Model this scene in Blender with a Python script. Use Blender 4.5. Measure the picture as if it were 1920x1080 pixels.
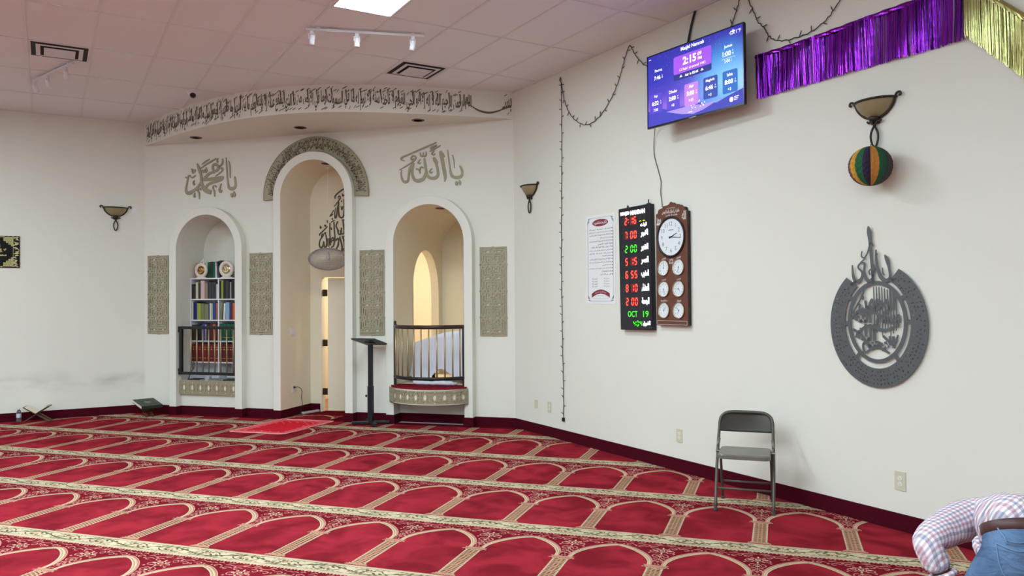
import bpy, bmesh, math, random
from mathutils import Vector, Matrix
PI = math.pi
rnd = random.Random(7)
SC = bpy.context.scene
COL = SC.collection
for o in list(bpy.data.objects):
    bpy.data.objects.remove(o)

# ------------------------------------------------------------------ camera, world, exposure
cam_data = bpy.data.cameras.new('camera')
cam_data.sensor_width = 36.0
cam_data.lens = 1481.255 / 1920.0 * 36.0
cam = bpy.data.objects.new('camera', cam_data)
COL.objects.link(cam)
cam.matrix_world = (Matrix.Translation((8.7484, -9.9684, 1.68)) @ Matrix.Rotation(math.radians(16.339), 4, 'Z')
                    @ Matrix.Rotation(PI / 2 + 0.0139, 4, 'X') @ Matrix.Rotation(-0.0067, 4, 'Z'))
SC.camera = cam
world = bpy.data.worlds.new('world')
SC.world = world
world.use_nodes = True
world.node_tree.nodes['Background'].inputs[0].default_value = (0.8, 0.86, 1.0, 1)
world.node_tree.nodes['Background'].inputs[1].default_value = 0.15
SC.view_settings.view_transform = 'Standard'
SC.view_settings.look = 'None'
SC.view_settings.gamma = 1.0
SC.view_settings.use_curve_mapping = False
SC.view_settings.exposure = 0.12
PANEL_POWER = 37.0           # emission of the ceiling light panels
PANEL_COLOR = (0.82, 1.02, 1.09)
BACKROOM_POWER = 150.0
ADDED_WINDOW_POWER = 3.0            # emission of the unseen panes added behind the viewer
ADDED_WINDOW_COLOR = (0.82, 0.98, 1.10)

# ------------------------------------------------------------------ frames of reference
# world x runs along the niche wall (left corner = 0), y goes into that wall, z up
RC = Vector((5.8622, 0, 0))                     # corner niche wall / right wall
AX = Vector((-0.72823, 0.68533, 0))             # along the right wall, away from the viewer
BX = Vector((0.68533, 0.72823, 0))              # across the room, towards the right wall
ROT_R = math.atan2(-AX.y, -AX.x)
ROT_L = math.atan2(BX.y, BX.x)
HC = 4.399
GO = Vector((2.551, -4.416, 0))                 # origin of the ceiling grid
TA, TB = 1.2192, 0.6096
def WR(u, v, z): return RC - AX * u - BX * v + Vector((0, 0, z))
def WL(u, v, z): return -BX * u - AX * v + Vector((0, 0, z))
def GC(a, b, z=HC): return GO + BX * (a * TB) + AX * (b * TA) + Vector((0, 0, z))

# ------------------------------------------------------------------ materials
def lin(c):
    return tuple(((x / 255) / 12.92 if x / 255 <= 0.04045 else ((x / 255 + 0.055) / 1.055) ** 2.4) for x in c)
MATS = {}
def mat(name, rgb, rough=0.6, metal=0.0, var=0.06, scale=30.0, bump=0.0, bscale=None, emit=0.0, spec=0.4, **kw):
    if name in MATS: return MATS[name]
    m = bpy.data.materials.new(name); MATS[name] = m
    m.use_nodes = True
    nt = m.node_tree; n = nt.nodes; l = nt.links
    p = n['Principled BSDF']
    c = lin(rgb)
    p.inputs['Base Color'].default_value = (*c, 1)
    p.inputs['Roughness'].default_value = rough
    p.inputs['Metallic'].default_value = metal
    p.inputs['Specular IOR Level'].default_value = spec
    for k, v in kw.items():
        p.inputs[k].default_value = v
    if emit:
        p.inputs['Emission Color'].default_value = (*c, 1)
        p.inputs['Emission Strength'].default_value = emit
    if var or bump:
        tc = n.new('ShaderNodeTexCoord')
        nz = n.new('ShaderNodeTexNoise')
        nz.inputs['Scale'].default_value = scale
        nz.inputs['Detail'].default_value = 3
        l.new(tc.outputs['Object'], nz.inputs['Vector'])
        if var and not emit:
            mx = n.new('ShaderNodeMix'); mx.data_type = 'RGBA'
            mx.inputs[6].default_value = (*[max(0, x * (1 - var)) for x in c], 1)
            mx.inputs[7].default_value = (*[min(1, x * (1 + var)) for x in c], 1)
            l.new(nz.outputs['Fac'], mx.inputs[0])
            l.new(mx.outputs[2], p.inputs['Base Color'])
        if bump:
            nb = nz
            if bscale:
                nb = n.new('ShaderNodeTexNoise'); nb.inputs['Scale'].default_value = bscale
                l.new(tc.outputs['Object'], nb.inputs['Vector'])
            b = n.new('ShaderNodeBump'); b.inputs['Strength'].default_value = bump
            b.inputs['Distance'].default_value = 0.004
            l.new(nb.outputs['Fac'], b.inputs['Height'])
            l.new(b.outputs['Normal'], p.inputs['Normal'])
    return m
def ramp(nt, stops):
    r = nt.nodes.new('ShaderNodeValToRGB')
    e = r.color_ramp.elements
    while len(e) < len(stops): e.new(0.5)
    for i, (pos, c) in enumerate(stops):
        e[i].position = pos; e[i].color = (*c, 1)
    return r

# ------------------------------------------------------------------ mesh building
class MB:
    def __init__(s): s.v = []; s.f = []; s.m = []
    def add(s, vs, fs, mi=0):
        k = len(s.v)
        s.v += [tuple(v) for v in vs]
        s.f += [tuple(i + k for i in f) for f in fs]
        s.m += [mi] * len(fs)
        return s
    def box(s, x0, x1, y0, y1, z0, z1, mi=0):
        return s.add([(x0, y0, z0), (x1, y0, z0), (x1, y1, z0), (x0, y1, z0), (x0, y0, z1), (x1, y0, z1), (x1, y1, z1), (x0, y1, z1)],
                     [(0, 3, 2, 1), (4, 5, 6, 7), (0, 1, 5, 4), (1, 2, 6, 5), (2, 3, 7, 6), (3, 0, 4, 7)], mi)
    def quad(s, a, b, c, d, mi=0): return s.add([a, b, c, d], [(0, 1, 2, 3)], mi)
    def tube(s, pts, r, n=8, closed=False, mi=0, flat=1.0, up=None):
        P = [Vector(p) for p in pts]; N = len(P)
        R = r if isinstance(r, (list, tuple)) else [r] * N
        T = []
        for i in range(N):
            a = P[(i - 1) % N] if (closed or i > 0) else P[i]
            b = P[(i + 1) % N] if (closed or i < N - 1) else P[i]
            t = b - a
            T.append(t.normalized() if t.length > 1e-9 else Vector((0, 0, 1)))
        u = Vector(up) if up else (Vector((0, 0, 1)) if abs(T[0].z) < 0.9 else Vector((1, 0, 0)))
        u = (u - T[0] * u.dot(T[0])).normalized()
        vs = []
        for i in range(N):
            u = (u - T[i] * u.dot(T[i]))
            u = u.normalized() if u.length > 1e-6 else T[i].orthogonal().normalized()
            w = T[i].cross(u)
            for k in range(n):
                a = 2 * PI * k / n
                vs.append(P[i] + (u * math.cos(a) + w * math.sin(a) * flat) * R[i])
        fs = []
        for i in range(N if closed else N - 1):
            j = (i + 1) % N
            for k in range(n):
                fs.append((i * n + k, i * n + (k + 1) % n, j * n + (k + 1) % n, j * n + k))
        if not closed:
            fs.append(tuple(reversed(range(n)))); fs.append(tuple((N - 1) * n + k for k in range(n)))
        return s.add(vs, fs, mi)
    def lathe(s, prof, n=24, c=(0, 0, 0), axis='z', mi=0, a0=0.0, a1=2 * PI, sy=1.0):
        full = abs(a1 - a0 - 2 * PI) < 1e-6
        cnt = n if full else n + 1
        vs = []
        for r, z in prof:
            for k in range(cnt):
                a = a0 + (a1 - a0) * k / n
                x, y = r * math.cos(a), r * math.sin(a) * sy
                if axis == 'z': q = (c[0] + x, c[1] + y, c[2] + z)
                elif axis == 'y': q = (c[0] + x, c[1] + z, c[2] + y)
                else: q = (c[0] + z, c[1] + x, c[2] + y)
                vs.append(q)
        fs = []
        for i in range(len(prof) - 1):
            for k in range(n):
                k2 = (k + 1) % cnt
                fs.append((i * cnt + k, i * cnt + k2, (i + 1) * cnt + k2, (i + 1) * cnt + k))
        if full:
            if prof[0][0] > 1e-6: fs.append(tuple(reversed(range(cnt))))
            if prof[-1][0] > 1e-6: fs.append(tuple((len(prof) - 1) * cnt + k for k in range(cnt)))
        return s.add(vs, fs, mi)
    def prism(s, poly, y0, y1, mi=0):            # polygon in x,z pushed along y
        n = len(poly)
        vs = [(x, y0, z) for x, z in poly] + [(x, y1, z) for x, z in poly]
        fs = [tuple(range(n)), tuple(reversed(range(n, 2 * n)))]
        fs += [(i, i + n, (i + 1) % n + n, (i + 1) % n) for i in range(n)]
        return s.add(vs, fs, mi)
    def slab(s, poly, z0, z1, mi=0):             # polygon in x,y pushed along z
        n = len(poly)
        vs = [(x, y, z0) for x, y in poly] + [(x, y, z1) for x, y in poly]
        fs = [tuple(reversed(range(n))), tuple(range(n, 2 * n))]
        fs += [(i, (i + 1) % n, (i + 1) % n + n, i + n) for i in range(n)]
        return s.add(vs, fs, mi)
    def ring(s, outer, inner, y0, y1, mi=0, closed=False):   # two matching outlines in x,z
        n = len(outer)
        vs = []
        for (a, b), (c, d) in zip(outer, inner):
            vs += [(a, y0, b), (c, y0, d), (a, y1, b), (c, y1, d)]
        fs = []
        for i in range(n if closed else n - 1):
            p, q = 4 * i, 4 * ((i + 1) % n)
            fs += [(p, p + 1, q + 1, q), (p + 2, q + 2, q + 3, p + 3), (p, q, q + 2, p + 2), (p + 1, p + 3, q + 3, q + 1)]
        if not closed:
            e = 4 * (n - 1)
            fs += [(0, 2, 3, 1), (e, e + 1, e + 3, e + 2)]
        return s.add(vs, fs, mi)
    def stroke(s, pts, y0, y1, mi=0, sub=4, mapf=None):      # pen stroke (x, z, width) with body
        P = smooth(pts, sub); n = len(P); L = []; R = []
        for i, (x, z, w) in enumerate(P):
            a = P[max(0, i - 1)]; b = P[min(n - 1, i + 1)]
            dx, dz = b[0] - a[0], b[1] - a[1]; q = math.hypot(dx, dz) or 1
            L.append((x - dz / q * w / 2, z + dx / q * w / 2)); R.append((x + dz / q * w / 2, z - dx / q * w / 2))
        return s.ring(L, R, y0, y1, mi)
    def sphere(s, c, r, n=12, m=8, mi=0, sc=(1, 1, 1)):
        prof = [(max(1e-7, r * math.sin(PI * i / m)), -r * math.cos(PI * i / m)) for i in range(m + 1)]
        k = len(s.v); s.lathe(prof, n, (0, 0, 0), 'z', mi)
        for i in range(k, len(s.v)):
            x, y, z = s.v[i]; s.v[i] = (c[0] + x * sc[0], c[1] + y * sc[1], c[2] + z * sc[2])
        return s
    def xf(s, M, start=0):
        for i in range(start, len(s.v)): s.v[i] = tuple(M @ Vector(s.v[i]))
        return s
    def obj(s, name, mats, parent=None, smooth=False, bevel=0.0, subsurf=0, loc=None):
        me = bpy.data.meshes.new(name)
        me.from_pydata(s.v, [], s.f)
        if not isinstance(mats, (list, tuple)): mats = [mats]
        for m in mats: me.materials.append(m)
        if len(mats) > 1: me.polygons.foreach_set('material_index', s.m)
        if smooth: me.polygons.foreach_set('use_smooth', [True] * len(me.polygons))
        me.update()
        o = bpy.data.objects.new(name, me); COL.objects.link(o)
        if parent is not None: o.parent = parent
        if loc is not None: o.location = loc
        if smooth == 'auto':
            try:
                me.shade_auto = None
            except Exception: pass
        if bevel:
            b = o.modifiers.new('bevel', 'BEVEL'); b.width = bevel; b.segments = 2; b.limit_method = 'ANGLE'; b.angle_limit = math.radians(40)
        if subsurf:
            b = o.modifiers.new('sub', 'SUBSURF'); b.levels = subsurf; b.render_levels = subsurf
        return o
def smooth(pts, sub=4):
    P = [tuple(p) for p in pts]
    if len(P) < 3 or sub < 2: return P
    out = []
    D = len(P[0])
    for i in range(len(P) - 1):
        p0 = P[max(0, i - 1)]; p1 = P[i]; p2 = P[i + 1]; p3 = P[min(len(P) - 1, i + 2)]
        for k in range(sub):
            t = k / sub
            out.append(tuple(0.5 * (2 * p1[d] + (p2[d] - p0[d]) * t + (2 * p0[d] - 5 * p1[d] + 4 * p2[d] - p3[d]) * t * t
                                    + (3 * p1[d] - p0[d] - 3 * p2[d] + p3[d]) * t ** 3) for d in range(D)))
    out.append(P[-1])
    return out
def thing(name, label, cat, loc=(0, 0, 0), rz=0.0, group=None):
    o = bpy.data.objects.new(name, None); COL.objects.link(o)
    o.empty_display_size = 0.1
    o.location = loc; o.rotation_euler = (0, 0, rz)
    o['label'] = label; o['category'] = cat
    if group: o['group'] = group
    return o
def tag(o, label, cat, group=None, kind=None):
    o['label'] = label; o['category'] = cat
    if group: o['group'] = group
    if kind: o['kind'] = kind
    return o
def struct(o):
    o['kind'] = 'structure'; return o
def dup(root, loc=None, rz=None, label=None):
    r = root.copy(); COL.objects.link(r)
    if loc is not None: r.location = loc
    if rz is not None: r.rotation_euler = (0, 0, rz)
    if label: r['label'] = label
    for ch in list(root.children):
        c = ch.copy(); COL.objects.link(c); c.parent = r
        for g in list(ch.children):
            d = g.copy(); COL.objects.link(d); d.parent = c
    return r

# ------------------------------------------------------------------ flat shapes with holes, and writing
def fill2d(loops, thick, y_mid=0.0):
    """closed loops in x,z (first outer, rest holes) -> verts, faces of a plate"""
    cu = bpy.data.curves.new('tmp', 'CURVE'); cu.dimensions = '2D'; cu.fill_mode = 'BOTH'
    cu.extrude = thick / 2
    for lp in loops:
        sp = cu.splines.new('POLY'); sp.points.add(len(lp) - 1); sp.use_cyclic_u = True
        for p, (x, z) in zip(sp.points, lp): p.co = (x, z, 0, 1)
    return _curve_mesh(cu, y_mid)
def _curve_mesh(cu, y_mid=0.0):
    o = bpy.data.objects.new('tmp', cu); COL.objects.link(o)
    dg = bpy.context.evaluated_depsgraph_get(); dg.update()
    me = bpy.data.meshes.new_from_object(o.evaluated_get(dg))
    vs = [(v.co.x, y_mid - v.co.z, v.co.y) for v in me.vertices]
    fs = [tuple(p.vertices) for p in me.polygons]
    bpy.data.objects.remove(o); bpy.data.curves.remove(cu); bpy.data.meshes.remove(me)
    return vs, fs
_TX = {}
def text_raw(s, res=2, bold=0.0):
    k = (s, res, bold)
    if k not in _TX:
        cu = bpy.data.curves.new('tmp', 'FONT'); cu.body = s; cu.resolution_u = res; cu.offset = bold
        _TX[k] = _curve_mesh(cu)
    return _TX[k]
def text(mb, s, x, z, w=None, h=None, y=0.0, mi=0, align='c', res=2, bold=0.0, thick=0.0, mapf=None):
    """write s with its box centred on x,z ; w / h are the box size (one may be left out)"""
    vs, fs = text_raw(s, res, bold)
    if not vs: return mb
    x0 = min(v[0] for v in vs); x1 = max(v[0] for v in vs); z0 = min(v[2] for v in vs); z1 = max(v[2] for v in vs)
    sx = w / (x1 - x0) if w else None; sz = h / (z1 - z0) if h else None
    sx = sx or sz; sz = sz or sx
    ox = {'c': (x0 + x1) / 2, 'l': x0, 'r': x1}[align]
    out = [(x + (v[0] - ox) * sx, y, z + (v[2] - (z0 + z1) / 2) * sz) for v in vs]
    if mapf: out = [mapf(*q) for q in out]
    return mb.add(out, fs, mi)
AR = {'ا': ('ﺍ', 'ﺎ'), 'أ': ('ﺃ', 'ﺄ'), 'إ': ('ﺇ', 'ﺈ'), 'آ': ('ﺁ', 'ﺂ'), 'ء': ('ﺀ',), 'ؤ': ('ﺅ', 'ﺆ'),
      'ئ': ('ﺉ', 'ﺊ', 'ﺋ', 'ﺌ'), 'ب': ('ﺏ', 'ﺐ', 'ﺑ', 'ﺒ'), 'ة': ('ﺓ', 'ﺔ'), 'ت': ('ﺕ', 'ﺖ', 'ﺗ', 'ﺘ'), 'ث': ('ﺙ', 'ﺚ', 'ﺛ', 'ﺜ'),
      'ج': ('ﺝ', 'ﺞ', 'ﺟ', 'ﺠ'), 'ح': ('ﺡ', 'ﺢ', 'ﺣ', 'ﺤ'), 'خ': ('ﺥ', 'ﺦ', 'ﺧ', 'ﺨ'), 'د': ('ﺩ', 'ﺪ'), 'ذ': ('ﺫ', 'ﺬ'),
      'ر': ('ﺭ', 'ﺮ'), 'ز': ('ﺯ', 'ﺰ'), 'س': ('ﺱ', 'ﺲ', 'ﺳ', 'ﺴ'), 'ش': ('ﺵ', 'ﺶ', 'ﺷ', 'ﺸ'), 'ص': ('ﺹ', 'ﺺ', 'ﺻ', 'ﺼ'),
      'ض': ('ﺽ', 'ﺾ', 'ﺿ', 'ﻀ'), 'ط': ('ﻁ', 'ﻂ', 'ﻃ', 'ﻄ'), 'ظ': ('ﻅ', 'ﻆ', 'ﻇ', 'ﻈ'), 'ع': ('ﻉ', 'ﻊ', 'ﻋ', 'ﻌ'),
      'غ': ('ﻍ', 'ﻎ', 'ﻏ', 'ﻐ'), 'ف': ('ﻑ', 'ﻒ', 'ﻓ', 'ﻔ'), 'ق': ('ﻕ', 'ﻖ', 'ﻗ', 'ﻘ'), 'ك': ('ﻙ', 'ﻚ', 'ﻛ', 'ﻜ'),
      'ل': ('ﻝ', 'ﻞ', 'ﻟ', 'ﻠ'), 'م': ('ﻡ', 'ﻢ', 'ﻣ', 'ﻤ'), 'ن': ('ﻥ', 'ﻦ', 'ﻧ', 'ﻨ'), 'ه': ('ﻩ', 'ﻪ', 'ﻫ', 'ﻬ'),
      'و': ('ﻭ', 'ﻮ'), 'ى': ('ﻯ', 'ﻰ'), 'ي': ('ﻱ', 'ﻲ', 'ﻳ', 'ﻴ')}
AR['ـ'] = ('ـ',) * 4
LA = {'ا': ('ﻻ', 'ﻼ'), 'أ': ('ﻷ', 'ﻸ'), 'إ': ('ﻹ', 'ﻺ'), 'آ': ('ﻵ', 'ﻶ')}
def ar(s):
    out = []; prev = False; i = 0
    while i < len(s):
        c = s[i]
        if c not in AR:
            out.append(c); prev = False; i += 1; continue
        if c == 'ل' and i + 1 < len(s) and s[i + 1] in LA:
            out.append(LA[s[i + 1]][1 if prev else 0]); prev = False; i += 2; continue
        f = AR[c]
        nxt = i + 1 < len(s) and s[i + 1] in AR and len(AR[s[i + 1]]) > 1
        two = len(f) == 4
        if prev and nxt and two: g = f[3]
        elif prev and len(f) > 1: g = f[1]
        elif nxt and two: g = f[2]
        else: g = f[0]
        out.append(g); prev = two; i += 1
    return ''.join(reversed(out))
# pen strokes (x, z, pen width) in metres on their walls
ST_ALLAH = [[(5.109,3.472,0.0215),(5.135,3.418,0.0287),(5.142,3.369,0.0287),(5.13,3.335,0.0359),(5.097,3.319,0.0431),(5.045,3.318,0.0432),(5.004,3.334,0.0396),(4.982,3.37,0.0325),(4.968,3.448,0.0217),(4.954,3.547,0.0181),(4.943,3.632,0.0145),(4.934,3.701,0.0087)],[(5.002,3.625,0.0144),(5.017,3.578,0.0144),(5.028,3.515,0.013),(5.029,3.448,0.0101)],[(4.829,3.686,0.0327),(4.842,3.644,0.0544),(4.856,3.573,0.0479),(4.875,3.467,0.0464),(4.891,3.382,0.0478),(4.898,3.326,0.0362),(4.888,3.267,0.0101)],[(4.835,3.68,0.029),(4.868,3.636,0.0319),(4.892,3.604,0.0087)],[(4.733,3.607,0.0292),(4.749,3.565,0.0452),(4.77,3.515,0.0327),(4.788,3.444,0.0327),(4.795,3.38,0.0363),(4.784,3.349,0.04),(4.754,3.329,0.0437),(4.708,3.324,0.0401),(4.663,3.341,0.0402),(4.633,3.381,0.0329),(4.618,3.453,0.0329),(4.607,3.524,0.033),(4.596,3.606,0.0235)],[(4.744,3.597,0.0219),(4.77,3.557,0.0277),(4.794,3.526,0.0073)],[(4.62,3.41,0.0293),(4.61,3.379,0.0351),(4.586,3.331,0.044),(4.549,3.308,0.0477),(4.496,3.3,0.0478),(4.45,3.32,0.0405),(4.423,3.371,0.0369),(4.416,3.421,0.0332),(4.424,3.491,0.0332),(4.443,3.55,0.0192)],[(4.442,3.547,0.0192),(4.409,3.513,0.0332),(4.382,3.465,0.0369),(4.37,3.409,0.0333),(4.362,3.352,0.0296),(4.35,3.307,0.0333),(4.311,3.291,0.037),(4.277,3.314,0.0297),(4.258,3.365,0.0223),(4.252,3.415,0.0163),(4.264,3.463,0.0089)],[(4.777,3.809,0.0131),(4.658,3.768,0.0205),(4.505,3.714,0.0221),(4.352,3.662,0.0207),(4.275,3.635,0.026),(4.253,3.611,0.0223),(4.274,3.593,0.0186),(4.307,3.583,0.0074)],[(4.405,3.588,0.0148),(4.402,3.62,0.0163),(4.425,3.644,0.0192),(4.455,3.642,0.0221),(4.473,3.616,0.0206),(4.451,3.586,0.0236),(4.413,3.556,0.0185),(4.32,3.507,0.0148),(4.226,3.462,0.0074)],[(4.417,3.584,0.0133),(4.428,3.606,0.0133),(4.451,3.603,0.0088)],[(4.536,3.685,0.0132),(4.543,3.648,0.0206),(4.562,3.631,0.022),(4.58,3.649,0.0161),(4.582,3.686,0.0103)],[(4.58,3.646,0.0147),(4.598,3.629,0.0205),(4.619,3.64,0.019),(4.625,3.671,0.0132),(4.621,3.694,0.0073)],[(4.541,3.593,0.0088),(4.512,3.564,0.0147),(4.505,3.544,0.0191),(4.524,3.535,0.0176),(4.546,3.548,0.0088)],[(4.477,3.464,0.0265),(4.504,3.459,0.0177),(4.527,3.433,0.0191),(4.534,3.395,0.0059)],[(4.527,3.433,0.0162),(4.541,3.476,0.0176),(4.564,3.484,0.0205),(4.579,3.467,0.0103)],[(4.711,3.46,0.0073),(4.683,3.432,0.0146),(4.675,3.411,0.0205),(4.694,3.398,0.0175),(4.718,3.413,0.0088)],[(4.78,3.771,0.016),(4.733,3.756,0.0233),(4.696,3.731,0.0277),(4.733,3.721,0.0204),(4.78,3.75,0.0146)],[(4.834,3.762,0.0116),(4.756,3.727,0.016),(4.703,3.702,0.0161),(4.675,3.692,0.0088)],[(4.748,3.701,0.0073),(4.722,3.676,0.0131),(4.71,3.656,0.019),(4.733,3.64,0.016),(4.753,3.66,0.0087)],[(5.058,3.209,0.0086),(5.063,3.241,0.0403),(5.057,3.269,0.0086)],[(5.113,3.214,0.0086),(5.108,3.249,0.0359),(5.104,3.279,0.0086)],[(5.042,3.231,0.0101),(5.082,3.226,0.0144)]]
ST_MUHAMMAD = [[(1.595,3.504,0.0204),(1.607,3.453,0.0313),(1.611,3.395,0.0313),(1.607,3.355,0.0376),(1.569,3.331,0.047),(1.527,3.328,0.051),(1.497,3.353,0.0393),(1.481,3.416,0.0275),(1.472,3.503,0.022),(1.464,3.606,0.0205),(1.456,3.708,0.0173),(1.451,3.794,0.0079)],[(1.494,3.744,0.011),(1.511,3.669,0.0204),(1.519,3.581,0.0189),(1.519,3.488,0.0079)],[(1.238,3.61,0.0318),(1.219,3.655,0.035),(1.234,3.695,0.0365),(1.277,3.7,0.0397),(1.315,3.665,0.0412),(1.311,3.625,0.0412),(1.264,3.603,0.0349),(1.178,3.577,0.0366),(1.118,3.543,0.0399),(1.062,3.491,0.032)],[(1.242,3.603,0.0159),(1.243,3.565,0.0064)],[(1.049,3.489,0.048),(1.144,3.484,0.0494),(1.272,3.49,0.0571),(1.341,3.497,0.0522),(1.404,3.515,0.0158)],[(1.404,3.513,0.0111),(1.383,3.475,0.0269),(1.315,3.451,0.0332),(1.221,3.434,0.0365),(1.143,3.41,0.0366),(1.107,3.375,0.0367),(1.1,3.346,0.0415),(1.135,3.311,0.0605),(1.191,3.288,0.062)],[(0.949,3.73,0.0112),(0.975,3.668,0.0481),(1.006,3.593,0.044),(1.019,3.526,0.04),(1.023,3.46,0.04),(1.04,3.4,0.0496),(1.074,3.347,0.0655),(1.118,3.308,0.0622),(1.191,3.288,0.0604)],[(1.014,3.453,0.0288),(0.979,3.403,0.0337),(0.927,3.353,0.0401),(0.866,3.316,0.0499),(0.796,3.293,0.0532),(0.757,3.317,0.0404),(0.753,3.376,0.0283),(0.77,3.449,0.0242),(0.788,3.523,0.0202),(0.797,3.552,0.0178),(0.819,3.557,0.0242),(0.829,3.537,0.0113)],[(0.797,3.537,0.0145),(0.77,3.524,0.0226),(0.742,3.54,0.0146)],[(1.28,3.788,0.0206),(1.187,3.745,0.0239),(1.101,3.706,0.0208),(1.013,3.653,0.0096)],[(1.165,3.784,0.0096),(1.092,3.75,0.0192),(1.032,3.712,0.008)],[(1.315,3.79,0.0079),(1.298,3.761,0.0159),(1.303,3.735,0.0222),(1.321,3.743,0.0111)],[(1.388,3.779,0.0111),(1.394,3.733,0.0205),(1.375,3.694,0.0237),(1.354,3.676,0.0158),(1.348,3.657,0.0063)],[(1.362,3.626,0.019),(1.375,3.643,0.0205),(1.396,3.628,0.0174),(1.389,3.604,0.0158),(1.332,3.561,0.0142),(1.272,3.53,0.0063)],[(1.043,3.634,0.0128),(1.058,3.598,0.024),(1.082,3.611,0.016),(1.085,3.642,0.0096)],[(1.079,3.6,0.016),(1.101,3.594,0.0208),(1.12,3.616,0.0176),(1.106,3.664,0.0096)],[(0.854,3.66,0.0097),(0.867,3.607,0.0161),(0.88,3.583,0.008)],[(0.875,3.6,0.0097),(0.908,3.613,0.0193),(0.907,3.639,0.0193),(0.886,3.632,0.0097)],[(0.852,3.538,0.0081),(0.86,3.519,0.0129),(0.925,3.558,0.0096)],[(0.903,3.482,0.008),(0.884,3.444,0.0161),(0.893,3.418,0.0209),(0.908,3.436,0.0096)],[(0.916,3.294,0.008),(0.897,3.259,0.0161),(0.901,3.233,0.0209),(0.921,3.248,0.0096)],[(1.016,3.331,0.0112),(0.997,3.354,0.0224),(0.971,3.351,0.0208),(0.962,3.322,0.0192),(0.984,3.285,0.0192),(0.989,3.195,0.0048)],[(1.282,3.359,0.0111),(1.264,3.383,0.0222),(1.238,3.382,0.0222),(1.225,3.347,0.0159),(1.251,3.302,0.019),(1.256,3.22,0.0048)],[(1.372,3.415,0.0063),(1.349,3.356,0.019),(1.34,3.313,0.0269),(1.357,3.286,0.0269),(1.381,3.316,0.0111)],[(1.531,3.25,0.011),(1.552,3.238,0.0439),(1.556,3.198,0.0094)],[(1.588,3.287,0.0094),(1.596,3.239,0.0392),(1.601,3.203,0.0094)]]
ST_MIHRAB = [[(3.013,3.356,0.0197),(2.936,3.312,0.0198),(2.876,3.268,0.0198),(2.853,3.235,0.0198),(2.861,3.207,0.0113)],[(2.913,3.206,0.0113),(2.908,3.229,0.0141),(2.928,3.246,0.017),(2.944,3.218,0.0169),(2.913,3.17,0.017),(2.845,3.092,0.0113)],[(2.92,3.159,0.0141),(2.901,3.093,0.017),(2.891,3.026,0.0198),(2.879,2.94,0.0226),(2.855,2.92,0.0198),(2.851,3.001,0.0142),(2.869,3.074,0.0099)],[(2.92,3.159,0.0141),(2.914,3.039,0.0198),(2.927,2.945,0.0254),(2.964,2.917,0.0254),(2.998,2.949,0.0225),(3.009,3.062,0.0197),(3.005,3.196,0.0155)],[(2.98,3.28,0.0113),(2.986,3.243,0.0169),(3.004,3.265,0.0113)],[(3.001,3.263,0.0113),(3.013,3.242,0.0169),(3.025,3.275,0.0084)],[(2.957,3.091,0.0113),(2.969,3.034,0.0127),(2.988,3.089,0.0141)],[(2.968,3.177,0.0113),(2.965,3.154,0.0141)],[(2.767,2.944,0.0128),(2.8,2.987,0.0114),(2.833,3.039,0.0085)],[(2.785,2.947,0.0114),(2.821,2.978,0.0113)],[(2.77,2.846,0.017),(2.766,2.736,0.017),(2.772,2.601,0.017),(2.777,2.505,0.0199)],[(2.838,2.857,0.0156),(2.844,2.72,0.0184),(2.852,2.612,0.0184),(2.831,2.503,0.0198),(2.791,2.477,0.0142)],[(2.789,2.856,0.0114),(2.847,2.883,0.0127)],[(2.807,2.915,0.0199),(2.818,2.892,0.0142)],[(2.727,2.793,0.0128),(2.649,2.723,0.0171),(2.6,2.684,0.0171),(2.594,2.657,0.01)],[(2.633,2.619,0.0128),(2.628,2.659,0.0143),(2.649,2.685,0.0143),(2.655,2.656,0.0143),(2.603,2.592,0.0157),(2.591,2.512,0.02),(2.615,2.476,0.02),(2.645,2.497,0.0171),(2.663,2.567,0.0142),(2.672,2.496,0.0199),(2.699,2.485,0.0199),(2.716,2.549,0.0171),(2.7,2.673,0.0142)],[(2.736,2.616,0.0128),(2.732,2.508,0.0171),(2.747,2.478,0.0142),(2.757,2.615,0.0128)],[(2.676,2.705,0.0128),(2.688,2.682,0.0171),(2.703,2.708,0.0114)],[(2.607,2.808,0.0114),(2.61,2.767,0.0143),(2.628,2.791,0.0114)],[(2.679,2.822,0.0114),(2.691,2.794,0.0128),(2.706,2.818,0.0114)],[(2.725,2.887,0.0114),(2.731,2.844,0.0128)],[(2.798,2.547,0.0128),(2.796,2.601,0.0142),(2.817,2.624,0.0156),(2.837,2.599,0.017),(2.816,2.571,0.0142)],[(2.843,2.613,0.0142),(2.873,2.582,0.0184),(2.9,2.611,0.0155),(2.924,2.589,0.0169),(2.942,2.639,0.0099)],[(2.918,2.597,0.0155),(2.906,2.504,0.0198),(2.87,2.441,0.017)],[(2.94,2.61,0.0155),(2.971,2.489,0.0197),(2.965,2.402,0.0169)],[(2.98,2.646,0.0127),(3.01,2.541,0.0197),(3.018,2.394,0.0197)],[(2.962,2.396,0.0197),(2.991,2.442,0.0197),(3.021,2.448,0.0197)],[(2.999,2.355,0.0197),(3.024,2.374,0.0197)],[(2.904,2.865,0.0127),(2.874,2.799,0.0141),(2.892,2.758,0.017),(2.918,2.715,0.0198)],[(2.901,2.738,0.0155),(2.915,2.675,0.0169),(2.948,2.67,0.0183),(2.966,2.769,0.0141)],[(2.948,2.717,0.0141),(2.966,2.676,0.0183),(3.0,2.678,0.0197),(3.013,2.715,0.0183),(2.999,2.809,0.0169),(2.99,2.876,0.0127)],[(2.981,2.889,0.0113),(2.99,2.869,0.0141),(3.005,2.891,0.0113)],[(2.792,2.775,0.0099),(2.799,2.741,0.0113)],[(2.618,2.464,0.02),(2.648,2.454,0.0114)],[(2.977,2.609,0.0113),(3.015,2.645,0.0113)]]
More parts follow.
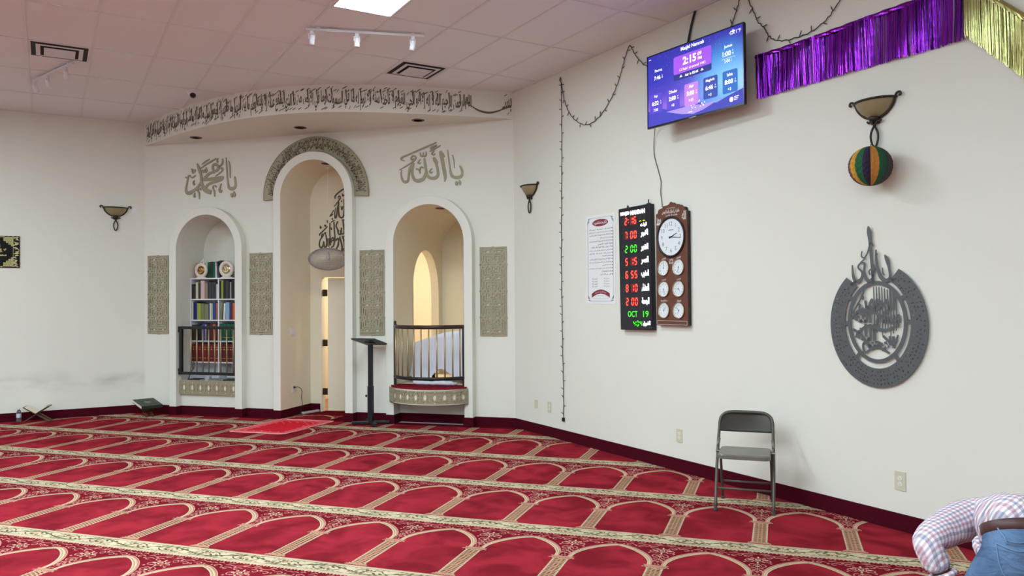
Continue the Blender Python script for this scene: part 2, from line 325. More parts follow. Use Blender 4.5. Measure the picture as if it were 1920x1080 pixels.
ST_EMBLEM = [[(-0.059,0.764,0.0076),(-0.054,0.723,0.0329),(-0.047,0.662,0.0253),(-0.039,0.552,0.0227),(-0.031,0.455,0.0227),(-0.024,0.334,0.0201)],[(0.002,0.586,0.01),(0.005,0.514,0.0187),(0.014,0.442,0.0224),(0.039,0.381,0.0273),(0.077,0.356,0.0295),(0.113,0.379,0.022),(0.105,0.45,0.0196),(0.089,0.51,0.0294),(0.071,0.544,0.0074)],[(0.11,0.379,0.0195),(0.151,0.345,0.0218)],[(-0.023,0.431,0.0176),(-0.028,0.377,0.0226),(-0.055,0.353,0.0278),(-0.082,0.372,0.0229),(-0.099,0.421,0.0179),(-0.095,0.488,0.0153),(-0.128,0.49,0.0129),(-0.149,0.46,0.0129),(-0.115,0.422,0.0154),(-0.123,0.373,0.0231),(-0.165,0.352,0.0285),(-0.192,0.399,0.0208),(-0.198,0.48,0.0091)],[(-0.165,0.356,0.0207),(-0.215,0.323,0.0235)],[(-0.113,0.583,0.0064),(-0.119,0.544,0.0103),(-0.093,0.531,0.0102),(-0.065,0.572,0.0114),(-0.044,0.637,0.0114),(-0.02,0.618,0.0101)],[(-0.128,0.496,0.0077),(-0.089,0.524,0.0102)],[(-0.048,0.401,0.0101),(-0.058,0.426,0.0101),(-0.042,0.444,0.0076)],[(0.053,0.452,0.0062),(0.056,0.41,0.0111),(0.069,0.398,0.0074)],[(-0.005,0.544,0.0075),(0.015,0.555,0.0087)],[(-0.022,0.479,0.0126),(-0.007,0.43,0.0125)]]
# ------------------------------------------------------------------ materials of the room
M_wall = mat('wall_paint', (227, 226, 215), rough=0.55, var=0.012, scale=3, bump=0.05, bscale=140)
M_trimw = mat('white_trim_paint', (228, 227, 217), rough=0.55, var=0.01, scale=4)
M_tan = mat('cream_niche_paint', (236, 226, 202), rough=0.6, var=0.015, scale=3)
M_base = mat('burgundy_carpet', (72, 13, 27), rough=1.0, var=0.3, scale=60, bump=0.5, bscale=500, spec=0.05)
M_cream = mat('cream_backroom_paint', (240, 232, 214), rough=0.6, var=0.01)
M_gold = mat('olive_gold_paint', (156, 148, 122), rough=0.42, metal=0.15, var=0.08, scale=8)
M_dark = mat('dark_lettering', (92, 84, 68), rough=0.6, var=0.05)
M_black = mat('black_metal', (22, 23, 25), rough=0.45, var=0.1)
M_white = mat('white_plastic', (230, 230, 232), rough=0.4, var=0.01)
M_steelw = mat('white_enamel', (226, 222, 226), rough=0.35, var=0.02)
M_dgrey = mat('dark_void', (28, 28, 32), rough=0.8, var=0.05)

def wall_material_dirty():
    m = M_wall.copy(); m.name = 'scuffed_wall_paint'
    nt = m.node_tree; n = nt.nodes; l = nt.links
    p = n['Principled BSDF']
    src = p.inputs['Base Color'].links[0].from_socket
    tc = n.new('ShaderNodeTexCoord'); sep = n.new('ShaderNodeSeparateXYZ')
    l.new(tc.outputs['Object'], sep.inputs[0])
    nz = n.new('ShaderNodeTexNoise'); nz.inputs['Scale'].default_value = 1.0; nz.inputs['Detail'].default_value = 3
    mpp = n.new('ShaderNodeMapping'); mpp.inputs['Scale'].default_value = (1.5, 1.5, 4.0)
    l.new(tc.outputs['Object'], mpp.inputs[0]); l.new(mpp.outputs[0], nz.inputs['Vector'])
    # a rubbed band about backrest height
    r = ramp(nt, [(0.0, (0, 0, 0)), (0.075, (0, 0, 0)), (0.118, (1, 1, 1)), (0.165, (0, 0, 0))])
    dv = n.new('ShaderNodeMath'); dv.operation = 'DIVIDE'; dv.inputs[1].default_value = HC
    l.new(sep.outputs[2], dv.inputs[0]); l.new(dv.outputs[0], r.inputs[0])
    r2 = ramp(nt, [(0.42, (0, 0, 0)), (0.72, (1, 1, 1))])
    l.new(nz.outputs['Fac'], r2.inputs[0])
    mu = n.new('ShaderNodeMath'); mu.operation = 'MULTIPLY'
    l.new(r.outputs[0], mu.inputs[0]); l.new(r2.outputs[0], mu.inputs[1])
    mx = n.new('ShaderNodeMix'); mx.data_type = 'RGBA'
    mx.inputs[7].default_value = (*lin((188, 187, 180)), 1)
    l.new(mu.outputs[0], mx.inputs[0]); l.new(src, mx.inputs[6])
    l.new(mx.outputs[2], p.inputs['Base Color'])
    return m
M_wall_l = wall_material_dirty()

def placed(mb, R, origin):
    return mb.xf(Matrix.Translation(origin) @ Matrix.Rotation(R, 4, 'Z'))

# ------------------------------------------------------------------ plain walls (local x to the right, y into the wall)
LEN_R, LEN_L = 13.0, 11.0
struct(MB().box(0, LEN_R, 0, 0.12, 0, HC + 0.1).obj('wall_right', M_wall)).matrix_world = Matrix.Translation(RC) @ Matrix.Rotation(ROT_R, 4, 'Z')
struct(MB().box(-LEN_L, 0, 0, 0.12, 0, HC + 0.1).obj('wall_left', M_wall_l)).matrix_world = Matrix.Rotation(ROT_L, 4, 'Z')
# the two walls behind the viewer
pb0 = WR(LEN_R, 0, 0); pl0 = WL(LEN_L, 0, 0)
# back wall runs from the end of the right wall across the room (direction -BX) until it meets the side wall
tL = (pl0 - pb0).dot(-BX)                        # across
tA = (pl0 - pb0).dot(-AX)
side_len = -tA
struct(MB().box(-0.1, tL + 0.1, 0, 0.12, 0, HC + 0.1).obj('wall_back', M_wall)).matrix_world = Matrix.Translation(pb0) @ Matrix.Rotation(math.atan2(-BX.y, -BX.x), 4, 'Z')
struct(MB().box(-side_len, 0, 0, 0.12, 0, HC + 0.1).obj('wall_side', M_wall)).matrix_world = Matrix.Translation(pl0) @ Matrix.Rotation(math.atan2(AX.y, AX.x), 4, 'Z')

# ------------------------------------------------------------------ niche wall
NL, NC, NR = 1.167, 2.937, 4.687                 # centres of the left niche, mihrab, right niche
HI, HO = 0.507, 0.625                            # inner / outer half widths of the surrounds
ZL, ZC, ZR = 2.441, 3.152, 2.452                 # springing heights
FY = -0.12                                       # front of the surrounds
def arch(cx, hw, zs, z0, n=28, start_down=True):
    pts = [(cx - hw, z0)]
    pts += [(cx - hw * math.cos(PI * i / n), zs + hw * math.sin(PI * i / n)) for i in range(n + 1)]
    pts.append((cx + hw, z0))
    return pts
ZA = 0.29                                        # sill line of the side niches
holes = [arch(NL, HI, ZL, ZA)]
cen = arch(NC, HI, ZC, 0.0)
outer = [(0, 0)] + cen + arch(NR, HI, ZR, 0.0) + [(5.8622, 0), (5.8622, HC + 0.1), (0, HC + 0.1)]
vs, fs = fill2d([outer] + holes, 0.12, 0.06)
struct(MB().add(vs, fs).obj('wall_front', M_wall))
tr = 1
for cx, zs in ((NL, ZL), (NC, ZC), (NR, ZR)):
    mb = MB().ring(arch(cx, HO, zs, 0.0, 48), arch(cx, HI, zs, 0.0, 48), FY, 0.0)
    o = struct(mb.obj('trim_%d' % tr, M_trimw, bevel=0.006)); tr += 1
# inside of the left niche
def tunnel(mb, cx, hw, zs, z0, y0, y1, n=32, back=True):
    p = arch(cx, hw, zs, z0, n)
    k = len(p)
    vs = [(x, y0, z) for x, z in p] + [(x, y1, z) for x, z in p]
    mb.add(vs, [(i, i + 1, i + 1 + k, i + k) for i in range(k - 1)])
    if back: mb.add([(x, y1, z) for x, z in p], [tuple(range(k))])
    return mb
mb = tunnel(MB(), NL, HI, ZL, ZA, 0.12, 0.51)
mb.quad((NL - HI, 0.0, ZA + 0.14), (NL + HI, 0.0, ZA + 0.14), (NL + HI, 0.51, ZA + 0.14), (NL - HI, 0.51, ZA + 0.14))
struct(mb.obj('wall_left_niche', M_wall))
# mihrab: deep niche with a door in its back wall
YB = 0.69
DX0, DX1, DZ = 2.60, 3.42, 2.035
mb = tunnel(MB(), NC, HI, ZC, 0.0, 0.12, YB, back=False)
p = arch(NC, HI, ZC, 0.0)
vs, fs = fill2d([[(NC - HI, 0), (DX0, 0), (DX0, DZ), (DX1, DZ), (DX1, 0), (NC + HI, 0)] + list(reversed(p[1:-1]))], 0.10, YB + 0.05)
mb.add(vs, fs)
tunnel(mb, NC, HI - 0.002, ZC, 0.0, FY + 0.004, 0.125, back=False)
struct(mb.obj('wall_mihrab', M_tan))
# right niche: deeper, pointed opening in its left side
RD, RZ0 = 1.70, 0.52
mb = MB()
p = arch(NR, HI, ZR, RZ0, 36)
k = len(p)
side0 = NR - HI
arcp = [(x, z) for x, z in p[1:]]
k2 = len(arcp)
mb.add([(x, 0.12, z) for x, z in arcp] + [(x, RD, z) for x, z in arcp], [(i, i + 1, i + 1 + k2, i + k2) for i in range(k2 - 1)])
mb.add([(x, RD, z) for x, z in p], [tuple(range(k))])
mb.quad((side0, 0.0, RZ0), (NR + HI, 0.0, RZ0), (NR + HI, RD, RZ0), (side0, RD, RZ0))
struct(MB().box(side0, NR + HI, 0.10, 0.12, 0, RZ0 - 0.001).obj('wall_balcony_recess', M_wall))
# left side wall with the pointed opening, drawn in (y, z)
pt = []
ya, yb, zsp, zap = 0.53, 1.54, 1.72, 2.42
for i in range(13):
    t = i / 12; pt.append((ya + (0.5 * (yb - ya)) * (1 - math.cos(t * PI / 2)) * 1.0, zsp + (zap - zsp) * math.sin(t * PI / 2) ** 0.9))
lef = pt[:]
rig = [(ya + yb - y, z) for y, z in reversed(lef[:-1])]
hole = [(ya, RZ0 + 0.02)] + lef + rig + [(yb, RZ0 + 0.02)]
vs, fs = fill2d([[(0.12, RZ0), (RD, RZ0), (RD, ZR), (0.12, ZR)], hole], 0.125)
mb.add([(side0 - 0.0625 - y, x, z) for x, y, z in vs], fs)
tunnel(mb, NR, HI - 0.002, ZR, RZ0, FY + 0.004, 0.125, back=False)
struct(mb.obj('wall_right_niche', M_tan))
# back room behind mihrab and niche
bx0, bx1, by0, by1, bz = 1.9, side0 - 0.126, YB + 0.101, 3.3, 2.75
mb = MB()
mb.quad((bx0, by0, 0), (bx0, by1, 0), (bx0, by1, bz), (bx0, by0, bz))
mb.quad((bx0, by1, 0), (bx1, by1, 0), (bx1, by1, bz), (bx0, by1, bz))
mb.quad((bx1, by1, 0), (bx1, RD, 0), (bx1, RD, bz), (bx1, by1, bz))
mb.quad((bx1, RD, ZR), (bx1, by0, ZR), (bx1, by0, bz), (bx1, RD, bz))
mb.quad((bx1, RD, 0), (bx1, by0, 0), (bx1, by0, RZ0), (bx1, RD, RZ0))
mb.quad((bx0, by0, bz), (bx1, by0, bz), (bx1, by1, bz), (bx0, by1, bz))
mb.quad((bx0, by0, 0), (bx0, by0, bz), (NC - HI - 0.03, by0, bz), (NC - HI - 0.03, by0, 0))
mb.quad((NC + HI - 0.02, by0, 0), (NC + HI - 0.02, by0, bz), (side0 - 0.1, by0, bz), (side0 - 0.1, by0, 0))
struct(mb.obj('wall_passage', M_cream))
lp = thing('ceiling_lamp', 'warm round ceiling lamp in the passage behind the mihrab door', 'lamp', (3.35, 1.75, bz))
MB().lathe([(0.17, 0.0), (0.17, -0.03), (0.15, -0.035)], 24).obj('lamp_base', M_steelw, lp)
MB().lathe([(0.145, -0.034), (0.13, -0.07), (0.07, -0.095), (0.0001, -0.1)], 24).obj('lamp_diffuser', mat('warm_lamp_glass', (255, 238, 212), emit=BACKROOM_POWER, var=0), lp, smooth=True)

# door
dr = MB().ring([(DX0 - 0.0, 0), (DX0 - 0.0, DZ), (DX1, DZ), (DX1, 0)], [(DX0 + 0.02, 0), (DX0 + 0.02, DZ - 0.006), (DX1 - 0.02, DZ - 0.006), (DX1 - 0.02, 0)], YB - 0.004, YB + 0.1)
M_door = mat('door_paint', (236, 226, 204), rough=0.45, var=0.02, scale=6)
dro = struct(dr.obj('door_1', mat('door_jamb_paint', (232, 226, 210), rough=0.5, var=0.02)))
dl = MB().box(0, 0.70, -0.02, 0.02, 0.012, DZ - 0.02).obj('door_leaf', M_door, dro, bevel=0.003)
dl.location = (DX0 + 0.098, YB + 0.06, 0); dl.rotation_euler = (0, 0, math.radians(14))
for hz in (1.79, 1.035, 0.30):
    MB().box(DX0 + 0.02, DX0 + 0.10, YB + 0.03, YB + 0.036, hz - 0.05, hz + 0.05).tube([(DX0 + 0.05, YB + 0.027, hz - 0.052), (DX0 + 0.05, YB + 0.027, hz + 0.052)], 0.008).obj('hinge', mat('bronze_hinge', (70, 58, 42), rough=0.4, metal=0.8), dro)
kn = MB().lathe([(0.03, 0), (0.03, 0.006), (0.012, 0.012), (0.012, 0.035), (0.028, 0.045), (0.03, 0.06), (0.018, 0.072), (0.0001, 0.074)], 16, axis='y').xf(Matrix.Scale(-1, 4, (0, 1, 0))).obj('door_knob', mat('brass', (170, 140, 80), rough=0.3, metal=0.9), dro, smooth=True)
kn.location = (DX0 + 0.73, YB + 0.195, 0.98)

# ------------------------------------------------------------------ soffit over the niches
SOF = [(0.0, 0.0), (0.26, -0.14), (0.503, -0.268), (0.984, -0.53), (1.673, -0.845), (2.247, -1.04), (2.732, -1.145), (3.147, -1.172), (3.513, -1.145), (3.845, -1.07), (4.156, -0.965), (4.457, -0.83), (4.761, -0.67), (5.057, -0.5), (5.363, -0.325), (5.674, -0.13), (5.8622, 0.0)]
SOFS = smooth(SOF, 6)
ZS = 4.05
struct(MB().slab([(x, y) for x, y in reversed(SOFS)], ZS, HC + 0.02).obj('trim_%d' % tr, M_wall)); tr += 1
arcl = [0.0]
for a, b in zip(SOFS, SOFS[1:]): arcl.append(arcl[-1] + math.dist(a, b))
def on_fascia(s, off, z):
    s = max(0.0, min(arcl[-1] - 1e-6, s))
    i = 0
    while arcl[i + 1] < s: i += 1
    a, b = SOFS[i], SOFS[i + 1]
    t = (s - arcl[i]) / (arcl[i + 1] - arcl[i])
    dx, dy = b[0] - a[0], b[1] - a[1]; L = math.hypot(dx, dy)
    return (a[0] + dx * t + dy / L * off, a[1] + dy * t - dx / L * off, z)

# ------------------------------------------------------------------ baseboards (carpet turned up the wall)
HB, TBB = 0.116, 0.012
def baseboard(name, path, closed=False):
    mb = MB()
    n = len(path)
    off = []
    for i in range(n):
        a = Vector(path[max(0, i - 1)]); b = Vector(path[i]); c = Vector(path[min(n - 1, i + 1)])
        d1 = (b - a).normalized() if i else (c - b).normalized()
        d2 = (c - b).normalized() if i < n - 1 else d1
        n1 = Vector((d1.y, -d1.x)); n2 = Vector((d2.y, -d2.x))
        k = (n1 + n2); k = k / max(0.3, k.dot(n1)) if k.length > 1e-6 else n1
        off.append(b + k * TBB)
    for i in range(n - 1):
        a, b, c, d = Vector(path[i]), Vector(path[i + 1]), off[i + 1], off[i]
        mb.quad((d.x, d.y, 0), (c.x, c.y, 0), (c.x, c.y, HB), (d.x, d.y, HB))
        mb.quad((d.x, d.y, HB), (c.x, c.y, HB), (b.x, b.y, HB + 0.004), (a.x, a.y, HB + 0.004))
    return struct(mb.obj(name, M_base))
fr = []
def surround(cx, inside=None):
    return [(cx - HO, 0), (cx - HO, FY), (cx - HI, FY)] + (inside or [(cx - HI, 0.0), (cx + HI, 0.0)]) + [(cx + HI, FY), (cx + HO, FY), (cx + HO, 0)]
path = [(0, 0)] + surround(NL) + surround(NC, [(NC - HI, YB), (DX0 - 0.0, YB)])[:5]
baseboard('baseboard_front_left', path)
path = [(NC + HI, FY + 0.06)] + surround(NC)[-3:] + surround(NR, [(NR - HI, 0.10), (NR + HI, 0.10)]) + [(5.8622, 0)]
baseboard('baseboard_front_right', path)
pr = [tuple(WR(u, 0, 0)[:2]) for u in (0, LEN_R)]; baseboard('baseboard_right', pr)
pl = [tuple(WL(u, 0, 0)[:2]) for u in (LEN_L, 0)]; baseboard('baseboard_left', pl)

# ------------------------------------------------------------------ ceiling: tiles, T-bars
def ceil_mat():
    m = mat('mineral_fibre_tile', (234, 234, 236), rough=0.95, var=0.05, scale=160, bump=0.5, bscale=220, spec=0.1)
    return m
c1, c2, c3, c4 = WR(LEN_R, 0, 0), RC, Vector((0, 0, 0)), pl0
c5 = pb0 - BX * tL
mb = MB().slab([tuple(c5[:2]), tuple(pb0[:2]), tuple(RC[:2]), (0, 0), tuple(pl0[:2])], HC, HC + 0.05)
struct(mb.obj('ceiling', ceil_mat()))
mb = MB()
T = 0.011
RB = Matrix.Rotation(ROT_R, 4, 'Z')
amax = (RC - GO).dot(BX) / TB; amin = (c5 - GO).dot(BX) / TB
bmax = (Vector((0, 0, 0)) - GO).dot(AX) / TA; bmin = (c5 - GO).dot(AX) / TA
def bar(p, q, w, z0, z1):
    d = (q - p).normalized(); nn = Vector((-d.y, d.x, 0)) * w
    a, b, c, d2 = p - nn, p + nn, q + nn, q - nn
    mb.slab([(v.x, v.y) for v in (a, d2, c, b)], z0, z1)
a = math.ceil(amin)
while a < amax:
    bar(GC(a, bmin, 0), GC(a, bmax, 0), T, HC - 0.007, HC); a += 1
b = math.ceil(bmin)
while b < bmax:
    bar(GC(amin, b, 0), GC(amax, b, 0), T, HC - 0.0065, HC); b += 1
bar(GC(amin, bmax - 0.012 / TA, 0), GC(amax, bmax - 0.012 / TA, 0), 0.014, HC - 0.008, HC)
bar(GC(amax - 0.012 / TB, bmin, 0), GC(amax - 0.012 / TB, bmax, 0), 0.014, HC - 0.008, HC)
go = struct(mb.obj('trim_%d' % tr, mat('ceiling_grid_enamel', (222, 222, 224), rough=0.5, var=0.02))); tr += 1
bmx = bmesh.new(); bmx.from_mesh(go.data)
bmesh.ops.bisect_plane(bmx, geom=bmx.verts[:] + bmx.edges[:] + bmx.faces[:], plane_co=(0, 0, 0), plane_no=(0, 1, 0), clear_outer=True)
bmx.to_mesh(go.data); bmx.free()

# daylight windows added unseen behind the viewer to brighten ceiling and walls
M_added_day = mat('window_daylight', (255, 255, 255), emit=ADDED_WINDOW_POWER, var=0)
M_added_day.node_tree.nodes['Principled BSDF'].inputs['Emission Color'].default_value = (*ADDED_WINDOW_COLOR, 1)
for wi, wx in enumerate((4.0, 7.0, 10.0, -1.3, -3.5)):
    w = struct(MB().ring([(-0.85, -0.75), (0.85, -0.75), (0.85, 0.75), (-0.85, 0.75)], [(-0.78, -0.68), (0.78, -0.68), (0.78, 0.68), (-0.78, 0.68)], -0.03, 0.0, closed=True).box(-0.02, 0.02, -0.025, 0.0, -0.68, 0.68).obj('window_%d' % (wi + 1), M_trimw))
    org, dr_ = (pb0, -BX) if wx > 0 else (pl0, AX)
    w.matrix_world = Matrix.Translation(org) @ Matrix.Rotation(math.atan2(dr_.y, dr_.x), 4, 'Z') @ Matrix.Translation((wx, 0, 1.95))
    MB().quad((-0.78, -0.004, -0.68), (0.78, -0.004, -0.68), (0.78, -0.004, 0.68), (-0.78, -0.004, 0.68)).obj('window_pane', M_added_day, w)

# light panels: two-by-four troffers in the grid
M_lens = mat('lit_acrylic_lens', (255, 255, 255), emit=PANEL_POWER, var=0)
M_lens.node_tree.nodes['Principled BSDF'].inputs['Emission Color'].default_value = (*PANEL_COLOR, 1)
def troffer(a, b, label):
    t = thing('ceiling_light_panel', label, 'ceiling light', GC(a + 0.5, b + 0.5), ROT_R, 'lit ceiling panels')
    hx, hy = TA / 2 - 0.012, TB / 2 - 0.012
    # local x runs along the right wall
    MB().ring([(-hx, -hy), (hx, -hy), (hx, hy), (-hx, hy)], [(-hx + .02, -hy + .02), (hx - .02, -hy + .02), (hx - .02, hy - .02), (-hx + .02, hy - .02)], -0.010, -0.001, closed=True).xf(Matrix(((1, 0, 0, 0), (0, 0, 1, 0), (0, 1, 0, 0), (0, 0, 0, 1)))).obj('frame', M_steelw, t)
    MB().box(-hx + .02, hx - .02, -hy + .02, hy - .02, -0.006, -0.002).obj('diffuser', M_lens, t)
    return t
for bi in (1, -2, -4, -6, -8):  # the row nearest the left wall is added unseen to brighten that wall
    for ai in (4, 0, -4, -8):
        if (ai == 4 and bi < -2) or (bi == 1 and ai > -4): continue
        lab = ('lit rectangular light panel in the ceiling above the track light' if (ai, bi) == (4, -2) else
               'lit rectangular light panel in the ceiling outside the picture, row %d from the left wall, column %d from the right wall' % ((1, -2, -4, -6, -8).index(bi) + 1, (8 - ai) // 4))
        troffer(ai, bi, lab)
# ------------------------------------------------------------------ carpet with rows of prayer arches
def carpet_mat(name, rgb, mott):
    m = mat(name, rgb, rough=1.0, var=0, spec=0.0)
    nt = m.node_tree; n = nt.nodes; l = nt.links; p = n['Principled BSDF']
    tc = n.new('ShaderNodeTexCoord')
    big = n.new('ShaderNodeTexNoise'); big.inputs['Scale'].default_value = 3.2; big.inputs['Detail'].default_value = 3; big.inputs['Distortion'].default_value = 0.6
    fine = n.new('ShaderNodeTexNoise'); fine.inputs['Scale'].default_value = 320; fine.inputs['Detail'].default_value = 2
    l.new(tc.outputs['Object'], big.inputs['Vector']); l.new(tc.outputs['Object'], fine.inputs['Vector'])
    c = lin(rgb)
    r = ramp(nt, [(0.36, [x * (1 - mott) for x in c]), (0.62, [min(1, x * (1 + mott * 0.45)) for x in c])])
    l.new(big.outputs['Fac'], r.inputs[0])
    mx = n.new('ShaderNodeMix'); mx.data_type = 'RGBA'; mx.blend_type = 'MULTIPLY'
    mx.inputs[0].default_value = 0.35
    l.new(r.outputs[0], mx.inputs[6]); l.new(fine.outputs['Fac'], mx.inputs[7])
    l.new(mx.outputs[2], p.inputs['Base Color'])
    b = n.new('ShaderNodeBump'); b.inputs['Strength'].default_value = 0.5; b.inputs['Distance'].default_value = 0.003
    l.new(fine.outputs['Fac'], b.inputs['Height']); l.new(b.outputs['Normal'], p.inputs['Normal'])
    return m
CM = [carpet_mat('carpet_red', (154, 42, 53), 0.34), carpet_mat('carpet_deep_red', (126, 30, 42), 0.2), carpet_mat('carpet_cream', (214, 197, 166), 0.08),
      carpet_mat('carpet_tan', (192, 152, 120), 0.1), carpet_mat('carpet_olive', (112, 100, 72), 0.1), carpet_mat('carpet_rose', (206, 142, 130), 0.1),
      carpet_mat('carpet_brown', (92, 28, 28), 0.1), carpet_mat('carpet_border_red', (106, 24, 34), 0.3)]
RED, DEEP, CREAM, TAN, OLIVE, ROSE, BROWN, BORDER = range(8)
CW, CP = 0.605, 1.213
E0 = 0.00035
cell = MB()
def cpoly(pts, mi, lay=1): cell.add([(x, -d, lay * E0) for x, d in pts], [tuple(range(len(pts)))], mi)
def crect(x0, x1, d0, d1, mi, lay=1): cpoly([(x0, d1), (x1, d1), (x1, d0), (x0, d0)], mi, lay)
def cstroke(pts, w, mi, lay=2, sub=3):
    P = smooth(pts, sub); n = len(P); vs = []
    for i, (x, d) in enumerate(P):
        a = P[max(0, i - 1)]; b = P[min(n - 1, i + 1)]
        dx, dd = b[0] - a[0], b[1] - a[1]; q = math.hypot(dx, dd) or 1
        ww = w / 2 * (0.55 if i in (0, n - 1) else 1)
        vs += [(x - dd / q * ww, -(d + dx / q * ww), lay * E0), (x + dd / q * ww, -(d - dx / q * ww), lay * E0)]
    cell.add(vs, [(2 * i + 1, 2 * i, 2 * i + 2, 2 * i + 3) for i in range(n - 1)], mi)
def cblob(x, d, rx, rd, mi, lay=3, a=0.0, n=7):
    ca, sa = math.cos(a), math.sin(a)
    cpoly([(x + rx * math.cos(2 * PI * k / n) * ca - rd * math.sin(2 * PI * k / n) * sa, d + rx * math.cos(2 * PI * k / n) * sa + rd * math.sin(2 * PI * k / n) * ca) for k in range(n)][::-1], mi, lay)
def cring(x, d, r, w, mi, lay=3, n=12):
    cstroke([(x + r * math.cos(2 * PI * k / n), d + r * math.sin(2 * PI * k / n)) for k in range(n + 1)], w, mi, lay, 1)
H2 = CW / 2
# cream border with a vine
crect(-H2, H2, 0, 0.178, CREAM, 1)
crect(-H2, H2, 0.004, 0.010, TAN, 2); crect(-H2, H2, 0.026, 0.031, OLIVE, 2)
crect(-H2, H2, 0.142, 0.147, OLIVE, 2); crect(-H2, H2, 0.164, 0.170, TAN, 2)
for sgn, x0 in ((1, -H2), (-1, 0.0)):
    cstroke([(x0 + H2 * t / 8, 0.087 + sgn * 0.040 * math.sin(PI * t / 8)) for t in range(9)], 0.012, OLIVE, 2, 2)
    cx = x0 + H2 / 2
    cstroke([(cx - 0.10, 0.087), (cx - 0.06, 0.087 - sgn * 0.036), (cx - 0.015, 0.087 - sgn * 0.03), (cx - 0.03, 0.087 - sgn * 0.005), (cx - 0.055, 0.087 - sgn * 0.012)], 0.010, OLIVE, 2)
    cstroke([(cx + 0.10, 0.087), (cx + 0.07, 0.087 - sgn * 0.032), (cx + 0.03, 0.087 - sgn * 0.036), (cx + 0.035, 0.087 - sgn * 0.012)], 0.010, OLIVE, 2)
    for q in (-0.125, -0.085, -0.04, 0.04, 0.085, 0.125):
        cblob(cx + q, 0.087 + sgn * 0.016, 0.022, 0.009, OLIVE, 3, 0.7 * (1 if q > 0 else -1))
        cblob(cx + q * 0.8, 0.087 + sgn * 0.048 - 0.002, 0.016, 0.006, OLIVE, 3, -0.4)
        cblob(cx + q * 0.9, 0.087 - sgn * 0.046, 0.014, 0.006, TAN, 3, 0.4)
    cblob(cx, 0.087 - sgn * 0.004, 0.024, 0.016, TAN, 3); cblob(cx, 0.087 - sgn * 0.004, 0.012, 0.008, CREAM, 4)
    for q in (-1, 0, 1): cblob(cx + q * 0.026, 0.087 - sgn * (0.026 - 0.006 * abs(q)), 0.013, 0.007, OLIVE, 3, q * 0.9 + PI / 2)
n = 24
for k in range(n):
    x = -H2 + CW * k / n
    cpoly([(x + CW / n * 0.15, 0.178), (x + CW / n * 0.5, 0.196), (x + CW / n * 0.85, 0.178)], ROSE if k % 2 else CREAM, 2)
# dark spandrels
ARC = [(0.0, 0.300), (0.03, 0.312), (0.07, 0.334), (0.12, 0.372), (0.17, 0.424), (0.215, 0.488), (0.244, 0.555), (0.253, 0.605), (0.256, 0.655)]
AS = smooth(ARC, 3)
for sg in (-1, 1):
    for a, b in zip(AS, AS[1:]):
        q = [(sg * a[0], 0.178), (sg * b[0], 0.178), b and (sg * b[0], b[1]), (sg * a[0], a[1])]
        cpoly(q if sg < 0 else q[::-1], DEEP, 1)
    x = 0.256
    q = [(sg * x, 0.178), (sg * H2, 0.178), (sg * H2, 0.66), (sg * x, 0.66)]
    cpoly(q if sg < 0 else q[::-1], DEEP, 1)
    off = lambda e: [(sg * (x + e * 0.75 * (1 if i else 0)), d - e * (1.0 if i < len(AS) - 6 else 0.15)) for i, (x, d) in enumerate(AS)]
    for e, w, c, ly in ((0.004, 0.030, TAN, 2), (-0.009, 0.008, CREAM, 3), (0.006, 0.007, CREAM, 3), (0.021, 0.008, ROSE, 3)):
        cstroke([p for p in off(e)], w, c, ly, 1)
    # curls in the spandrel
    for pts in ([(0.30, 0.235), (0.24, 0.228), (0.19, 0.245), (0.15, 0.232), (0.12, 0.243)],
                [(0.27, 0.27), (0.235, 0.262), (0.215, 0.285), (0.235, 0.302), (0.25, 0.29)],
                [(0.2, 0.285), (0.165, 0.27), (0.135, 0.285), (0.15, 0.305), (0.168, 0.297)],
                [(0.11, 0.262), (0.075, 0.245), (0.05, 0.262), (0.068, 0.28), (0.082, 0.27)],
                [(0.275, 0.345), (0.245, 0.335), (0.222, 0.36), (0.238, 0.385), (0.255, 0.375)],
                [(0.285, 0.42), (0.262, 0.43), (0.25, 0.46), (0.268, 0.48), (0.28, 0.465)],
                [(0.292, 0.53), (0.275, 0.545), (0.27, 0.575), (0.285, 0.585)],
                [(0.045, 0.228), (0.02, 0.218), (0.0, 0.23)],
                [(0.09, 0.218), (0.07, 0.208), (0.05, 0.216)], [(0.29, 0.212), (0.26, 0.206), (0.235, 0.214)], [(0.17, 0.212), (0.15, 0.204), (0.12, 0.212)]):
        cstroke([(sg * x, d) for x, d in pts], 0.0075, ROSE, 2, 2)
    for x, d, r in ((0.205, 0.262, 0.010), (0.118, 0.285, 0.009), (0.262, 0.315, 0.009), (0.222, 0.40, 0.009), (0.27, 0.51, 0.008), (0.03, 0.262, 0.008), (0.292, 0.62, 0.008), (0.26, 0.235, 0.008)):
        cblob(sg * x, d, r, r, ROSE, 3)
# everything that sits on the column line (drawn at the left edge)
X = -H2
cring(X, 0.345, 0.034, 0.008, ROSE); cring(X, 0.345, 0.015, 0.008, CREAM)
for k in range(8):
    a = 2 * PI * k / 8
    cblob(X + 0.05 * math.cos(a), 0.345 + 0.05 * math.sin(a), 0.014, 0.007, ROSE if k % 2 else CREAM, 3, a)
cstroke([(X, 0.40), (X, 0.60)], 0.006, ROSE, 2, 1)
for d in (0.43, 0.47, 0.52, 0.57): cblob(X, d, 0.014, 0.009, ROSE if d != 0.47 else CREAM, 3)
for d in (0.45, 0.50, 0.55):
    for sg in (-1, 1): cblob(X + sg * 0.018, d, 0.012, 0.006, ROSE, 3, sg * 0.7)
def crow(x0, x1, d0, d1, c, ly): crect(X + x0, X + x1, d0, d1, c, ly)
crow(-0.078, 0.078, 0.640, 0.650, ROSE, 4); crow(-0.070, 0.070, 0.652, 0.668, TAN, 4); crow(-0.084, 0.084, 0.670, 0.678, ROSE, 4)
for k in range(9): cblob(X - 0.08 + 0.02 * k, 0.682, 0.007, 0.006, ROSE, 5)
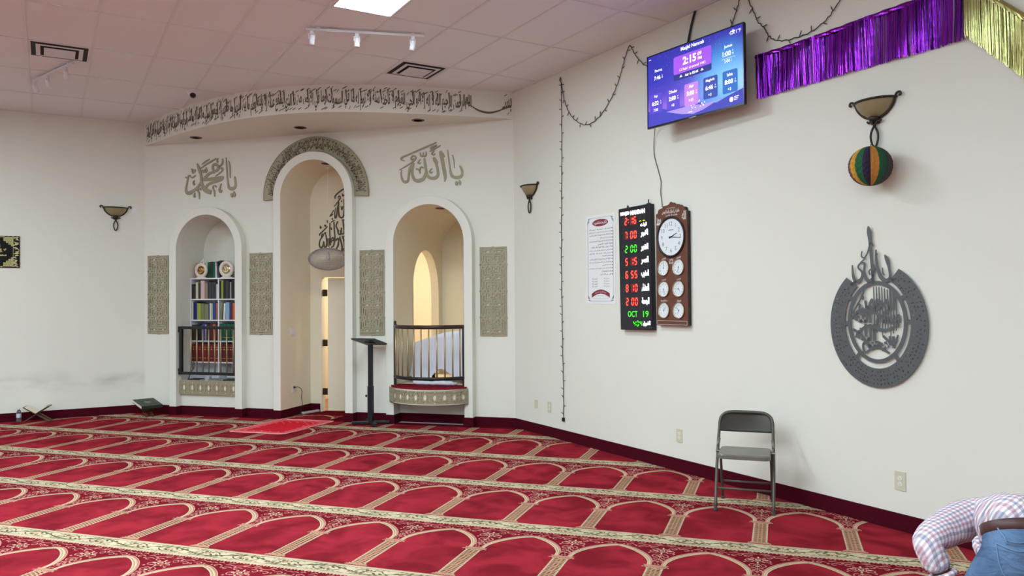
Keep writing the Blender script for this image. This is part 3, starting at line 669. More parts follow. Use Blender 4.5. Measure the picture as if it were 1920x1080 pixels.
crow(-0.058, 0.058, 0.684, 0.700, TAN, 4)
crow(-0.052, 0.052, 0.690, 1.180, ROSE, 2)
crow(-0.036, 0.036, 0.690, 1.180, TAN, 3)
for sg in (-1, 1):
    crow(sg * 0.052 - (0.0 if sg < 0 else 0.011), sg * 0.052 + (0.011 if sg < 0 else 0.0), 0.690, 1.180, CREAM, 3)
d = 0.704
while d < 1.17:
    for sg in (-1, 1):
        cblob(X + sg * 0.026, d + 0.004, 0.0125, 0.0055, BROWN, 4, sg * 0.35, 6)
        crow(min(sg * 0.036, sg * 0.052), max(sg * 0.036, sg * 0.052), d + 0.013, d + 0.017, BROWN, 4)
    cblob(X, d + 0.016, 0.010, 0.0075, DEEP, 4, 0, 6)
    cblob(X, d + 0.004, 0.006, 0.003, CREAM, 4, 0, 6)
    d += 0.0250
crow(-0.062, 0.062, 1.168, 1.184, TAN, 4); crow(-0.075, 0.075, 1.184, 1.196, ROSE, 4)
for k in range(8): cblob(X - 0.07 + 0.02 * k, 1.200, 0.010, 0.007, TAN, 5)

CT = math.radians(-2.35)
CR = Matrix.Rotation(CT, 4, 'Z')
def cell_at(x, y):                               # x, y in the turned carpet frame, from world origin
    return CR @ Matrix.Translation((x, y, 0))
floor = MB()
cor = [Vector((0, 0, 0)), RC, pb0, c5, pl0]
floor.add([(v.x, v.y, 0.0) for v in (pl0, c5, pb0, RC, Vector((0, 0, 0)))], [(0, 1, 2, 3, 4)], BORDER)
pat = MB()
NRM_R, NRM_L = -BX, -AX
def inside(p, m=0.9):
    return (p - RC).dot(NRM_R) > -m and p.dot(NRM_L) > -m and p.y < m
XO = 7.49
MRED = MB()
for row in range(-1, 9):
    y = -0.31 - CP * row
    for k in range(-18, 9):
        x = XO + CW * k
        M = cell_at(x, y)
        ctr = M @ Vector((0, -CP / 2, 0))
        if not inside(ctr): continue
        rel = ctr - Vector((8.7484, -9.9684, 0))
        f = rel.dot(Vector((-0.2813, 0.9596, 0))); sd = rel.dot(Vector((0.9596, 0.2813, 0)))
        if f < 1.0 or abs(sd) > 0.80 * f + 4.0: continue     # rows beside and behind the viewer keep the plain ground
        base = len(pat.v)
        vv = [tuple(M @ Vector(v)) for v in cell.v]
        pat.add(vv, cell.f, 0); pat.m[-len(cell.m):] = cell.m
        a, b, c, d = [tuple(M @ Vector((px, py, E0 * 0.5))) for px, py in ((-H2, -CP), (H2, -CP), (H2, 0), (-H2, 0))]
        pat.add([a, b, c, d], [(0, 1, 2, 3)], RED)
def clip(mb, planes):
    me = bpy.data.meshes.new('tmp'); me.from_pydata(mb.v, [], mb.f); me.polygons.foreach_set('material_index', mb.m)
    bm = bmesh.new(); bm.from_mesh(me)
    for co, no in planes:
        bmesh.ops.bisect_plane(bm, geom=bm.verts[:] + bm.edges[:] + bm.faces[:], plane_co=co, plane_no=no, clear_outer=True)
    out = MB()
    bm.verts.index_update()
    out.v = [tuple(v.co) for v in bm.verts]; out.f = [tuple(v.index for v in f.verts) for f in bm.faces]; out.m = [f.material_index for f in bm.faces]
    bm.free(); bpy.data.meshes.remove(me)
    return out
pat = clip(pat, [((0, -0.16, 0), (0, 1, 0)), (RC - BX * 0.02, BX), (-AX * 0.02, AX)])
floor.v += []; k = len(floor.v)
floor.v += pat.v; floor.f += [tuple(i + k for i in f) for f in pat.f]; floor.m += pat.m
# the piece inside the mihrab: one arch panel between plain strips, and the passage floor
mi = MB()
sub = MB()
for (x, d) in (): pass
fx0, fx1 = NC - HI, NC + HI
floor.add([(fx0, FY - 0.04, 0.0002), (fx1, FY - 0.04, 0.0002), (fx1, YB + 0.1, 0.0002), (fx0, YB + 0.1, 0.0002)], [(0, 1, 2, 3)], BORDER)
floor.add([(bx0, YB, 0.0001), (bx1, YB, 0.0001), (bx1, by1, 0.0001), (bx0, by1, 0.0001)], [(0, 1, 2, 3)], TAN)
MM = Matrix.Translation((NC - 0.09, 0.62, 0.0006)) @ Matrix.Rotation(math.radians(-2.35), 4, 'Z') @ Matrix.Diagonal((1.22, 0.9, 1, 1))
keep = [i for i, f in enumerate(cell.f) if min(-cell.v[v][1] for v in f) > 0.285]
vv = [tuple(MM @ Vector(v)) for v in cell.v]
k = len(floor.v); floor.v += vv
for i in keep: floor.f.append(tuple(v + k for v in cell.f[i])); floor.m.append(cell.m[i])
floor.add([tuple(MM @ Vector(q)) for q in ((-H2 + 0.03, -0.84, 0.0001), (H2 - 0.03, -0.84, 0.0001), (H2 - 0.03, -0.3, 0.0001), (-H2 + 0.03, -0.3, 0.0001))], [(0, 1, 2, 3)], RED)
fo = struct(floor.obj('floor', CM))
# ------------------------------------------------------------------ calligraphy on the niche wall
M_band = mat('brown_black_lettering', (98, 90, 76), rough=0.6, var=0.08)
def strokes_obj(sts, name, label, y0, y1, m, cat='wall calligraphy'):
    mb = MB()
    for i, s in enumerate(sts): mb.stroke(s, y0 - 0.0004 * i, y1)
    return tag(mb.obj(name, m), label, cat)
strokes_obj(ST_MUHAMMAD, 'wall_calligraphy', 'olive-gold raised Arabic calligraphy above the bookcase niche', -0.012, 0.0, M_gold)
strokes_obj(ST_ALLAH, 'wall_calligraphy', 'olive-gold raised Arabic calligraphy above the balcony niche', -0.012, 0.0, M_gold)
strokes_obj(ST_MIHRAB, 'wall_calligraphy', 'dark Arabic calligraphy on the back wall inside the tall middle niche', YB - 0.008, YB, M_dark)
AYA = 'الله الرحمن الرحيم الله لا إله إلا هو الحي القيوم لا تأخذه سنة ولا نوم له ما في السموات وما في الأرض من ذا الذي يشفع عنده إلا بإذنه يعلم ما بين أيديهم وما خلفهم ولا يحيطون بشيء من علمه إلا بما شاء وسع كرسيه السموات والأرض ولا يؤوده حفظهما وهو العلي العظيم'
mb = MB()
def fas(x, y, z): return on_fascia(x, 0.004, z + 0.018 * math.sin(x * 21.0))
text(mb, ar(AYA), (arcl[-1] - 0.58) / 2 + 0.05, 4.222, w=arcl[-1] - 0.66, h=0.285, res=1, bold=0.03, mapf=fas)
text(mb, ar('بسـ'), arcl[-1] - 0.09, 4.215, w=0.13, h=0.19, res=2, bold=0.03, mapf=fas)
text(mb, ar('ـم'), arcl[-1] - 0.62, 4.20, w=0.07, h=0.17, res=2, bold=0.03, mapf=fas)
sw = MB().stroke([(arcl[-1] - 0.12, 4.20, 0.010), (arcl[-1] - 0.19, 4.150, 0.018), (arcl[-1] - 0.34, 4.112, 0.026), (arcl[-1] - 0.48, 4.135, 0.022), (arcl[-1] - 0.59, 4.20, 0.010)], 0.0, 0.001)
mb.add([on_fascia(x, 0.0048 - y, z) for x, y, z in sw.v], sw.f)
for i in range(210):
    s = 0.06 + (arcl[-1] - 0.12) * (i + rnd.random() * 0.8) / 210
    up = rnd.random() < 0.72
    if arcl[-1] - 0.7 < s < arcl[-1] - 0.12: continue
    z = rnd.uniform(4.29, 4.355) if up else rnd.uniform(4.085, 4.115)
    kk = rnd.random()
    dx, dz, w = (0.020, 0.012, 0.007) if kk < 0.7 else (0.012, 0.020, 0.009)
    P = [(s - dx, z - dz), (s + dx, z + dz), (s + dx, z + dz + w * 1.6), (s - dx, z - dz + w * 1.6)]
    mb.add([on_fascia(a, 0.0045, b) for a, b in P], [(0, 1, 2, 3)])
for i in range(46):                              # tall alif strokes
    s = 0.1 + (arcl[-1] - 0.75) * (i + rnd.random() * 0.7) / 46
    a, b, w = 4.17, rnd.uniform(4.33, 4.36), 0.011
    P = [(s + 0.008, a), (s + 0.008 + w * 0.5, a), (s - 0.006 + w, b), (s - 0.010 - w * 0.3, b - 0.004)]
    mb.add([on_fascia(x, 0.0042, z) for x, z in P], [(0, 1, 2, 3)])
tag(mb.obj('wall_calligraphy', M_band), 'long dark Arabic inscription running along the curved fascia under the ceiling', 'wall calligraphy')

# arched gold band round the mihrab
t = thing('arch_band', 'curved olive-gold band with dark Arabic relief over the tall middle niche', 'arch panel', (2.937, 0, 3.166))
R0, R1 = 0.627, 0.835
def arcpts(r, n=60, e=0.05): return [(r * math.cos(PI + e - (PI + 2 * e) * i / n), r * math.sin(PI + e - (PI + 2 * e) * i / n)) for i in range(n + 1)]
MB().ring(arcpts(R1), arcpts(R0), -0.045, 0.0).obj('band', M_gold, t, bevel=0.004)
mb = MB()
def onarc(x, y, z):                               # x along the arc (0..1 from left), z radial 0..1
    a = PI * (1.0 - x); r = R0 + 0.02 + (R1 - R0 - 0.04) * z
    return (r * math.cos(a), -0.047, r * math.sin(a))
V1 = 'إنما يعمر مساجد الله من آمن بالله واليوم الآخر وأقام الصلاة وآتى الزكاة ولم يخش إلا الله فعسى أولئك أن يكونوا من المهتدين'
M_rel = mat('band_relief', (70, 66, 52), rough=0.6, metal=0.2, var=0.1)
ws = V1.split(' '); tot = sum(len(w) + 0.6 for w in ws); xx = 0.99
for w in ws:
    d_ = 0.98 * (len(w) + 0.6) / tot
    text(MB(), ar(w), xx - d_ / 2, rnd.uniform(0.42, 0.54), w=d_ * 0.96, h=rnd.uniform(0.66, 0.9), res=1, bold=0.02, mapf=onarc).obj('relief_word', M_rel, t)
    xx -= d_
for i in range(300):
    x = 0.008 + 0.984 * (i + rnd.random()) / 300; z = rnd.choice((rnd.uniform(-0.06, 0.2), rnd.uniform(0.72, 0.95), rnd.uniform(0.0, 0.9))); l = rnd.uniform(0.07, 0.22); w = rnd.uniform(0.0022, 0.0045)
    sk = rnd.uniform(-0.004, 0.004)
    mb.add([onarc(x - w / 2, 0, z), onarc(x + w / 2, 0, z), onarc(x + sk + w * 0.7, 0, min(0.97, z + l)), onarc(x + sk - w * 0.3, 0, min(0.97, z + l))], [(0, 1, 2, 3)])
mb.obj('relief_flourishes', M_rel, t)['kind'] = 'stuff'
mb = MB()
MB().ring(arcpts(R1 - 0.002), arcpts(R1 - 0.012), -0.05, -0.04).ring(arcpts(R0 + 0.012), arcpts(R0 + 0.002), -0.05, -0.04).obj('rim', M_gold, t)

# ------------------------------------------------------------------ lattice panels
def rrect(cx, cz, w, h, r=None, n=3):
    r = min(w, h) / 2 * 0.98 if r is None else r
    out = []
    for qx, qz, a0 in ((1, 1, 0), (-1, 1, PI / 2), (-1, -1, PI), (1, -1, 1.5 * PI)):
        for k in range(n + 1):
            a = a0 + PI / 2 * k / n
            out.append((cx + qx * (w / 2 - r) + r * math.cos(a), cz + qz * (h / 2 - r) + r * math.sin(a)))
    return out
def oval(cx, cz, rx, rz, n=10): return [(cx + rx * math.cos(2 * PI * k / n), cz + rz * math.sin(2 * PI * k / n)) for k in range(n)]
def lshape(cx, cz, dx, dz, w, sx, sz):            # corner at cx,cz, arms running inwards
    p = [(cx + w / 2, cz + w / 2), (cx - dx, cz + w / 2), (cx - dx, cz - w / 2), (cx - w / 2, cz - w / 2), (cx - w / 2, cz - dz), (cx + w / 2, cz - dz)]
    return [(x * sx, z * sz) for x, z in p]
def lattice_mesh():
    S = 0.00127; H = 1.18; W2 = 0.186
    holes = []
    levels = [190, 468, 748]
    def put(poly, cz): holes.append([(x * S, H / 2 - (cz - z) * H / 940) for x, z in poly])
    for c in levels:
        for sx in (1, -1):
            put(rrect(sx * 40, 0, 34, 14), c)
            put(oval(sx * 130, 0, 8, 8, 8), c); put(oval(sx * 84, 0, 8, 8, 8), c)
            for sz in (1, -1):
                put(oval(sx * 107, sz * 29, 8, 8, 8), c)
                put(oval(sx * 40, sz * 47, 9, 10, 8), c)
                put(lshape(74, 86, 54, 58, 8, sx, sz), c)
                put(lshape(57, 64, 34, 34, 5, sx, sz), c) if False else None
                put(rrect(sx * 58, sz * 110, 62, 8), c)
                put(rrect(sx * 100, sz * 76, 7, 52), c)
                put(rrect(sx * 126, sz * 88, 8, 84), c)
                put(rrect(sx * 15, sz * 66, 7, 7), c)
                put(rrect(sx * 56, sz * 24, 6, 10), c)
        for sz in (1, -1):
            put(rrect(0, sz * 42, 13, 34), c); put(oval(0, sz * 112, 8, 8, 8), c); put(oval(0, sz * 87, 7, 7, 8), c)
    for c in (49, 329, 608, 889):
        for sx in (1, -1):
            put(oval(sx * 62, 0, 21, 10), c); put(oval(sx * 21, 0, 8, 8, 8), c); put(oval(sx * 103, 0, 8, 9, 8), c)
    for c in (22, 918):
        for sx in (1, -1): put(rrect(sx * 75, 0, 100, 7), c); put(oval(sx * 10, 0, 6, 6, 8), c)
    out = [(-W2, -H / 2)]
    def bumpx(z, s): return [(s * (W2 + 0.008 * math.sin(PI * k / 6)), z + s * (k - 3) / 3 * 0.018) for k in range(7)]
    def bumpz(x, s): return [(x - s * (k - 3) / 3 * 0.018, s * (H / 2 + 0.008 * math.sin(PI * k / 6))) for k in range(7)]
    ys = [H / 2 - c * H / 940 for c in levels]
    loop = [(-W2, -H / 2)] + bumpz(0, -1) + [(W2, -H / 2)]
    for z in sorted(ys): loop += bumpx(z, 1)
    loop += [(W2, H / 2)] + bumpz(0, 1) + [(-W2, H / 2)]
    for z in sorted(ys, reverse=True): loop += bumpx(z, -1)
    return fill2d([loop] + holes, 0.014, -0.010)
LV, LF = lattice_mesh()
lat0 = None
for x, lab in ((0.252, 'pierced olive-gold geometric panel between the left wall corner and the bookcase niche'),
               (2.038, 'pierced olive-gold geometric panel between the bookcase niche and the tall middle niche'),
               (3.806, 'pierced olive-gold geometric panel behind the black lectern, left of the balcony niche'),
               (5.571, 'pierced olive-gold geometric panel at the right end, between balcony niche and string lights')):
    if lat0 is None:
        o = MB().add(LV, LF).obj('lattice_panel', M_gold, bevel=0.0); lat0 = o
    else:
        o = lat0.copy(); COL.objects.link(o)
    o.location = (x, 0, 1.782)
    tag(o, lab, 'wall panel', 'lattice panels')

# pierced strips with ovals
def strip_shapes(L, H, n, pitch):
    holes = []
    for i in range(n):
        x = (i - (n - 1) / 2) * pitch
        holes += [oval(x, 0, 0.022, 0.040, 14), oval(x, 0.072, 0.013, 0.011, 8), oval(x, -0.072, 0.013, 0.011, 8)]
        for sx in (1, -1):
            for sz in (1, -1):
                a = [(x + sx * 0.034, sz * 0.008), (x + sx * 0.048, sz * 0.022), (x + sx * 0.034, sz * 0.058), (x + sx * 0.029, sz * 0.056), (x + sx * 0.041, sz * 0.023), (x + sx * 0.031, sz * 0.012)]
                holes.append(a)
    m = 24
    loop = [(-L / 2 + L * i / m, -H / 2) for i in range(m + 1)] + [(L / 2 - L * i / m, H / 2) for i in range(m + 1)]
    return [loop] + holes
M_pale = mat('cream_backing', (232, 226, 204), rough=0.6, var=0.01)
t = thing('niche_apron', 'olive-gold strip with cream ovals at the foot of the bookcase niche', 'decorative panel', (NL, -0.03, 0.399))
vs, fs = fill2d(strip_shapes(1.008, 0.206, 7, 0.142), 0.010, -0.012)
MB().add(vs, fs).obj('pierced_strip', M_gold, t)
MB().box(-0.504, 0.504, -0.006, 0.03, -0.103, 0.103).obj('backing', M_pale, t)

# ------------------------------------------------------------------ balcony in the right niche
bal = thing('balcony', 'small curved balcony with olive-gold oval fascia and red carpet in the right niche', 'balcony', (NR, 0, 0))
def bow(hw, sag, y0, n=28):
    R = (hw * hw + sag * sag) / (2 * sag); cy = y0 - sag + R; a = math.asin(hw / R)
    return [(R * math.sin(-a + 2 * a * i / n), cy - R * math.cos(-a + 2 * a * i / n)) for i in range(n + 1)]
bc = bow(0.555, 0.275, -0.122)
MB().slab(bc + [(0.505, -0.121), (0.505, 0.01), (-0.505, 0.01), (-0.505, -0.121)], 0.300, 0.500).obj('platform', M_gold, bal)
MB().slab([(x * 0.985, y * 0.985) for x, y in bc] + [(0.505, -0.121), (0.505, 0.05), (-0.505, 0.05), (-0.505, -0.121)], 0.500, 0.526).obj('carpet_top', mat('wine_carpet', (128, 26, 44), rough=1, var=0.35, scale=25, spec=0.05), bal)
bl = [0.0]
for a, b in zip(bc, bc[1:]): bl.append(bl[-1] + math.dist(a, b))
def onbow(s, off, z):
    s = max(0, min(bl[-1] - 1e-6, s + bl[-1] / 2)); i = 0
    while bl[i + 1] < s: i += 1
    a, b = bc[i], bc[i + 1]; t_ = (s - bl[i]) / (bl[i + 1] - bl[i]); dx, dy = b[0] - a[0], b[1] - a[1]; L = math.hypot(dx, dy)
    return (a[0] + dx * t_ + dy / L * off, a[1] + dy * t_ - dx / L * off, z)
vs, fs = fill2d(strip_shapes(bl[-1], 0.206, 10, 0.127), 0.010, 0)
mb = MB().add([onbow(x, 0.012 - y, z + 0.403) for x, y, z in vs], fs)
mb.obj('fascia_strip', M_gold, bal)
n = 40
MB().add([onbow(-bl[-1] / 2 + bl[-1] * i / n, 0.004, z) for i in range(n + 1) for z in (0.302, 0.503)], [(2 * i, 2 * i + 2, 2 * i + 3, 2 * i + 1) for i in range(n)]).obj('fascia_backing', M_pale, bal)
M_brass = mat('brushed_tan_metal', (176, 160, 122), rough=0.35, metal=0.5, var=0.05)
M_railw = mat('dark_wood_rail', (52, 32, 28), rough=0.3, var=0.15)
rail = thing('balcony_rail', 'curved railing with tan bars and dark handrail on the balcony', 'railing', (NR, 0, 0.526))
rc = bow(0.50, 0.27, -0.10, 30)
MB().tube([(x, y, 0.790) for x, y in rc], 0.026, 10, flat=0.8).obj('top_rail', M_railw, rail, smooth=True)
MB().tube([(x, y, 0.115) for x, y in rc], 0.022, 10).obj('bottom_rail', M_black, rail, smooth=True)
for sx in (-1, 1):
    MB().box(sx * 0.495 - 0.014, sx * 0.495 + 0.014, -0.115, -0.085, 0.0, 0.80).obj('post', M_black, rail)
rl = [0.0]
for a, b in zip(rc, rc[1:]): rl.append(rl[-1] + math.dist(a, b))
for k in range(11):
    s = rl[-1] * (k + 0.6) / 11.2; i = 0
    while rl[i + 1] < s: i += 1
    tt = (s - rl[i]) / (rl[i + 1] - rl[i]); x = rc[i][0] + (rc[i + 1][0] - rc[i][0]) * tt; y = rc[i][1] + (rc[i + 1][1] - rc[i][1]) * tt
    MB().tube([(x, y, 0.12), (x, y, 0.78)], 0.011, 8).obj('baluster', M_brass, rail, smooth=True)
MB().lathe([(0.018, 0), (0.022, 0.02), (0.012, 0.035), (0.02, 0.05), (0.0001, 0.075)], 12, (-0.49, -0.10, 0.80)).obj('finial', M_black, rail, smooth=True)

# white cloth over a table in the right niche
def draped(nu, nv, w, d, h, seedv):
    mb = MB(); rows = []
    r2 = random.Random(seedv)
    ph = [r2.uniform(0, 6.28) for _ in range(6)]
    for j in range(nv + 1):
        t = j / nv
        row = []
        for i in range(nu):
            a = 2 * PI * i / nu
            ca, sa = math.cos(a), math.sin(a)
            sq = 1.0 / max(abs(ca) ** 6 + abs(sa) ** 6, 1e-9) ** (1 / 6)
            bx, by = w / 2 * ca * sq, d / 2 * sa * sq
            if t < 0.4:
                k = t / 0.4; x, y = bx * k, by * k
                z = h - 0.012 * k ** 4 + 0.004 * math.sin(9 * x + 5 * y)
            else:
                k = (t - 0.4) / 0.6
                fold = (0.020 * math.sin(9 * a + ph[0]) + 0.014 * math.sin(15 * a + ph[1])) * k
                e = 1 + 0.16 * k + fold * 2.2
                x, y = bx * e, by * e
                z = h - 0.012 - (h - 0.10 - 0.10 * max(0, math.sin(4 * a + 0.9)) - 0.03 * math.sin(7 * a)) * (1 - (1 - k) ** 1.35)
            row.append((x, y, z))
        rows.append(row)
    vs = [p for r in rows for p in r]
    fs = []
    for j in range(nv):
        for i in range(nu): fs.append((j * nu + i, j * nu + (i + 1) % nu, (j + 1) * nu + (i + 1) % nu, (j + 1) * nu + i))
    # slope: lower towards the left end
    vs = [(x, y, z * (1 - 0.20 * max(0.0, (-x + 0.02)) / (w / 2) if x < 0.02 else 1 + 0.05 * x / (w / 2))) for x, y, z in vs]
    return mb.add(vs, fs)
M_cloth = mat('white_cotton', (226, 228, 240), rough=0.85, var=0.03, scale=12, bump=0.1, bscale=60, **{'Sheen Weight': 0.2})
ta = thing('draped_table', 'long table under a white cloth behind the balcony railing', 'table', (4.70, 0.55, RZ0))
draped(96, 26, 0.84, 0.62, 0.70, 3).obj('white_cloth', M_cloth, ta, smooth=True)
MB().box(-0.34, 0.34, -0.28, 0.28, 0.52, 0.55).obj('table_top', mat('table_wood', (120, 92, 64), rough=0.5), ta)
for sx in (-1, 1):
    for sy in (-1, 1):
        MB().box(sx * 0.31 - 0.02, sx * 0.31 + 0.02, sy * 0.25 - 0.02, sy * 0.25 + 0.02, 0, 0.52).obj('leg', mat('table_wood', (120, 92, 64)), ta)
bag = MB()
r2 = random.Random(5)
prof = smooth([(-0.30, 0, 0.03), (-0.2, 0.02, 0.05), (-0.05, -0.01, 0.035), (0.1, 0.02, 0.05), (0.26, 0.0, 0.04), (0.34, 0.01, 0.012)], 4)
bag.tube([(x, y, 0.03) for x, y, r in prof], [r for x, y, r in prof], 10, flat=1.0)
for i, v in enumerate(bag.v): bag.v[i] = (v[0], v[1], max(0.001, v[2] * 0.75 + 0.006 * math.sin(v[0] * 60 + v[1] * 40)))
tag(bag.obj('folded_sheet', M_cloth, None, smooth=True, loc=(4.72, -0.02, 0.527)), 'crumpled white sheet lying along the balcony floor behind the railing', 'sheet')

# recessed cans
M_can = mat('can_trim_dark', (110, 98, 88), rough=0.4, metal=0.2)
def can(x, y, z, lab, r=0.085):
    t = thing('recessed_light', lab, 'ceiling light', (x, y, z), 0, 'recessed cans')
    MB().lathe([(r, 0.0), (r, -0.006), (r * 0.8, -0.010), (r * 0.72, -0.002)], 24).obj('trim_ring', M_can, t, smooth=True)
    MB().lathe([(r * 0.72, -0.002), (r * 0.6, -0.0015), (0.0001, -0.001)], 24).obj('dark_lens', mat('unlit_lens', (176, 164, 150), rough=0.3), t, smooth=True)
can(1.158, -0.30, ZS, 'small unlit recessed light in the soffit above the bookcase niche')
can(2.94, -0.42, ZS, 'small unlit recessed light in the soffit above the tall middle niche')
can(4.645, -0.33, ZS, 'small unlit recessed light in the soffit above the balcony niche')
can(2.99, 0.20, ZC + HI - 0.004, 'small unlit recessed light at the top inside the tall middle niche', 0.075)
can(4.70, 0.33, ZR + HI - 0.004, 'small unlit recessed light at the top inside the balcony niche', 0.075)

# pendant lamp in the mihrab
t = thing('pendant_lamp', 'silvery wire-mesh pendant lamp hanging in the tall middle niche', 'lamp', (2.972, 0.27, 2.275))
M_wire = mat('silver_wire', (176, 172, 180), rough=0.35, metal=0.6, var=0)
mb = MB()
def sh(a, b):
    lob = 1 + 0.035 * abs(math.cos(5 * a))
    return (0.275 * math.cos(b) * math.cos(a) * lob, 0.275 * math.cos(b) * math.sin(a) * lob, 0.165 * math.sin(b))
for k in range(90):
    a = 2 * PI * k / 90
    mb.tube([sh(a, -PI / 2 + 0.06 + (PI - 0.12) * i / 14) for i in range(15)], 0.0016, 3)
for j in range(1, 36):
    b = -PI / 2 + PI * j / 36
    mb.tube([sh(2 * PI * i / 40, b) for i in range(40)], 0.0014, 3, closed=True)
mb.obj('wire_shade', M_wire, t)
MB().lathe([(0.0001, -0.02), (0.02, -0.01), (0.03, 0.02), (0.025, 0.06), (0.015, 0.10), (0.0001, 0.12)], 12).obj('bulb', mat('frosted_bulb', (190, 186, 182), rough=0.4), t, smooth=True)
MB().tube([(0, 0, 0.15), (0, 0, 1.33)], 0.003, 6).obj('cord', mat('white_cord', (222, 218, 210), rough=0.6), t)
MB().lathe([(0.018, 0.15), (0.022, 0.165), (0.014, 0.19), (0.004, 0.2)], 12).obj('cap', mat('chrome', (200, 200, 205), rough=0.15, metal=1.0, var=0), t, smooth=True)
MB().lathe([(0.04, 1.345), (0.045, 1.335), (0.02, 1.318), (0.004, 1.31)], 16).obj('ceiling_rose', M_steelw, t, smooth=True)

# switch, outlet with plug, cable, power strip on the mihrab's left side wall
def plate(parent, w, h, m, y=-0.006):
    return MB().box(-w / 2, w / 2, y, 0.0, -h / 2, h / 2).obj('cover_plate', m, parent, bevel=0.002)
M_ivory = mat('ivory_plastic', (206, 202, 178), rough=0.35, var=0.01)
M_ivory2 = mat('white_outlet_plastic', (232, 230, 220), rough=0.3, var=0.01)
def outlet(name, loc, rz, label, w=0.078, h=0.122, kind='duplex', pm=None):
    t = thing(name, label, 'outlet' if kind == 'duplex' else 'switch plate', loc, rz)
    plate(t, w, h, pm or M_ivory)
    if kind == 'duplex':
        for dz in (0.021, -0.021):
            mb = MB().prism([(x, z + dz) for x, z in oval(0, 0, 0.017, 0.015, 14)], -0.008, -0.005)
            so = mb.obj('socket', M_ivory2, t)
            MB().box(-0.008, -0.006, -0.0085, -0.0078, dz - 0.001, dz + 0.007).box(0.006, 0.008, -0.0085, -0.0078, dz - 0.001, dz + 0.007).prism([(x, z + dz - 0.007) for x, z in oval(0, 0, 0.0028, 0.0028, 8)], -0.0085, -0.0078).obj('slots', M_dgrey, so)
        MB().lathe([(0.003, -0.007), (0.002, -0.0075)], 8, axis='y').obj('screw', M_ivory2, t)
    elif kind == 'switch':
        for k in range(2): MB().box(-0.016 + (k - 0.5) * 0.05, 0.016 + (k - 0.5) * 0.05, -0.009, -0.005, -0.033, 0.033).obj('rocker', M_ivory2, t, bevel=0.001)
    return t
outlet('switch_plate', (NC - HI + 0.001, 0.18, 1.224), PI / 2, 'white double switch plate on the side wall inside the tall middle niche', 0.125, 0.122, 'switch', M_white)
ot = outlet('wall_outlet', (NC - HI + 0.001, 0.205, 0.395), PI / 2, 'white outlet with a black plug in it inside the tall middle niche', pm=M_white)
cx0, cy0 = NC - HI, 0.205
t = thing('power_cable', 'thin black power cable hanging from the outlet in the middle niche to the floor', 'cable', (cx0, cy0, 0))
MB().box(0.011, 0.035, -0.014, 0.014, 0.402, 0.428).obj('plug', M_black, t, bevel=0.003)
MB().tube(smooth([(0.03, 0.0, 0.415), (0.06, 0.05, 0.412), (0.075, 0.11, 0.36), (0.06, 0.13, 0.25), (0.045, 0.17, 0.16), (0.030, 0.16, 0.06), (0.030, 0.13, 0.015), (0.045, 0.11, 0.006)], 6), 0.005, 6).obj('lead', M_black, t, smooth=True)
t = thing('power_strip', 'grey-white power strip on the carpet beside the mihrab door', 'power strip', (NC - HI + 0.10, 0.52, 0), math.radians(74))
MB().box(-0.16, 0.16, -0.026, 0.026, 0.003, 0.035).obj('housing', mat('grey_plastic', (190, 188, 190), rough=0.4), t, bevel=0.006)
for k in range(5): MB().box(-0.13 + 0.05 * k, -0.10 + 0.05 * k, -0.014, 0.014, 0.035, 0.0362).obj('socket', M_dgrey, t)
MB().box(0.125, 0.148, -0.01, 0.01, 0.035, 0.041).obj('rocker_switch', mat('red_switch', (160, 30, 30)), t)
# ------------------------------------------------------------------ bookcase in the left niche
M_case = mat('white_laminate', (224, 224, 230), rough=0.4, var=0.01)
BX0, BX1, BY0, BY1 = NL - HI + 0.006, NL + HI - 0.006, 0.19, 0.49
ZSH = [0.46, 0.764, 1.082, 1.397, 1.713, 2.028]          # top faces of base and shelves
bcs = thing('bookcase', 'white two-bay bookcase full of books in the left arched niche', 'bookcase', (NL, 0.34, 0.431))
def BL(mb): return mb.xf(Matrix.Translation((-NL, -0.34, -0.431)))
for nm, x in (('side_panel', BX0 + 0.009), ('side_panel', BX1 - 0.009), ('divider', NL)):
    BL(MB().box(x - 0.009, x + 0.009, BY0, BY1, 0.431, ZSH[-1] - 0.018)).obj(nm, M_case, bcs)
for i, z in enumerate(ZSH):
    BL(MB().box(BX0, BX1, BY0 - 0.002, BY1, z - (0.028 if i == 0 else 0.018), z)).obj('base_board' if i == 0 else 'top_board' if i == 5 else 'shelf', M_case, bcs)
BL(MB().box(BX0, BX1, BY1, BY1 + 0.008, 0.431, ZSH[-1])).obj('back_panel', M_case, bcs)
PAL = {'dark brown': (58, 44, 38), 'black': (30, 30, 34), 'grey': (150, 148, 146), 'cream': (206, 200, 178), 'pink': (206, 176, 178), 'taupe': (142, 124, 106),
       'lime': (150, 164, 52), 'olive': (120, 122, 90), 'navy': (34, 40, 90), 'blue': (44, 60, 130), 'light blue': (136, 172, 196), 'white': (220, 220, 222),
       'orange': (190, 92, 52), 'terracotta': (160, 86, 66), 'pale green': (160, 176, 140), 'green': (18, 88, 64), 'maroon': (96, 26, 32), 'red': (116, 30, 34), 'purple blue': (56, 46, 150),
       'dark green': (38, 50, 42), 'dusty pink': (190, 130, 130), 'charcoal': (56, 58, 62)}
M_pages = mat('book_pages', (226, 218, 196), rough=0.9, var=0.05, scale=200)
M_gilt = mat('gilt_lettering', (196, 160, 84), rough=0.35, metal=0.5, var=0)
def cover(c): return mat('cover_' + c.replace(' ', '_'), PAL[c], rough=0.5, var=0.08, scale=20)
ORD = ['first', 'second', 'third', 'fourth', 'fifth', 'sixth', 'seventh', 'eighth', 'ninth', 'tenth', 'eleventh', 'twelfth']
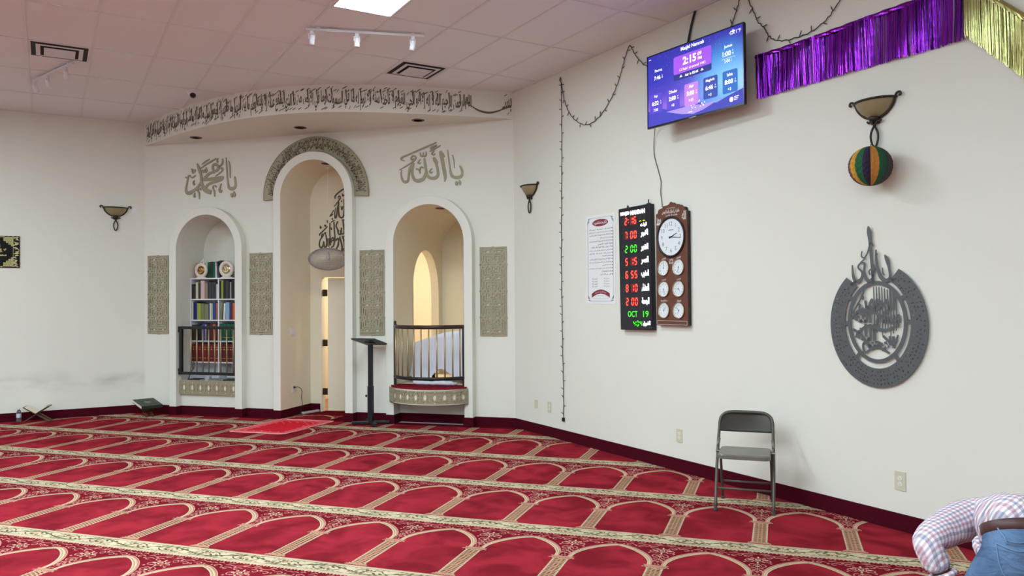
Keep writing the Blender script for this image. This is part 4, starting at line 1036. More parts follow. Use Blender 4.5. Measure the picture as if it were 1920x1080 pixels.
def book(w, h, d, c, gilt=False, name='book'):
    mb = MB()
    mb.box(-w / 2, w / 2, 0.0, 0.004, 0, h, 0)                       # spine
    mb.box(-w / 2, -w / 2 + 0.0025, 0.004, d, 0, h, 0); mb.box(w / 2 - 0.0025, w / 2, 0.004, d, 0, h, 0)
    mb.box(-w / 2 + 0.0025, w / 2 - 0.0025, 0.004, d - 0.006, 0.004, h - 0.004, 1)
    if gilt:
        for z0, z1, q in ((0.80, 0.83, 0.40), (0.66, 0.72, 0.3), (0.18, 0.21, 0.40)): mb.box(-w * q, w * q, -0.0006, 0.0, h * z0, h * z1, 2)
    return mb.obj(name, [cover(c), M_pages, M_gilt])
SHELF_NAME = ['bottom', 'fourth shelf down', 'third shelf down', 'second shelf down', 'uppermost shelf', 'top of the bookcase']
def row(shelf, bay, spec, start=None, gap=0.001, back=0.0):
    x = (BX0 + 0.021 if bay == 'left' else NL + 0.012) if start is None else start
    z = ZSH[shelf]
    cnt = {}
    for i, (w, h, c, *o) in enumerate(spec):
        lean = o[0] if o else 0.0; gilt = o[1] if len(o) > 1 else False
        b = book(w, h, 0.16 + 0.02 * ((i * 7) % 3), c, gilt)
        sh_ = abs(math.sin(lean)) * h
        if lean > 0: b.location = (x + w / 2, BY0 + 0.012 + 0.006 * ((i * 5) % 4), z + 0.001)
        else: b.location = (x + w / 2 + sh_, BY0 + 0.012 + 0.006 * ((i * 5) % 4), z + 0.001)
        b.rotation_euler = (0, lean, 0); b.location.y += back
        if lean: b.location.z += abs(math.sin(lean)) * w / 2
        tag(b, '%s %s book, %s from the left on the %s, %s half' % ('thick' if w > 0.045 else 'thin' if w < 0.022 else 'upright', c, ORD[i], SHELF_NAME[shelf], bay), 'book', 'books in the left niche bookcase')
        x += w + gap + sh_
row(4, 'left', [(0.030, 0.225, 'dark brown'), (0.030, 0.20, 'charcoal'), (0.034, 0.25, 'cream'), (0.030, 0.262, 'olive'), (0.024, 0.24, 'black'), (0.068, 0.275, 'pink'), (0.054, 0.235, 'taupe'), (0.030, 0.26, 'black'), (0.040, 0.25, 'charcoal'), (0.036, 0.25, 'charcoal'), (0.036, 0.25, 'charcoal'), (0.022, 0.22, 'white')])
row(4, 'right', [(0.024, 0.27, 'black'), (0.030, 0.275, 'lime'), (0.026, 0.27, 'black'), (0.050, 0.268, 'charcoal'), (0.026, 0.27, 'black'), (0.024, 0.25, 'grey'), (0.036, 0.27, 'black'), (0.046, 0.268, 'olive'), (0.034, 0.27, 'charcoal'), (0.040, 0.268, 'black')], gap=0.004)
row(3, 'left', [(0.024, 0.28, 'cream'), (0.034, 0.27, 'navy'), (0.022, 0.262, 'blue'), (0.024, 0.25, 'pale green'), (0.050, 0.245, 'lime'), (0.058, 0.235, 'olive'), (0.070, 0.235, 'olive'), (0.028, 0.255, 'navy'), (0.022, 0.25, 'white'), (0.026, 0.24, 'pale green'), (0.046, 0.26, 'blue'), (0.034, 0.25, 'terracotta')])
row(3, 'right', [(0.034, 0.245, 'olive', 0.10), (0.026, 0.245, 'white', 0.04), (0.062, 0.262, 'light blue'), (0.028, 0.25, 'blue'), (0.022, 0.23, 'maroon'), (0.050, 0.25, 'orange'), (0.050, 0.238, 'terracotta'), (0.034, 0.24, 'dark brown'), (0.03, 0.235, 'orange')], gap=0.003)
row(2, 'left', [(0.050, 0.235, 'dark brown'), (0.046, 0.24, 'dark brown'), (0.040, 0.25, 'black'), (0.044, 0.24, 'charcoal'), (0.042, 0.255, 'purple blue', 0, True), (0.028, 0.245, 'grey'), (0.036, 0.25, 'dark brown'), (0.034, 0.248, 'black'), (0.040, 0.252, 'maroon'), (0.044, 0.25, 'terracotta'), (0.030, 0.24, 'maroon')])
row(2, 'right', [(0.057, 0.252, 'green', 0, True) for _ in range(8)], gap=0.001)
row(1, 'left', [(0.0515, 0.268, 'red', 0, True) for _ in range(9)], gap=0.0008)
row(1, 'right', [(0.0515, 0.268, 'maroon', 0, True) for _ in range(9)], gap=0.0008)
# things standing on top
row(5, 'left', [(0.05, 0.235, 'dusty pink')], start=BX0 + 0.03, back=0.08)
row(5, 'right', [(0.040, 0.245, 'green'), (0.040, 0.25, 'dark green'), (0.035, 0.25, 'green'), (0.026, 0.245, 'white'), (0.03, 0.25, 'charcoal', -0.14)], start=BX0 + 0.245, gap=0.002, back=0.08)
for k, (c, lab) in enumerate((('black', 'black book leaning behind the right round ornament on the bookcase top'), ('charcoal', 'charcoal book leaning against the right end of the bookcase top'))):
    b = book(0.035, 0.26, 0.17, c); b.location = (BX0 + (0.54, 0.875)[k], BY0 + 0.10, ZSH[5] + 0.018); b.rotation_euler = (0, (-0.35, -0.42)[k], 0); tag(b, lab, 'book', 'books in the left niche bookcase')
M_orn = mat('pearl_white_resin', (226, 214, 200), rough=0.3, var=0.03)
M_brz = mat('antique_gold', (150, 116, 62), rough=0.3, metal=0.8, var=0.2, scale=60)
def ornament(x, s, label, flip):
    t = thing('round_ornament', label, 'ornament', (x, BY0 + 0.045, ZSH[5]), 0, 'round ornaments on the bookcase')
    MB().lathe([(0.085 * s, 0), (0.09 * s, 0.008), (0.06 * s, 0.022), (0.03 * s, 0.03)], 20, sy=0.5).obj('foot', M_orn, t, smooth=True)
    ring = [(0.088 * s * math.cos(2 * PI * i / 28), 0, 0.118 * s + 0.088 * s * math.sin(2 * PI * i / 28)) for i in range(28)]
    MB().tube(ring, 0.026 * s, 10, closed=True).obj('ring', M_orn, t, smooth=True)
    MB().lathe([(0.0001, -0.012), (0.062 * s, -0.008), (0.066 * s, 0.006), (0.0001, 0.012)], 20, (0, 0, 0.118 * s), 'y').obj('medallion', M_brz if not flip else mat('silver_medallion', (190, 184, 170), rough=0.25, metal=0.7, var=0.2, scale=50), t, smooth=True)
    mb = MB()
    for pts in ([(-0.04, 0.10, 0.008), (-0.01, 0.08, 0.012), (0.03, 0.10, 0.01), (0.04, 0.14, 0.006)], [(-0.03, 0.15, 0.007), (0.0, 0.12, 0.01), (0.02, 0.155, 0.007)], [(0.0, 0.09, 0.008), (0.005, 0.16, 0.006)]):
        mb.stroke([(a * s, b * s, c * s) for a, b, c in pts], -0.018, -0.008)
    mb.obj('script_relief', mat('bright_gilt', (226, 196, 120), rough=0.25, metal=0.6, var=0), t)
    if not flip:
        MB().tube([(a * s, 0, b * s) for a, b in smooth([(-0.03, 0.20), (0.0, 0.245), (0.03, 0.27), (0.045, 0.30), (0.035, 0.25), (0.06, 0.22)], 4)], 0.010 * s, 8).obj('finial', M_orn, t, smooth=True)
ornament(BX0 + 0.165, 1.0, 'pearly round ornament with dark gold centre on the left of the bookcase top', False)
ornament(BX0 + 0.615, 1.12, 'pearly round ornament with silver centre on the bookcase top, above the divider', True)
ornament(BX0 + 0.93, 1.0, 'pearly round ornament with silver centre at the right end of the bookcase top, half hidden', True)
# bottom bay and sill
def pile(x, y, z, items, rz=0.0):
    for (w, d, h, c, lab) in items:
        mb = MB().box(-w / 2, w / 2, -d / 2, -d / 2 + 0.003, 0, h, 0).box(-w / 2, w / 2, -d / 2, d / 2, 0, 0.002, 0).box(-w / 2, w / 2, -d / 2, d / 2, h - 0.002, h, 0).box(-w / 2 + 0.003, w / 2 - 0.003, -d / 2 + 0.003, d / 2 - 0.003, 0.002, h - 0.002, 1)
        b = mb.obj('book', [cover(c), M_pages]); b.location = (x, y, z + 0.0012); b.rotation_euler = (0, 0, rz + rnd.uniform(-0.08, 0.08))
        tag(b, lab, 'book', 'books lying in the left niche'); z += h + 0.0006
pile(NL + 0.27, BY0 + 0.13, ZSH[0], [(0.30, 0.2, 0.03, 'charcoal', 'charcoal book lying lowest in the pile in the bottom right bay'), (0.28, 0.2, 0.035, 'grey', 'grey book second from below in the bottom right pile'), (0.29, 0.2, 0.028, 'white', 'white book in the middle of the bottom right pile'), (0.27, 0.19, 0.035, 'charcoal', 'dark book second from the top of the bottom right pile'), (0.28, 0.2, 0.03, 'grey', 'grey book on top of the bottom right pile')])
pile(NL - 0.30, 0.09, 0.43, [(0.24, 0.15, 0.04, 'dark brown', 'dark brown book lying lowest on the niche sill, left end'), (0.22, 0.15, 0.045, 'dark brown', 'dark brown book on top of the left sill pile')])
pile(NL + 0.02, 0.09, 0.43, [(0.20, 0.15, 0.035, 'charcoal', 'charcoal book lying under the white one in the middle of the niche sill'), (0.21, 0.14, 0.03, 'white', 'white book lying in the middle of the niche sill'), (0.16, 0.12, 0.024, 'grey', 'small grey book on top of the middle sill pile')])
pile(NL + 0.33, 0.09, 0.43, [(0.26, 0.15, 0.03, 'grey', 'grey book lying lowest on the niche sill, right end'), (0.24, 0.15, 0.03, 'white', 'white book in the middle of the right sill pile'), (0.25, 0.14, 0.028, 'charcoal', 'charcoal book on top of the right sill pile')])
mb = MB().box(-0.04, 0.04, -0.03, 0.03, 0, 0.13).obj('carton', mat('white_carton', (216, 216, 218), rough=0.6)); mb.location = (NL - 0.11, 0.1, 0.431)
tag(mb, 'small upright white carton on the niche sill beside the brown books', 'box')

# straight railing in front of the bookcase
rail2 = thing('niche_rail', 'black framed railing with tan bars across the bookcase niche', 'railing', (NL, -0.065, 0.0))
xl, xr = -HI + 0.008, HI - 0.006
MB().box(xl, xr, -0.022, 0.022, 1.265, 1.307).obj('top_rail', M_black, rail2, bevel=0.006)
MB().box(xl, xr, -0.018, 0.018, 0.592, 0.632).obj('bottom_rail', M_black, rail2, bevel=0.006)
MB().box(xl + 0.02, xl + 0.066, -0.02, 0.02, 0.632, 1.265).obj('post', M_black, rail2, bevel=0.004)
MB().box(xr - 0.03, xr, -0.02, 0.02, 0.632, 1.265).obj('post', M_black, rail2, bevel=0.004)
for z in (0.66, 1.24): MB().box(xl - 0.004, xl + 0.02, -0.016, 0.016, z - 0.02, z + 0.02).obj('bracket', M_black, rail2)
for k in range(8):
    x = xl + 0.215 + 0.103 * k if k < 7 else xr - 0.055
    MB().tube([(x, 0, 0.63), (x, 0, 1.27)], 0.010, 8).obj('baluster', M_brass, rail2, smooth=True)
tag(MB().tube([tuple(q) for q in smooth([(NL - HI + 0.12, 0.10, 0.66), (NL - HI + 0.10, 0.10, 0.85), (NL - HI + 0.11, 0.10, 1.0), (NL - HI + 0.13, 0.10, 0.86), (NL - HI + 0.15, 0.09, 0.68), (NL - HI + 0.10, 0.07, 0.60), (NL - HI + 0.06, 0.06, 0.44)], 5)], 0.006, 6).obj('hanging_strap', M_black, None, smooth=True), 'thin black strap hanging behind the left end of the bookcase railing', 'strap')
# ------------------------------------------------------------------ television
def emis(name, rgb, k): return mat(name, rgb, emit=k, var=0, rough=0.5)
tv = thing('television', 'wall-mounted television with blue prayer-time display high on the right wall', 'television', WR(3.600, 0.235, 3.666), ROT_R + math.radians(3.4))
tv.scale = (0.973, 0.973, 0.973)
M_bez = mat('black_gloss_plastic', (16, 17, 20), rough=0.25, var=0.05)
TW, TH = 0.6025, 0.361
MB().ring([(-TW, -TH), (TW, -TH), (TW, TH), (-TW, TH)], [(-TW + .010, -TH + .018), (TW - .010, -TH + .018), (TW - .010, TH - .010), (-TW + .010, TH - .010)], -0.004, 0.02, closed=True).obj('bezel', M_bez, tv)
MB().box(-TW + 0.004, TW - 0.004, 0.012, 0.032, -TH + 0.004, TH - 0.004).obj('back_shell', M_bez, tv)
MB().box(-0.35, 0.35, 0.030, 0.046, -TH + 0.03, 0.05).box(-0.06, 0.06, 0.046, 0.215, -0.06, 0.06).box(-0.12, 0.12, 0.205, 0.222, -0.18, 0.14).obj('wall_bracket', M_bez, tv)
MB().box(-0.045, 0.045, -0.006, -0.003, -TH + 0.004, -TH + 0.010).obj('badge', mat('silver_badge', (150, 152, 158), rough=0.3, metal=0.6), tv)
ms = bpy.data.materials.new('display_sky'); ms.use_nodes = True
nt = ms.node_tree; nd = nt.nodes; lk = nt.links; pb = nd['Principled BSDF']
tc = nd.new('ShaderNodeTexCoord'); sp = nd.new('ShaderNodeSeparateXYZ'); lk.new(tc.outputs['Object'], sp.inputs[0])
mr = nd.new('ShaderNodeMapRange'); mr.inputs[1].default_value = -0.34; mr.inputs[2].default_value = 0.36; lk.new(sp.outputs[2], mr.inputs[0])
r1 = ramp(nt, [(0.0, lin((96, 76, 210))), (0.22, lin((150, 110, 232))), (0.42, lin((80, 64, 206))), (0.62, lin((48, 50, 196))), (1.0, lin((44, 44, 178)))])
lk.new(mr.outputs[0], r1.inputs[0])
vm = nd.new('ShaderNodeVectorMath'); vm.operation = 'DISTANCE'; vm.inputs[1].default_value = (0.38, 0, -0.10); lk.new(tc.outputs['Object'], vm.inputs[0])
r2 = ramp(nt, [(0.0, (1, 1, 1)), (0.22, (0.75, 0.75, 0.75)), (0.42, (0, 0, 0))]); lk.new(vm.outputs['Value'], r2.inputs[0])
mx = nd.new('ShaderNodeMix'); mx.data_type = 'RGBA'; lk.new(r2.outputs[0], mx.inputs[0]); lk.new(r1.outputs[0], mx.inputs[6]); mx.inputs[7].default_value = (*lin((20, 160, 236)), 1)
lk.new(mx.outputs[2], pb.inputs['Emission Color']); pb.inputs['Emission Strength'].default_value = 0.9
pb.inputs['Base Color'].default_value = (0.01, 0.01, 0.02, 1); pb.inputs['Roughness'].default_value = 0.25
scr = MB().quad((-TW + .010, 0, -TH + .018), (TW - .010, 0, -TH + .018), (TW - .010, 0, TH - .010), (-TW + .010, 0, TH - .010)).obj('screen', ms, tv)
W1 = emis('display_white', (250, 250, 255), 0.95)
def scr_poly(name, pts, m, y): return MB().add([(x, y, z) for x, z in pts], [tuple(range(len(pts)))]).obj(name, m, scr)
mt = [(-0.592, -0.190), (-0.524, -0.194), (-0.416, -0.187), (-0.355, -0.213), (-0.252, -0.228), (-0.137, -0.230), (-0.053, -0.237), (0.002, -0.208), (0.029, -0.180), (0.082, -0.232), (0.162, -0.270), (0.226, -0.262), (0.29, -0.280), (0.352, -0.262), (0.425, -0.245), (0.509, -0.228), (0.592, -0.212)]
m_mt = emis('display_mountain', (52, 50, 158), 0.8)
mb = MB()
for a, b in zip(mt, mt[1:]): mb.add([(a[0], -0.0006, a[1]), (b[0], -0.0006, b[1]), (b[0], -0.0006, -0.342), (a[0], -0.0006, -0.342)], [(0, 1, 2, 3)])
mb.obj('mountain_picture', m_mt, scr)
mb = MB()
lt = [(-0.34, -0.240), (-0.137, -0.300), (0.002, -0.325), (0.109, -0.312), (0.162, -0.300), (0.264, -0.270), (0.36, -0.262)]
for a, b in zip(lt, lt[1:]):
    f = lambda x: -0.2385 - (0.0 if x < 0.03 else 0.02)
    mb.add([(a[0], -0.0009, a[1]), (b[0], -0.0009, b[1]), (b[0], -0.0009, max(b[1], f(b[0]))), (a[0], -0.0009, max(a[1], f(a[0])))], [(0, 1, 2, 3)])
mb.obj('mist_picture', emis('display_mist', (146, 124, 226), 0.85), scr)
mb = MB()
for k in range(14):
    x = 0.02 + rnd.uniform(-0.05, 0.13); z = -0.245 + rnd.uniform(-0.03, 0.03)
    mb.add([(x, -0.0012, z), (x + rnd.uniform(0.01, 0.02), -0.0012, z - 0.006), (x + 0.006, -0.0012, z + rnd.uniform(0.006, 0.012))], [(0, 1, 2)])
mb.obj('snow_picture', W1, scr)
mb = MB()
for k in range(170):
    x = rnd.uniform(-0.58, 0.58); z = rnd.uniform(-0.13, 0.34); s = rnd.choice((0.0012, 0.0016, 0.0024))
    mb.add([(x - s, -0.0004, z), (x, -0.0004, z - s), (x + s, -0.0004, z), (x, -0.0004, z + s)], [(0, 1, 2, 3)])
mb.obj('star_picture', emis('display_star', (150, 170, 245), 0.8), scr)
def card(x0, x1, z0, z1, rgb, k, name='info_card', y=-0.002):
    return MB().add([(x, y, z) for x, z in rrect((x0 + x1) / 2, (z0 + z1) / 2, x1 - x0, z1 - z0, 0.016, 4)], [tuple(range(20))]).obj(name, emis('card_%d_%d_%d' % rgb, rgb, k), scr)
card(-0.24, 0.233, 0.032, 0.20, (34, 34, 120), 0.75, y=-0.0015)
card(-0.24, 0.233, 0.092, 0.261, (142, 72, 222), 0.9)
card(-0.565, -0.395, -0.222, -0.030, (74, 56, 176), 0.75)
card(-0.333, -0.163, -0.230, -0.030, (78, 58, 178), 0.75)
card(-0.102, 0.073, -0.240, -0.030, (168, 112, 226), 0.85)
card(0.133, 0.302, -0.225, -0.025, (40, 62, 150), 0.75)
card(0.361, 0.529, -0.224, -0.022, (30, 92, 170), 0.8)
YT = -0.003
def tt(s, x, z, h, **k): text(MB(), s, x, z, h=h, y=YT, res=3, **k).obj('display_text', W1, scr)
tt('Masjid Namrah', 0.002, 0.314, 0.046, bold=0.02)
tt('2:15', -0.035, 0.200, 0.076, bold=0.03)
tt(':09', 0.088, 0.222, 0.034, bold=0.01); tt('PM', 0.094, 0.178, 0.028, bold=0.01)
tt("12 Rabi' al-awwal 1443", 0.0, 0.124, 0.026)
tt('Asr in 02:44', -0.010, 0.062, 0.025, bold=0.02)
for sx in (-1, 1):
    x = -0.012 + sx * 0.132
    MB().prism([(x - 0.018, 0.055), (x + 0.018, 0.055), (x + 0.010, 0.063), (x + 0.003, 0.075), (x - 0.003, 0.075), (x - 0.010, 0.063)], YT, YT + 0.0004).obj('hand_icon', W1, scr)
tt('Shuruq', -0.445, 0.190, 0.034, bold=0.01); tt('7:46', -0.460, 0.122, 0.040, bold=0.02); tt('A', -0.392, 0.134, 0.014); tt('M', -0.392, 0.114, 0.014)
tt('71°F', 0.533, 0.302, 0.032)
tt('Jumua', 0.430, 0.193, 0.034, bold=0.01); tt('1:00', 0.412, 0.131, 0.045, bold=0.02); tt('P', 0.482, 0.144, 0.016); tt('M', 0.482, 0.120, 0.016)
MB().box(0.352, 0.505, YT - 0.0002, YT, 0.088, 0.090).obj('divider_line', W1, scr)
tt('2:00', 0.415, 0.066, 0.028); tt('P', 0.462, 0.072, 0.010); tt('M', 0.462, 0.058, 0.010)
for x, nm, tm, ap, ex in ((-0.478, 'Fajr', '6:32', 'AM', '7:00'), (-0.248, 'Dhuhr', '2:00', 'PM', '+0'), (-0.014, 'Asr', '5:00', 'PM', '+15'), (0.217, 'Maghrib', '6:46', 'PM', '+3'), (0.445, 'Isha', '8:00', 'PM', '+3')):
    tt(nm, x, -0.060, 0.030, bold=0.01); tt(tm, x - 0.012, -0.124, 0.041, bold=0.025)
    tt(ap[0], x + 0.062, -0.114, 0.015); tt(ap[1], x + 0.062, -0.136, 0.015)
    tt(ex, x - 0.006, -0.190, 0.027, bold=0.01)
MB().prism(oval(0.460, -0.288, 0.022, 0.022, 20), YT, YT + 0.0003).obj('round_logo', W1, scr)
for x0, x1, z0 in ((0.492, 0.545, -0.272), (0.492, 0.537, -0.286), (0.492, 0.529, -0.300), (-0.055, -0.005, -0.303), (-0.575, -0.545, 0.316)): MB().box(x0, x1, YT - 0.0002, YT, z0, z0 + 0.005).obj('small_print', W1, scr)
mb = MB()
mb.stroke([(0.455, 0.295, 0.005), (0.450, 0.304, 0.006), (0.458, 0.312, 0.006), (0.470, 0.316, 0.006), (0.480, 0.306, 0.006), (0.490, 0.303, 0.006), (0.489, 0.293, 0.006), (0.470, 0.291, 0.006), (0.455, 0.294, 0.005)], YT, YT + 0.0003)
mb.prism(oval(0.488, 0.314, 0.008, 0.008, 12), YT + 0.0002, YT + 0.0005)
for k in range(6):
    a = 0.2 + k * 0.55
    mb.tube([(0.488 + 0.012 * math.cos(a), YT, 0.314 + 0.012 * math.sin(a)), (0.488 + 0.017 * math.cos(a), YT, 0.314 + 0.017 * math.sin(a))], 0.0016, 4)
mb.obj('weather_icon', W1, scr)
# cables of the television
tag(MB().tube([WR(*p) for p in smooth([(3.41, 0.012, 4.398), (3.37, 0.014, 4.30), (3.33, 0.016, 4.18), (3.305, 0.02, 4.06), (3.30, 0.03, 3.95)], 5)], 0.011, 8).obj('television_cable', M_black, None, smooth=True), 'thick black cable running from the ceiling down behind the television', 'cable')
tag(MB().tube([WR(*p) for p in smooth([(3.10, 0.16, 3.48), (2.95, 0.10, 3.42), (2.835, 0.03, 3.34), (2.80, 0.012, 3.2), (2.808, 0.010, 3.10), (2.86, 0.010, 2.96), (2.90, 0.010, 2.84), (2.893, 0.010, 2.74), (2.905, 0.009, 2.66), (2.915, 0.008, 2.585)], 5)], 0.0045, 6).obj('television_cable', mat('grey_cable', (120, 120, 118), rough=0.5), None, smooth=True), 'thin grey cable hanging from the television down to the wooden clock board', 'cable')

# ------------------------------------------------------------------ LED prayer board
M_led = mat('board_black', (24, 25, 32), rough=0.35, var=0.05)
L_red = emis('led_red', (255, 72, 58), 2.6); L_grn = emis('led_green', (60, 240, 30), 1.6); L_yel = emis('led_yellow', (220, 220, 20), 1.4)
L_wht = emis('led_white', (250, 250, 255), 2.6); L_off = mat('led_unlit', (62, 60, 58), rough=0.5, var=0)
lb = thing('prayer_time_board', 'tall black LED board of red and green prayer times beside the wooden clock board', 'clock', WR(2.542, 0, 1.991), ROT_R)
lb.rotation_euler = (0, -0.016, ROT_R)
BW, BH = 0.2545, 0.639
MB().box(-BW, BW, -0.060, -0.002, -BH, BH).obj('case', M_led, lb, bevel=0.006)
MB().box(-BW + 0.012, BW - 0.012, -0.0615, -0.0595, -BH + 0.012, BH - 0.012).obj('front_glass', mat('tinted_acrylic', (30, 31, 40), rough=0.2, var=0), lb)
MB().box(-0.150, -0.138, -0.03, -0.01, BH, BH + 0.02).tube([(-0.144, -0.02, BH), (-0.144, -0.02, BH + 0.035)], 0.004, 6).obj('hook', M_black, lb)
MB().tube([(0.19, -0.02, BH), (0.19, -0.02, BH + 0.05)], 0.006, 6).box(0.165, 0.215, -0.03, -0.01, BH, BH + 0.012).obj('hook', M_black, lb)
MB().box(-BW - 0.010, -BW, -0.045, -0.01, -0.06, 0.13).obj('side_box', M_black, lb)
SEG = {'0': 'abcdef', '1': 'bc', '2': 'abged', '3': 'abgcd', '4': 'fgbc', '5': 'afgcd', '6': 'afgedc', '7': 'abc', '8': 'abcdefg', '9': 'abcdfg', ' ': '', 'O': 'abcdef', 'C': 'afed', 'T': 'fged'}
YL = -0.0632
def seg7(on, off, ch, x, z, w, h, t):
    sk = 0.06 * h
    S_ = {'a': ((-w, h), (w, h)), 'd': ((-w, -h), (w, -h)), 'g': ((-w, 0), (w, 0)), 'b': ((w, h), (w, 0)), 'c': ((w, 0), (w, -h)), 'f': ((-w, h), (-w, 0)), 'e': ((-w, 0), (-w, -h))}
    for k, (p, q) in S_.items():
        mb = on if k in SEG[ch] else off
        if mb is None: continue
        dx, dz = q[0] - p[0], q[1] - p[1]; L = math.hypot(dx, dz); ux, uz = dx / L, dz / L
        a = (p[0] + ux * t * 0.55, p[1] + uz * t * 0.55); b = (q[0] - ux * t * 0.55, q[1] - uz * t * 0.55)
        tt_ = t if mb is on else t * 0.5
        nx, nz = -uz * tt_ / 2, ux * tt_ / 2
        P = [(a[0] + nx, a[1] + nz), (a[0] - nx, a[1] - nz), (b[0] - nx, b[1] - nz), (b[0] + nx, b[1] + nz)]
        mb.add([(x + px + sk * pz / h, YL if mb is on else YL + 0.0006, z + pz) for px, pz in P], [(0, 1, 2, 3)])
M_filt = mat('red_filter', (120, 16, 22), rough=0.4, var=0, emit=0.35)
for s_, x, w in (('MASJID', -0.142, 0.150), ('NAMRAH', 0.065, 0.230)): text(MB(), s_, x, 0.575, w=w, h=0.046, y=YL, bold=0.06).obj('lit_heading', L_wht, lb)
rows_ = [(0.494, ' 2', '16', L_red, 'الوقت'), (0.346, ' 7', '00', L_red, 'الفجر'), (0.202, ' 2', '00', L_grn, 'الظهر'), (0.070, ' 5', '15', L_red, 'العصر'), (-0.066, ' 6', '55', L_red, 'المغرب'), (-0.206, ' 8', '10', L_red, 'العشاء'), (-0.346, ' 2', '00', L_red, 'الجمعة')]
def digits(chs, z, w, h, t, m, nm):
    for x, ch in chs:
        on, off = MB(), MB()
        seg7(on, off, ch, x, z, w, h, t)
        if on.v: on.obj(nm, m, lb)
        if off.v: off.obj('unlit_digit', L_off, lb)
for i, (z, hh, mm, g, lab) in enumerate(rows_):
    digits(((-0.188, hh[0]), (-0.128, hh[1]), (-0.040, mm[0]), (0.020, mm[1])), z, 0.017, 0.034, 0.011, g, 'lit_digit')
    if g is L_red:
        for x0, x1 in ((-0.152, -0.104), (-0.064, 0.046)): MB().box(x0, x1, YL + 0.0008, YL + 0.0012, z - 0.044, z + 0.044).obj('digit_filter', M_filt, lb)
    if i == 0:
        for dz in (0.016, -0.016): MB().box(-0.090, -0.082, YL, YL + 0.0004, z + dz - 0.005, z + dz + 0.005).obj('colon_dot', L_red, lb)
        for x in (0.105, 0.162):
            digits(((x, ' '),), z + 0.012, 0.015, 0.030, 0.009, L_yel, 'lit_digit'); MB().box(x - 0.017, x + 0.014, YL, YL + 0.0004, z - 0.022, z - 0.014).obj('lit_bar', L_yel, lb)
        text(MB(), ar(lab), 0.155, z - 0.060, w=0.10, h=0.045, y=YL, bold=0.05, res=3).obj('lit_label', L_wht, lb)
    else:
        text(MB(), ar(lab), 0.165, z, w=0.115, h=0.080, y=YL, bold=0.055, res=3).obj('lit_label', L_wht, lb)
for s_, x, w in (('OCT', -0.045, 0.155), ('19', 0.165, 0.085)): text(MB(), s_, x, -0.474, w=w, h=0.062, y=YL).obj('lit_date', L_grn, lb)
digits(((-0.075, ' '), (-0.020, '4'), (0.035, '0'), (0.085, '4')), -0.572, 0.014, 0.026, 0.009, L_grn, 'lit_digit')
text(MB(), ar('الشروق'), 0.175, -0.572, w=0.115, h=0.055, y=YL, bold=0.055, res=3).obj('lit_label', L_wht, lb)

# ------------------------------------------------------------------ wooden clock board
M_wood = mat('brown_wood_laminate', (104, 62, 46), rough=0.4, var=0.15, scale=9)
M_side = mat('dark_case_side', (44, 36, 40), rough=0.5)
cb = thing('clock_board', 'brown wooden board with one large and six small prayer clocks', 'clock', WR(3.088, 0, 1.966), ROT_R)
def W2B(u, z): return (u - 3.088, z - 1.966)
prof = [(-0.222, -0.557), (0.222, -0.557), (0.222, 0.548)] + [(x, z) for x, z in smooth([(0.222, 0.548), (0.196, 0.556), (0.180, 0.590), (0.125, 0.602), (0.115, 0.618), (0.045, 0.624), (0.0, 0.652), (-0.045, 0.624), (-0.115, 0.618), (-0.125, 0.602), (-0.180, 0.590), (-0.196, 0.556), (-0.222, 0.548)], 3)][1:]
MB().prism(prof, -0.050, -0.044).obj('front_board', M_wood, cb)
MB().prism([(x * 0.985, z * 0.99) for x, z in prof], -0.044, -0.002).obj('case', M_side, cb)
def clockface(par, name, x, z, r, hour, minute, rim, big=False):
    c = bpy.data.objects.new(name, None); COL.objects.link(c); c.parent = par; c.location = (x, -0.050, z)
    MB().lathe([(r * 1.0, 0.0), (r * 1.09, -0.004), (r * 1.10, -0.012), (r * 1.04, -0.016), (r * 0.99, -0.010), (r * 0.985, 0.0)], 40, axis='y').obj('rim', rim, c, smooth=True)
    MB().add([(r * math.cos(2 * PI * k / 40), -0.004, r * math.sin(2 * PI * k / 40)) for k in range(40)], [tuple(range(40))]).obj('dial', mat('clock_dial', (228, 234, 238), rough=0.4, var=0), c)
    mb = MB()
    for k in range(12):
        a = PI / 2 - 2 * PI * k / 12
        n_ = str(12 if k == 0 else k)
        text(mb, n_, r * 0.72 * math.cos(a), r * 0.72 * math.sin(a), h=r * 0.22, y=-0.0046, res=2)
        if big: mb.prism(oval(r * 0.92 * math.cos(a), r * 0.92 * math.sin(a), 0.0028, 0.0028, 8), -0.0048, -0.0044)
    mb.obj('numerals', mat('numeral_grey', (96, 100, 106), rough=0.5, var=0), c)
    mh = mat('clock_hand', (30, 32, 36), rough=0.4, var=0)
    for L, w, ang, nm in ((0.50, 0.050, (hour % 12 + minute / 60) / 12, 'hour_hand'), (0.74, 0.036, minute / 60, 'minute_hand')):
        a = PI / 2 - 2 * PI * ang; ux, uz = math.cos(a), math.sin(a); px, pz = -uz, ux
        q = [(-0.16, 0.7), (-0.16, -0.7), (L, -0.35), (L, 0.35)]
        MB().add([(r * (s * ux + t_ * w * px), -0.006 - (0.001 if nm[0] == 'm' else 0), r * (s * uz + t_ * w * pz)) for s, t_ in q], [(0, 1, 2, 3)]).obj(nm, mh, c)
    MB().lathe([(r * 0.045, -0.004), (r * 0.04, -0.009), (0.0001, -0.0095)], 12, axis='y').obj('hub', mh, c)
    if big:
        mb = MB(); mb.box(-0.035, 0.035, -0.0048, -0.0044, r * 0.36, r * 0.40); mb.obj('dial_mark', mat('dial_print', (120, 124, 128), var=0), c)
    return c
M_brim = mat('black_clock_rim', (36, 34, 36), rough=0.35); M_grim = mat('pale_gold_rim', (196, 186, 160), rough=0.25, metal=0.7, var=0.03)
clockface(cb, 'large_clock', 0.0, 0.307, 0.182, 2, 16, M_brim, True)
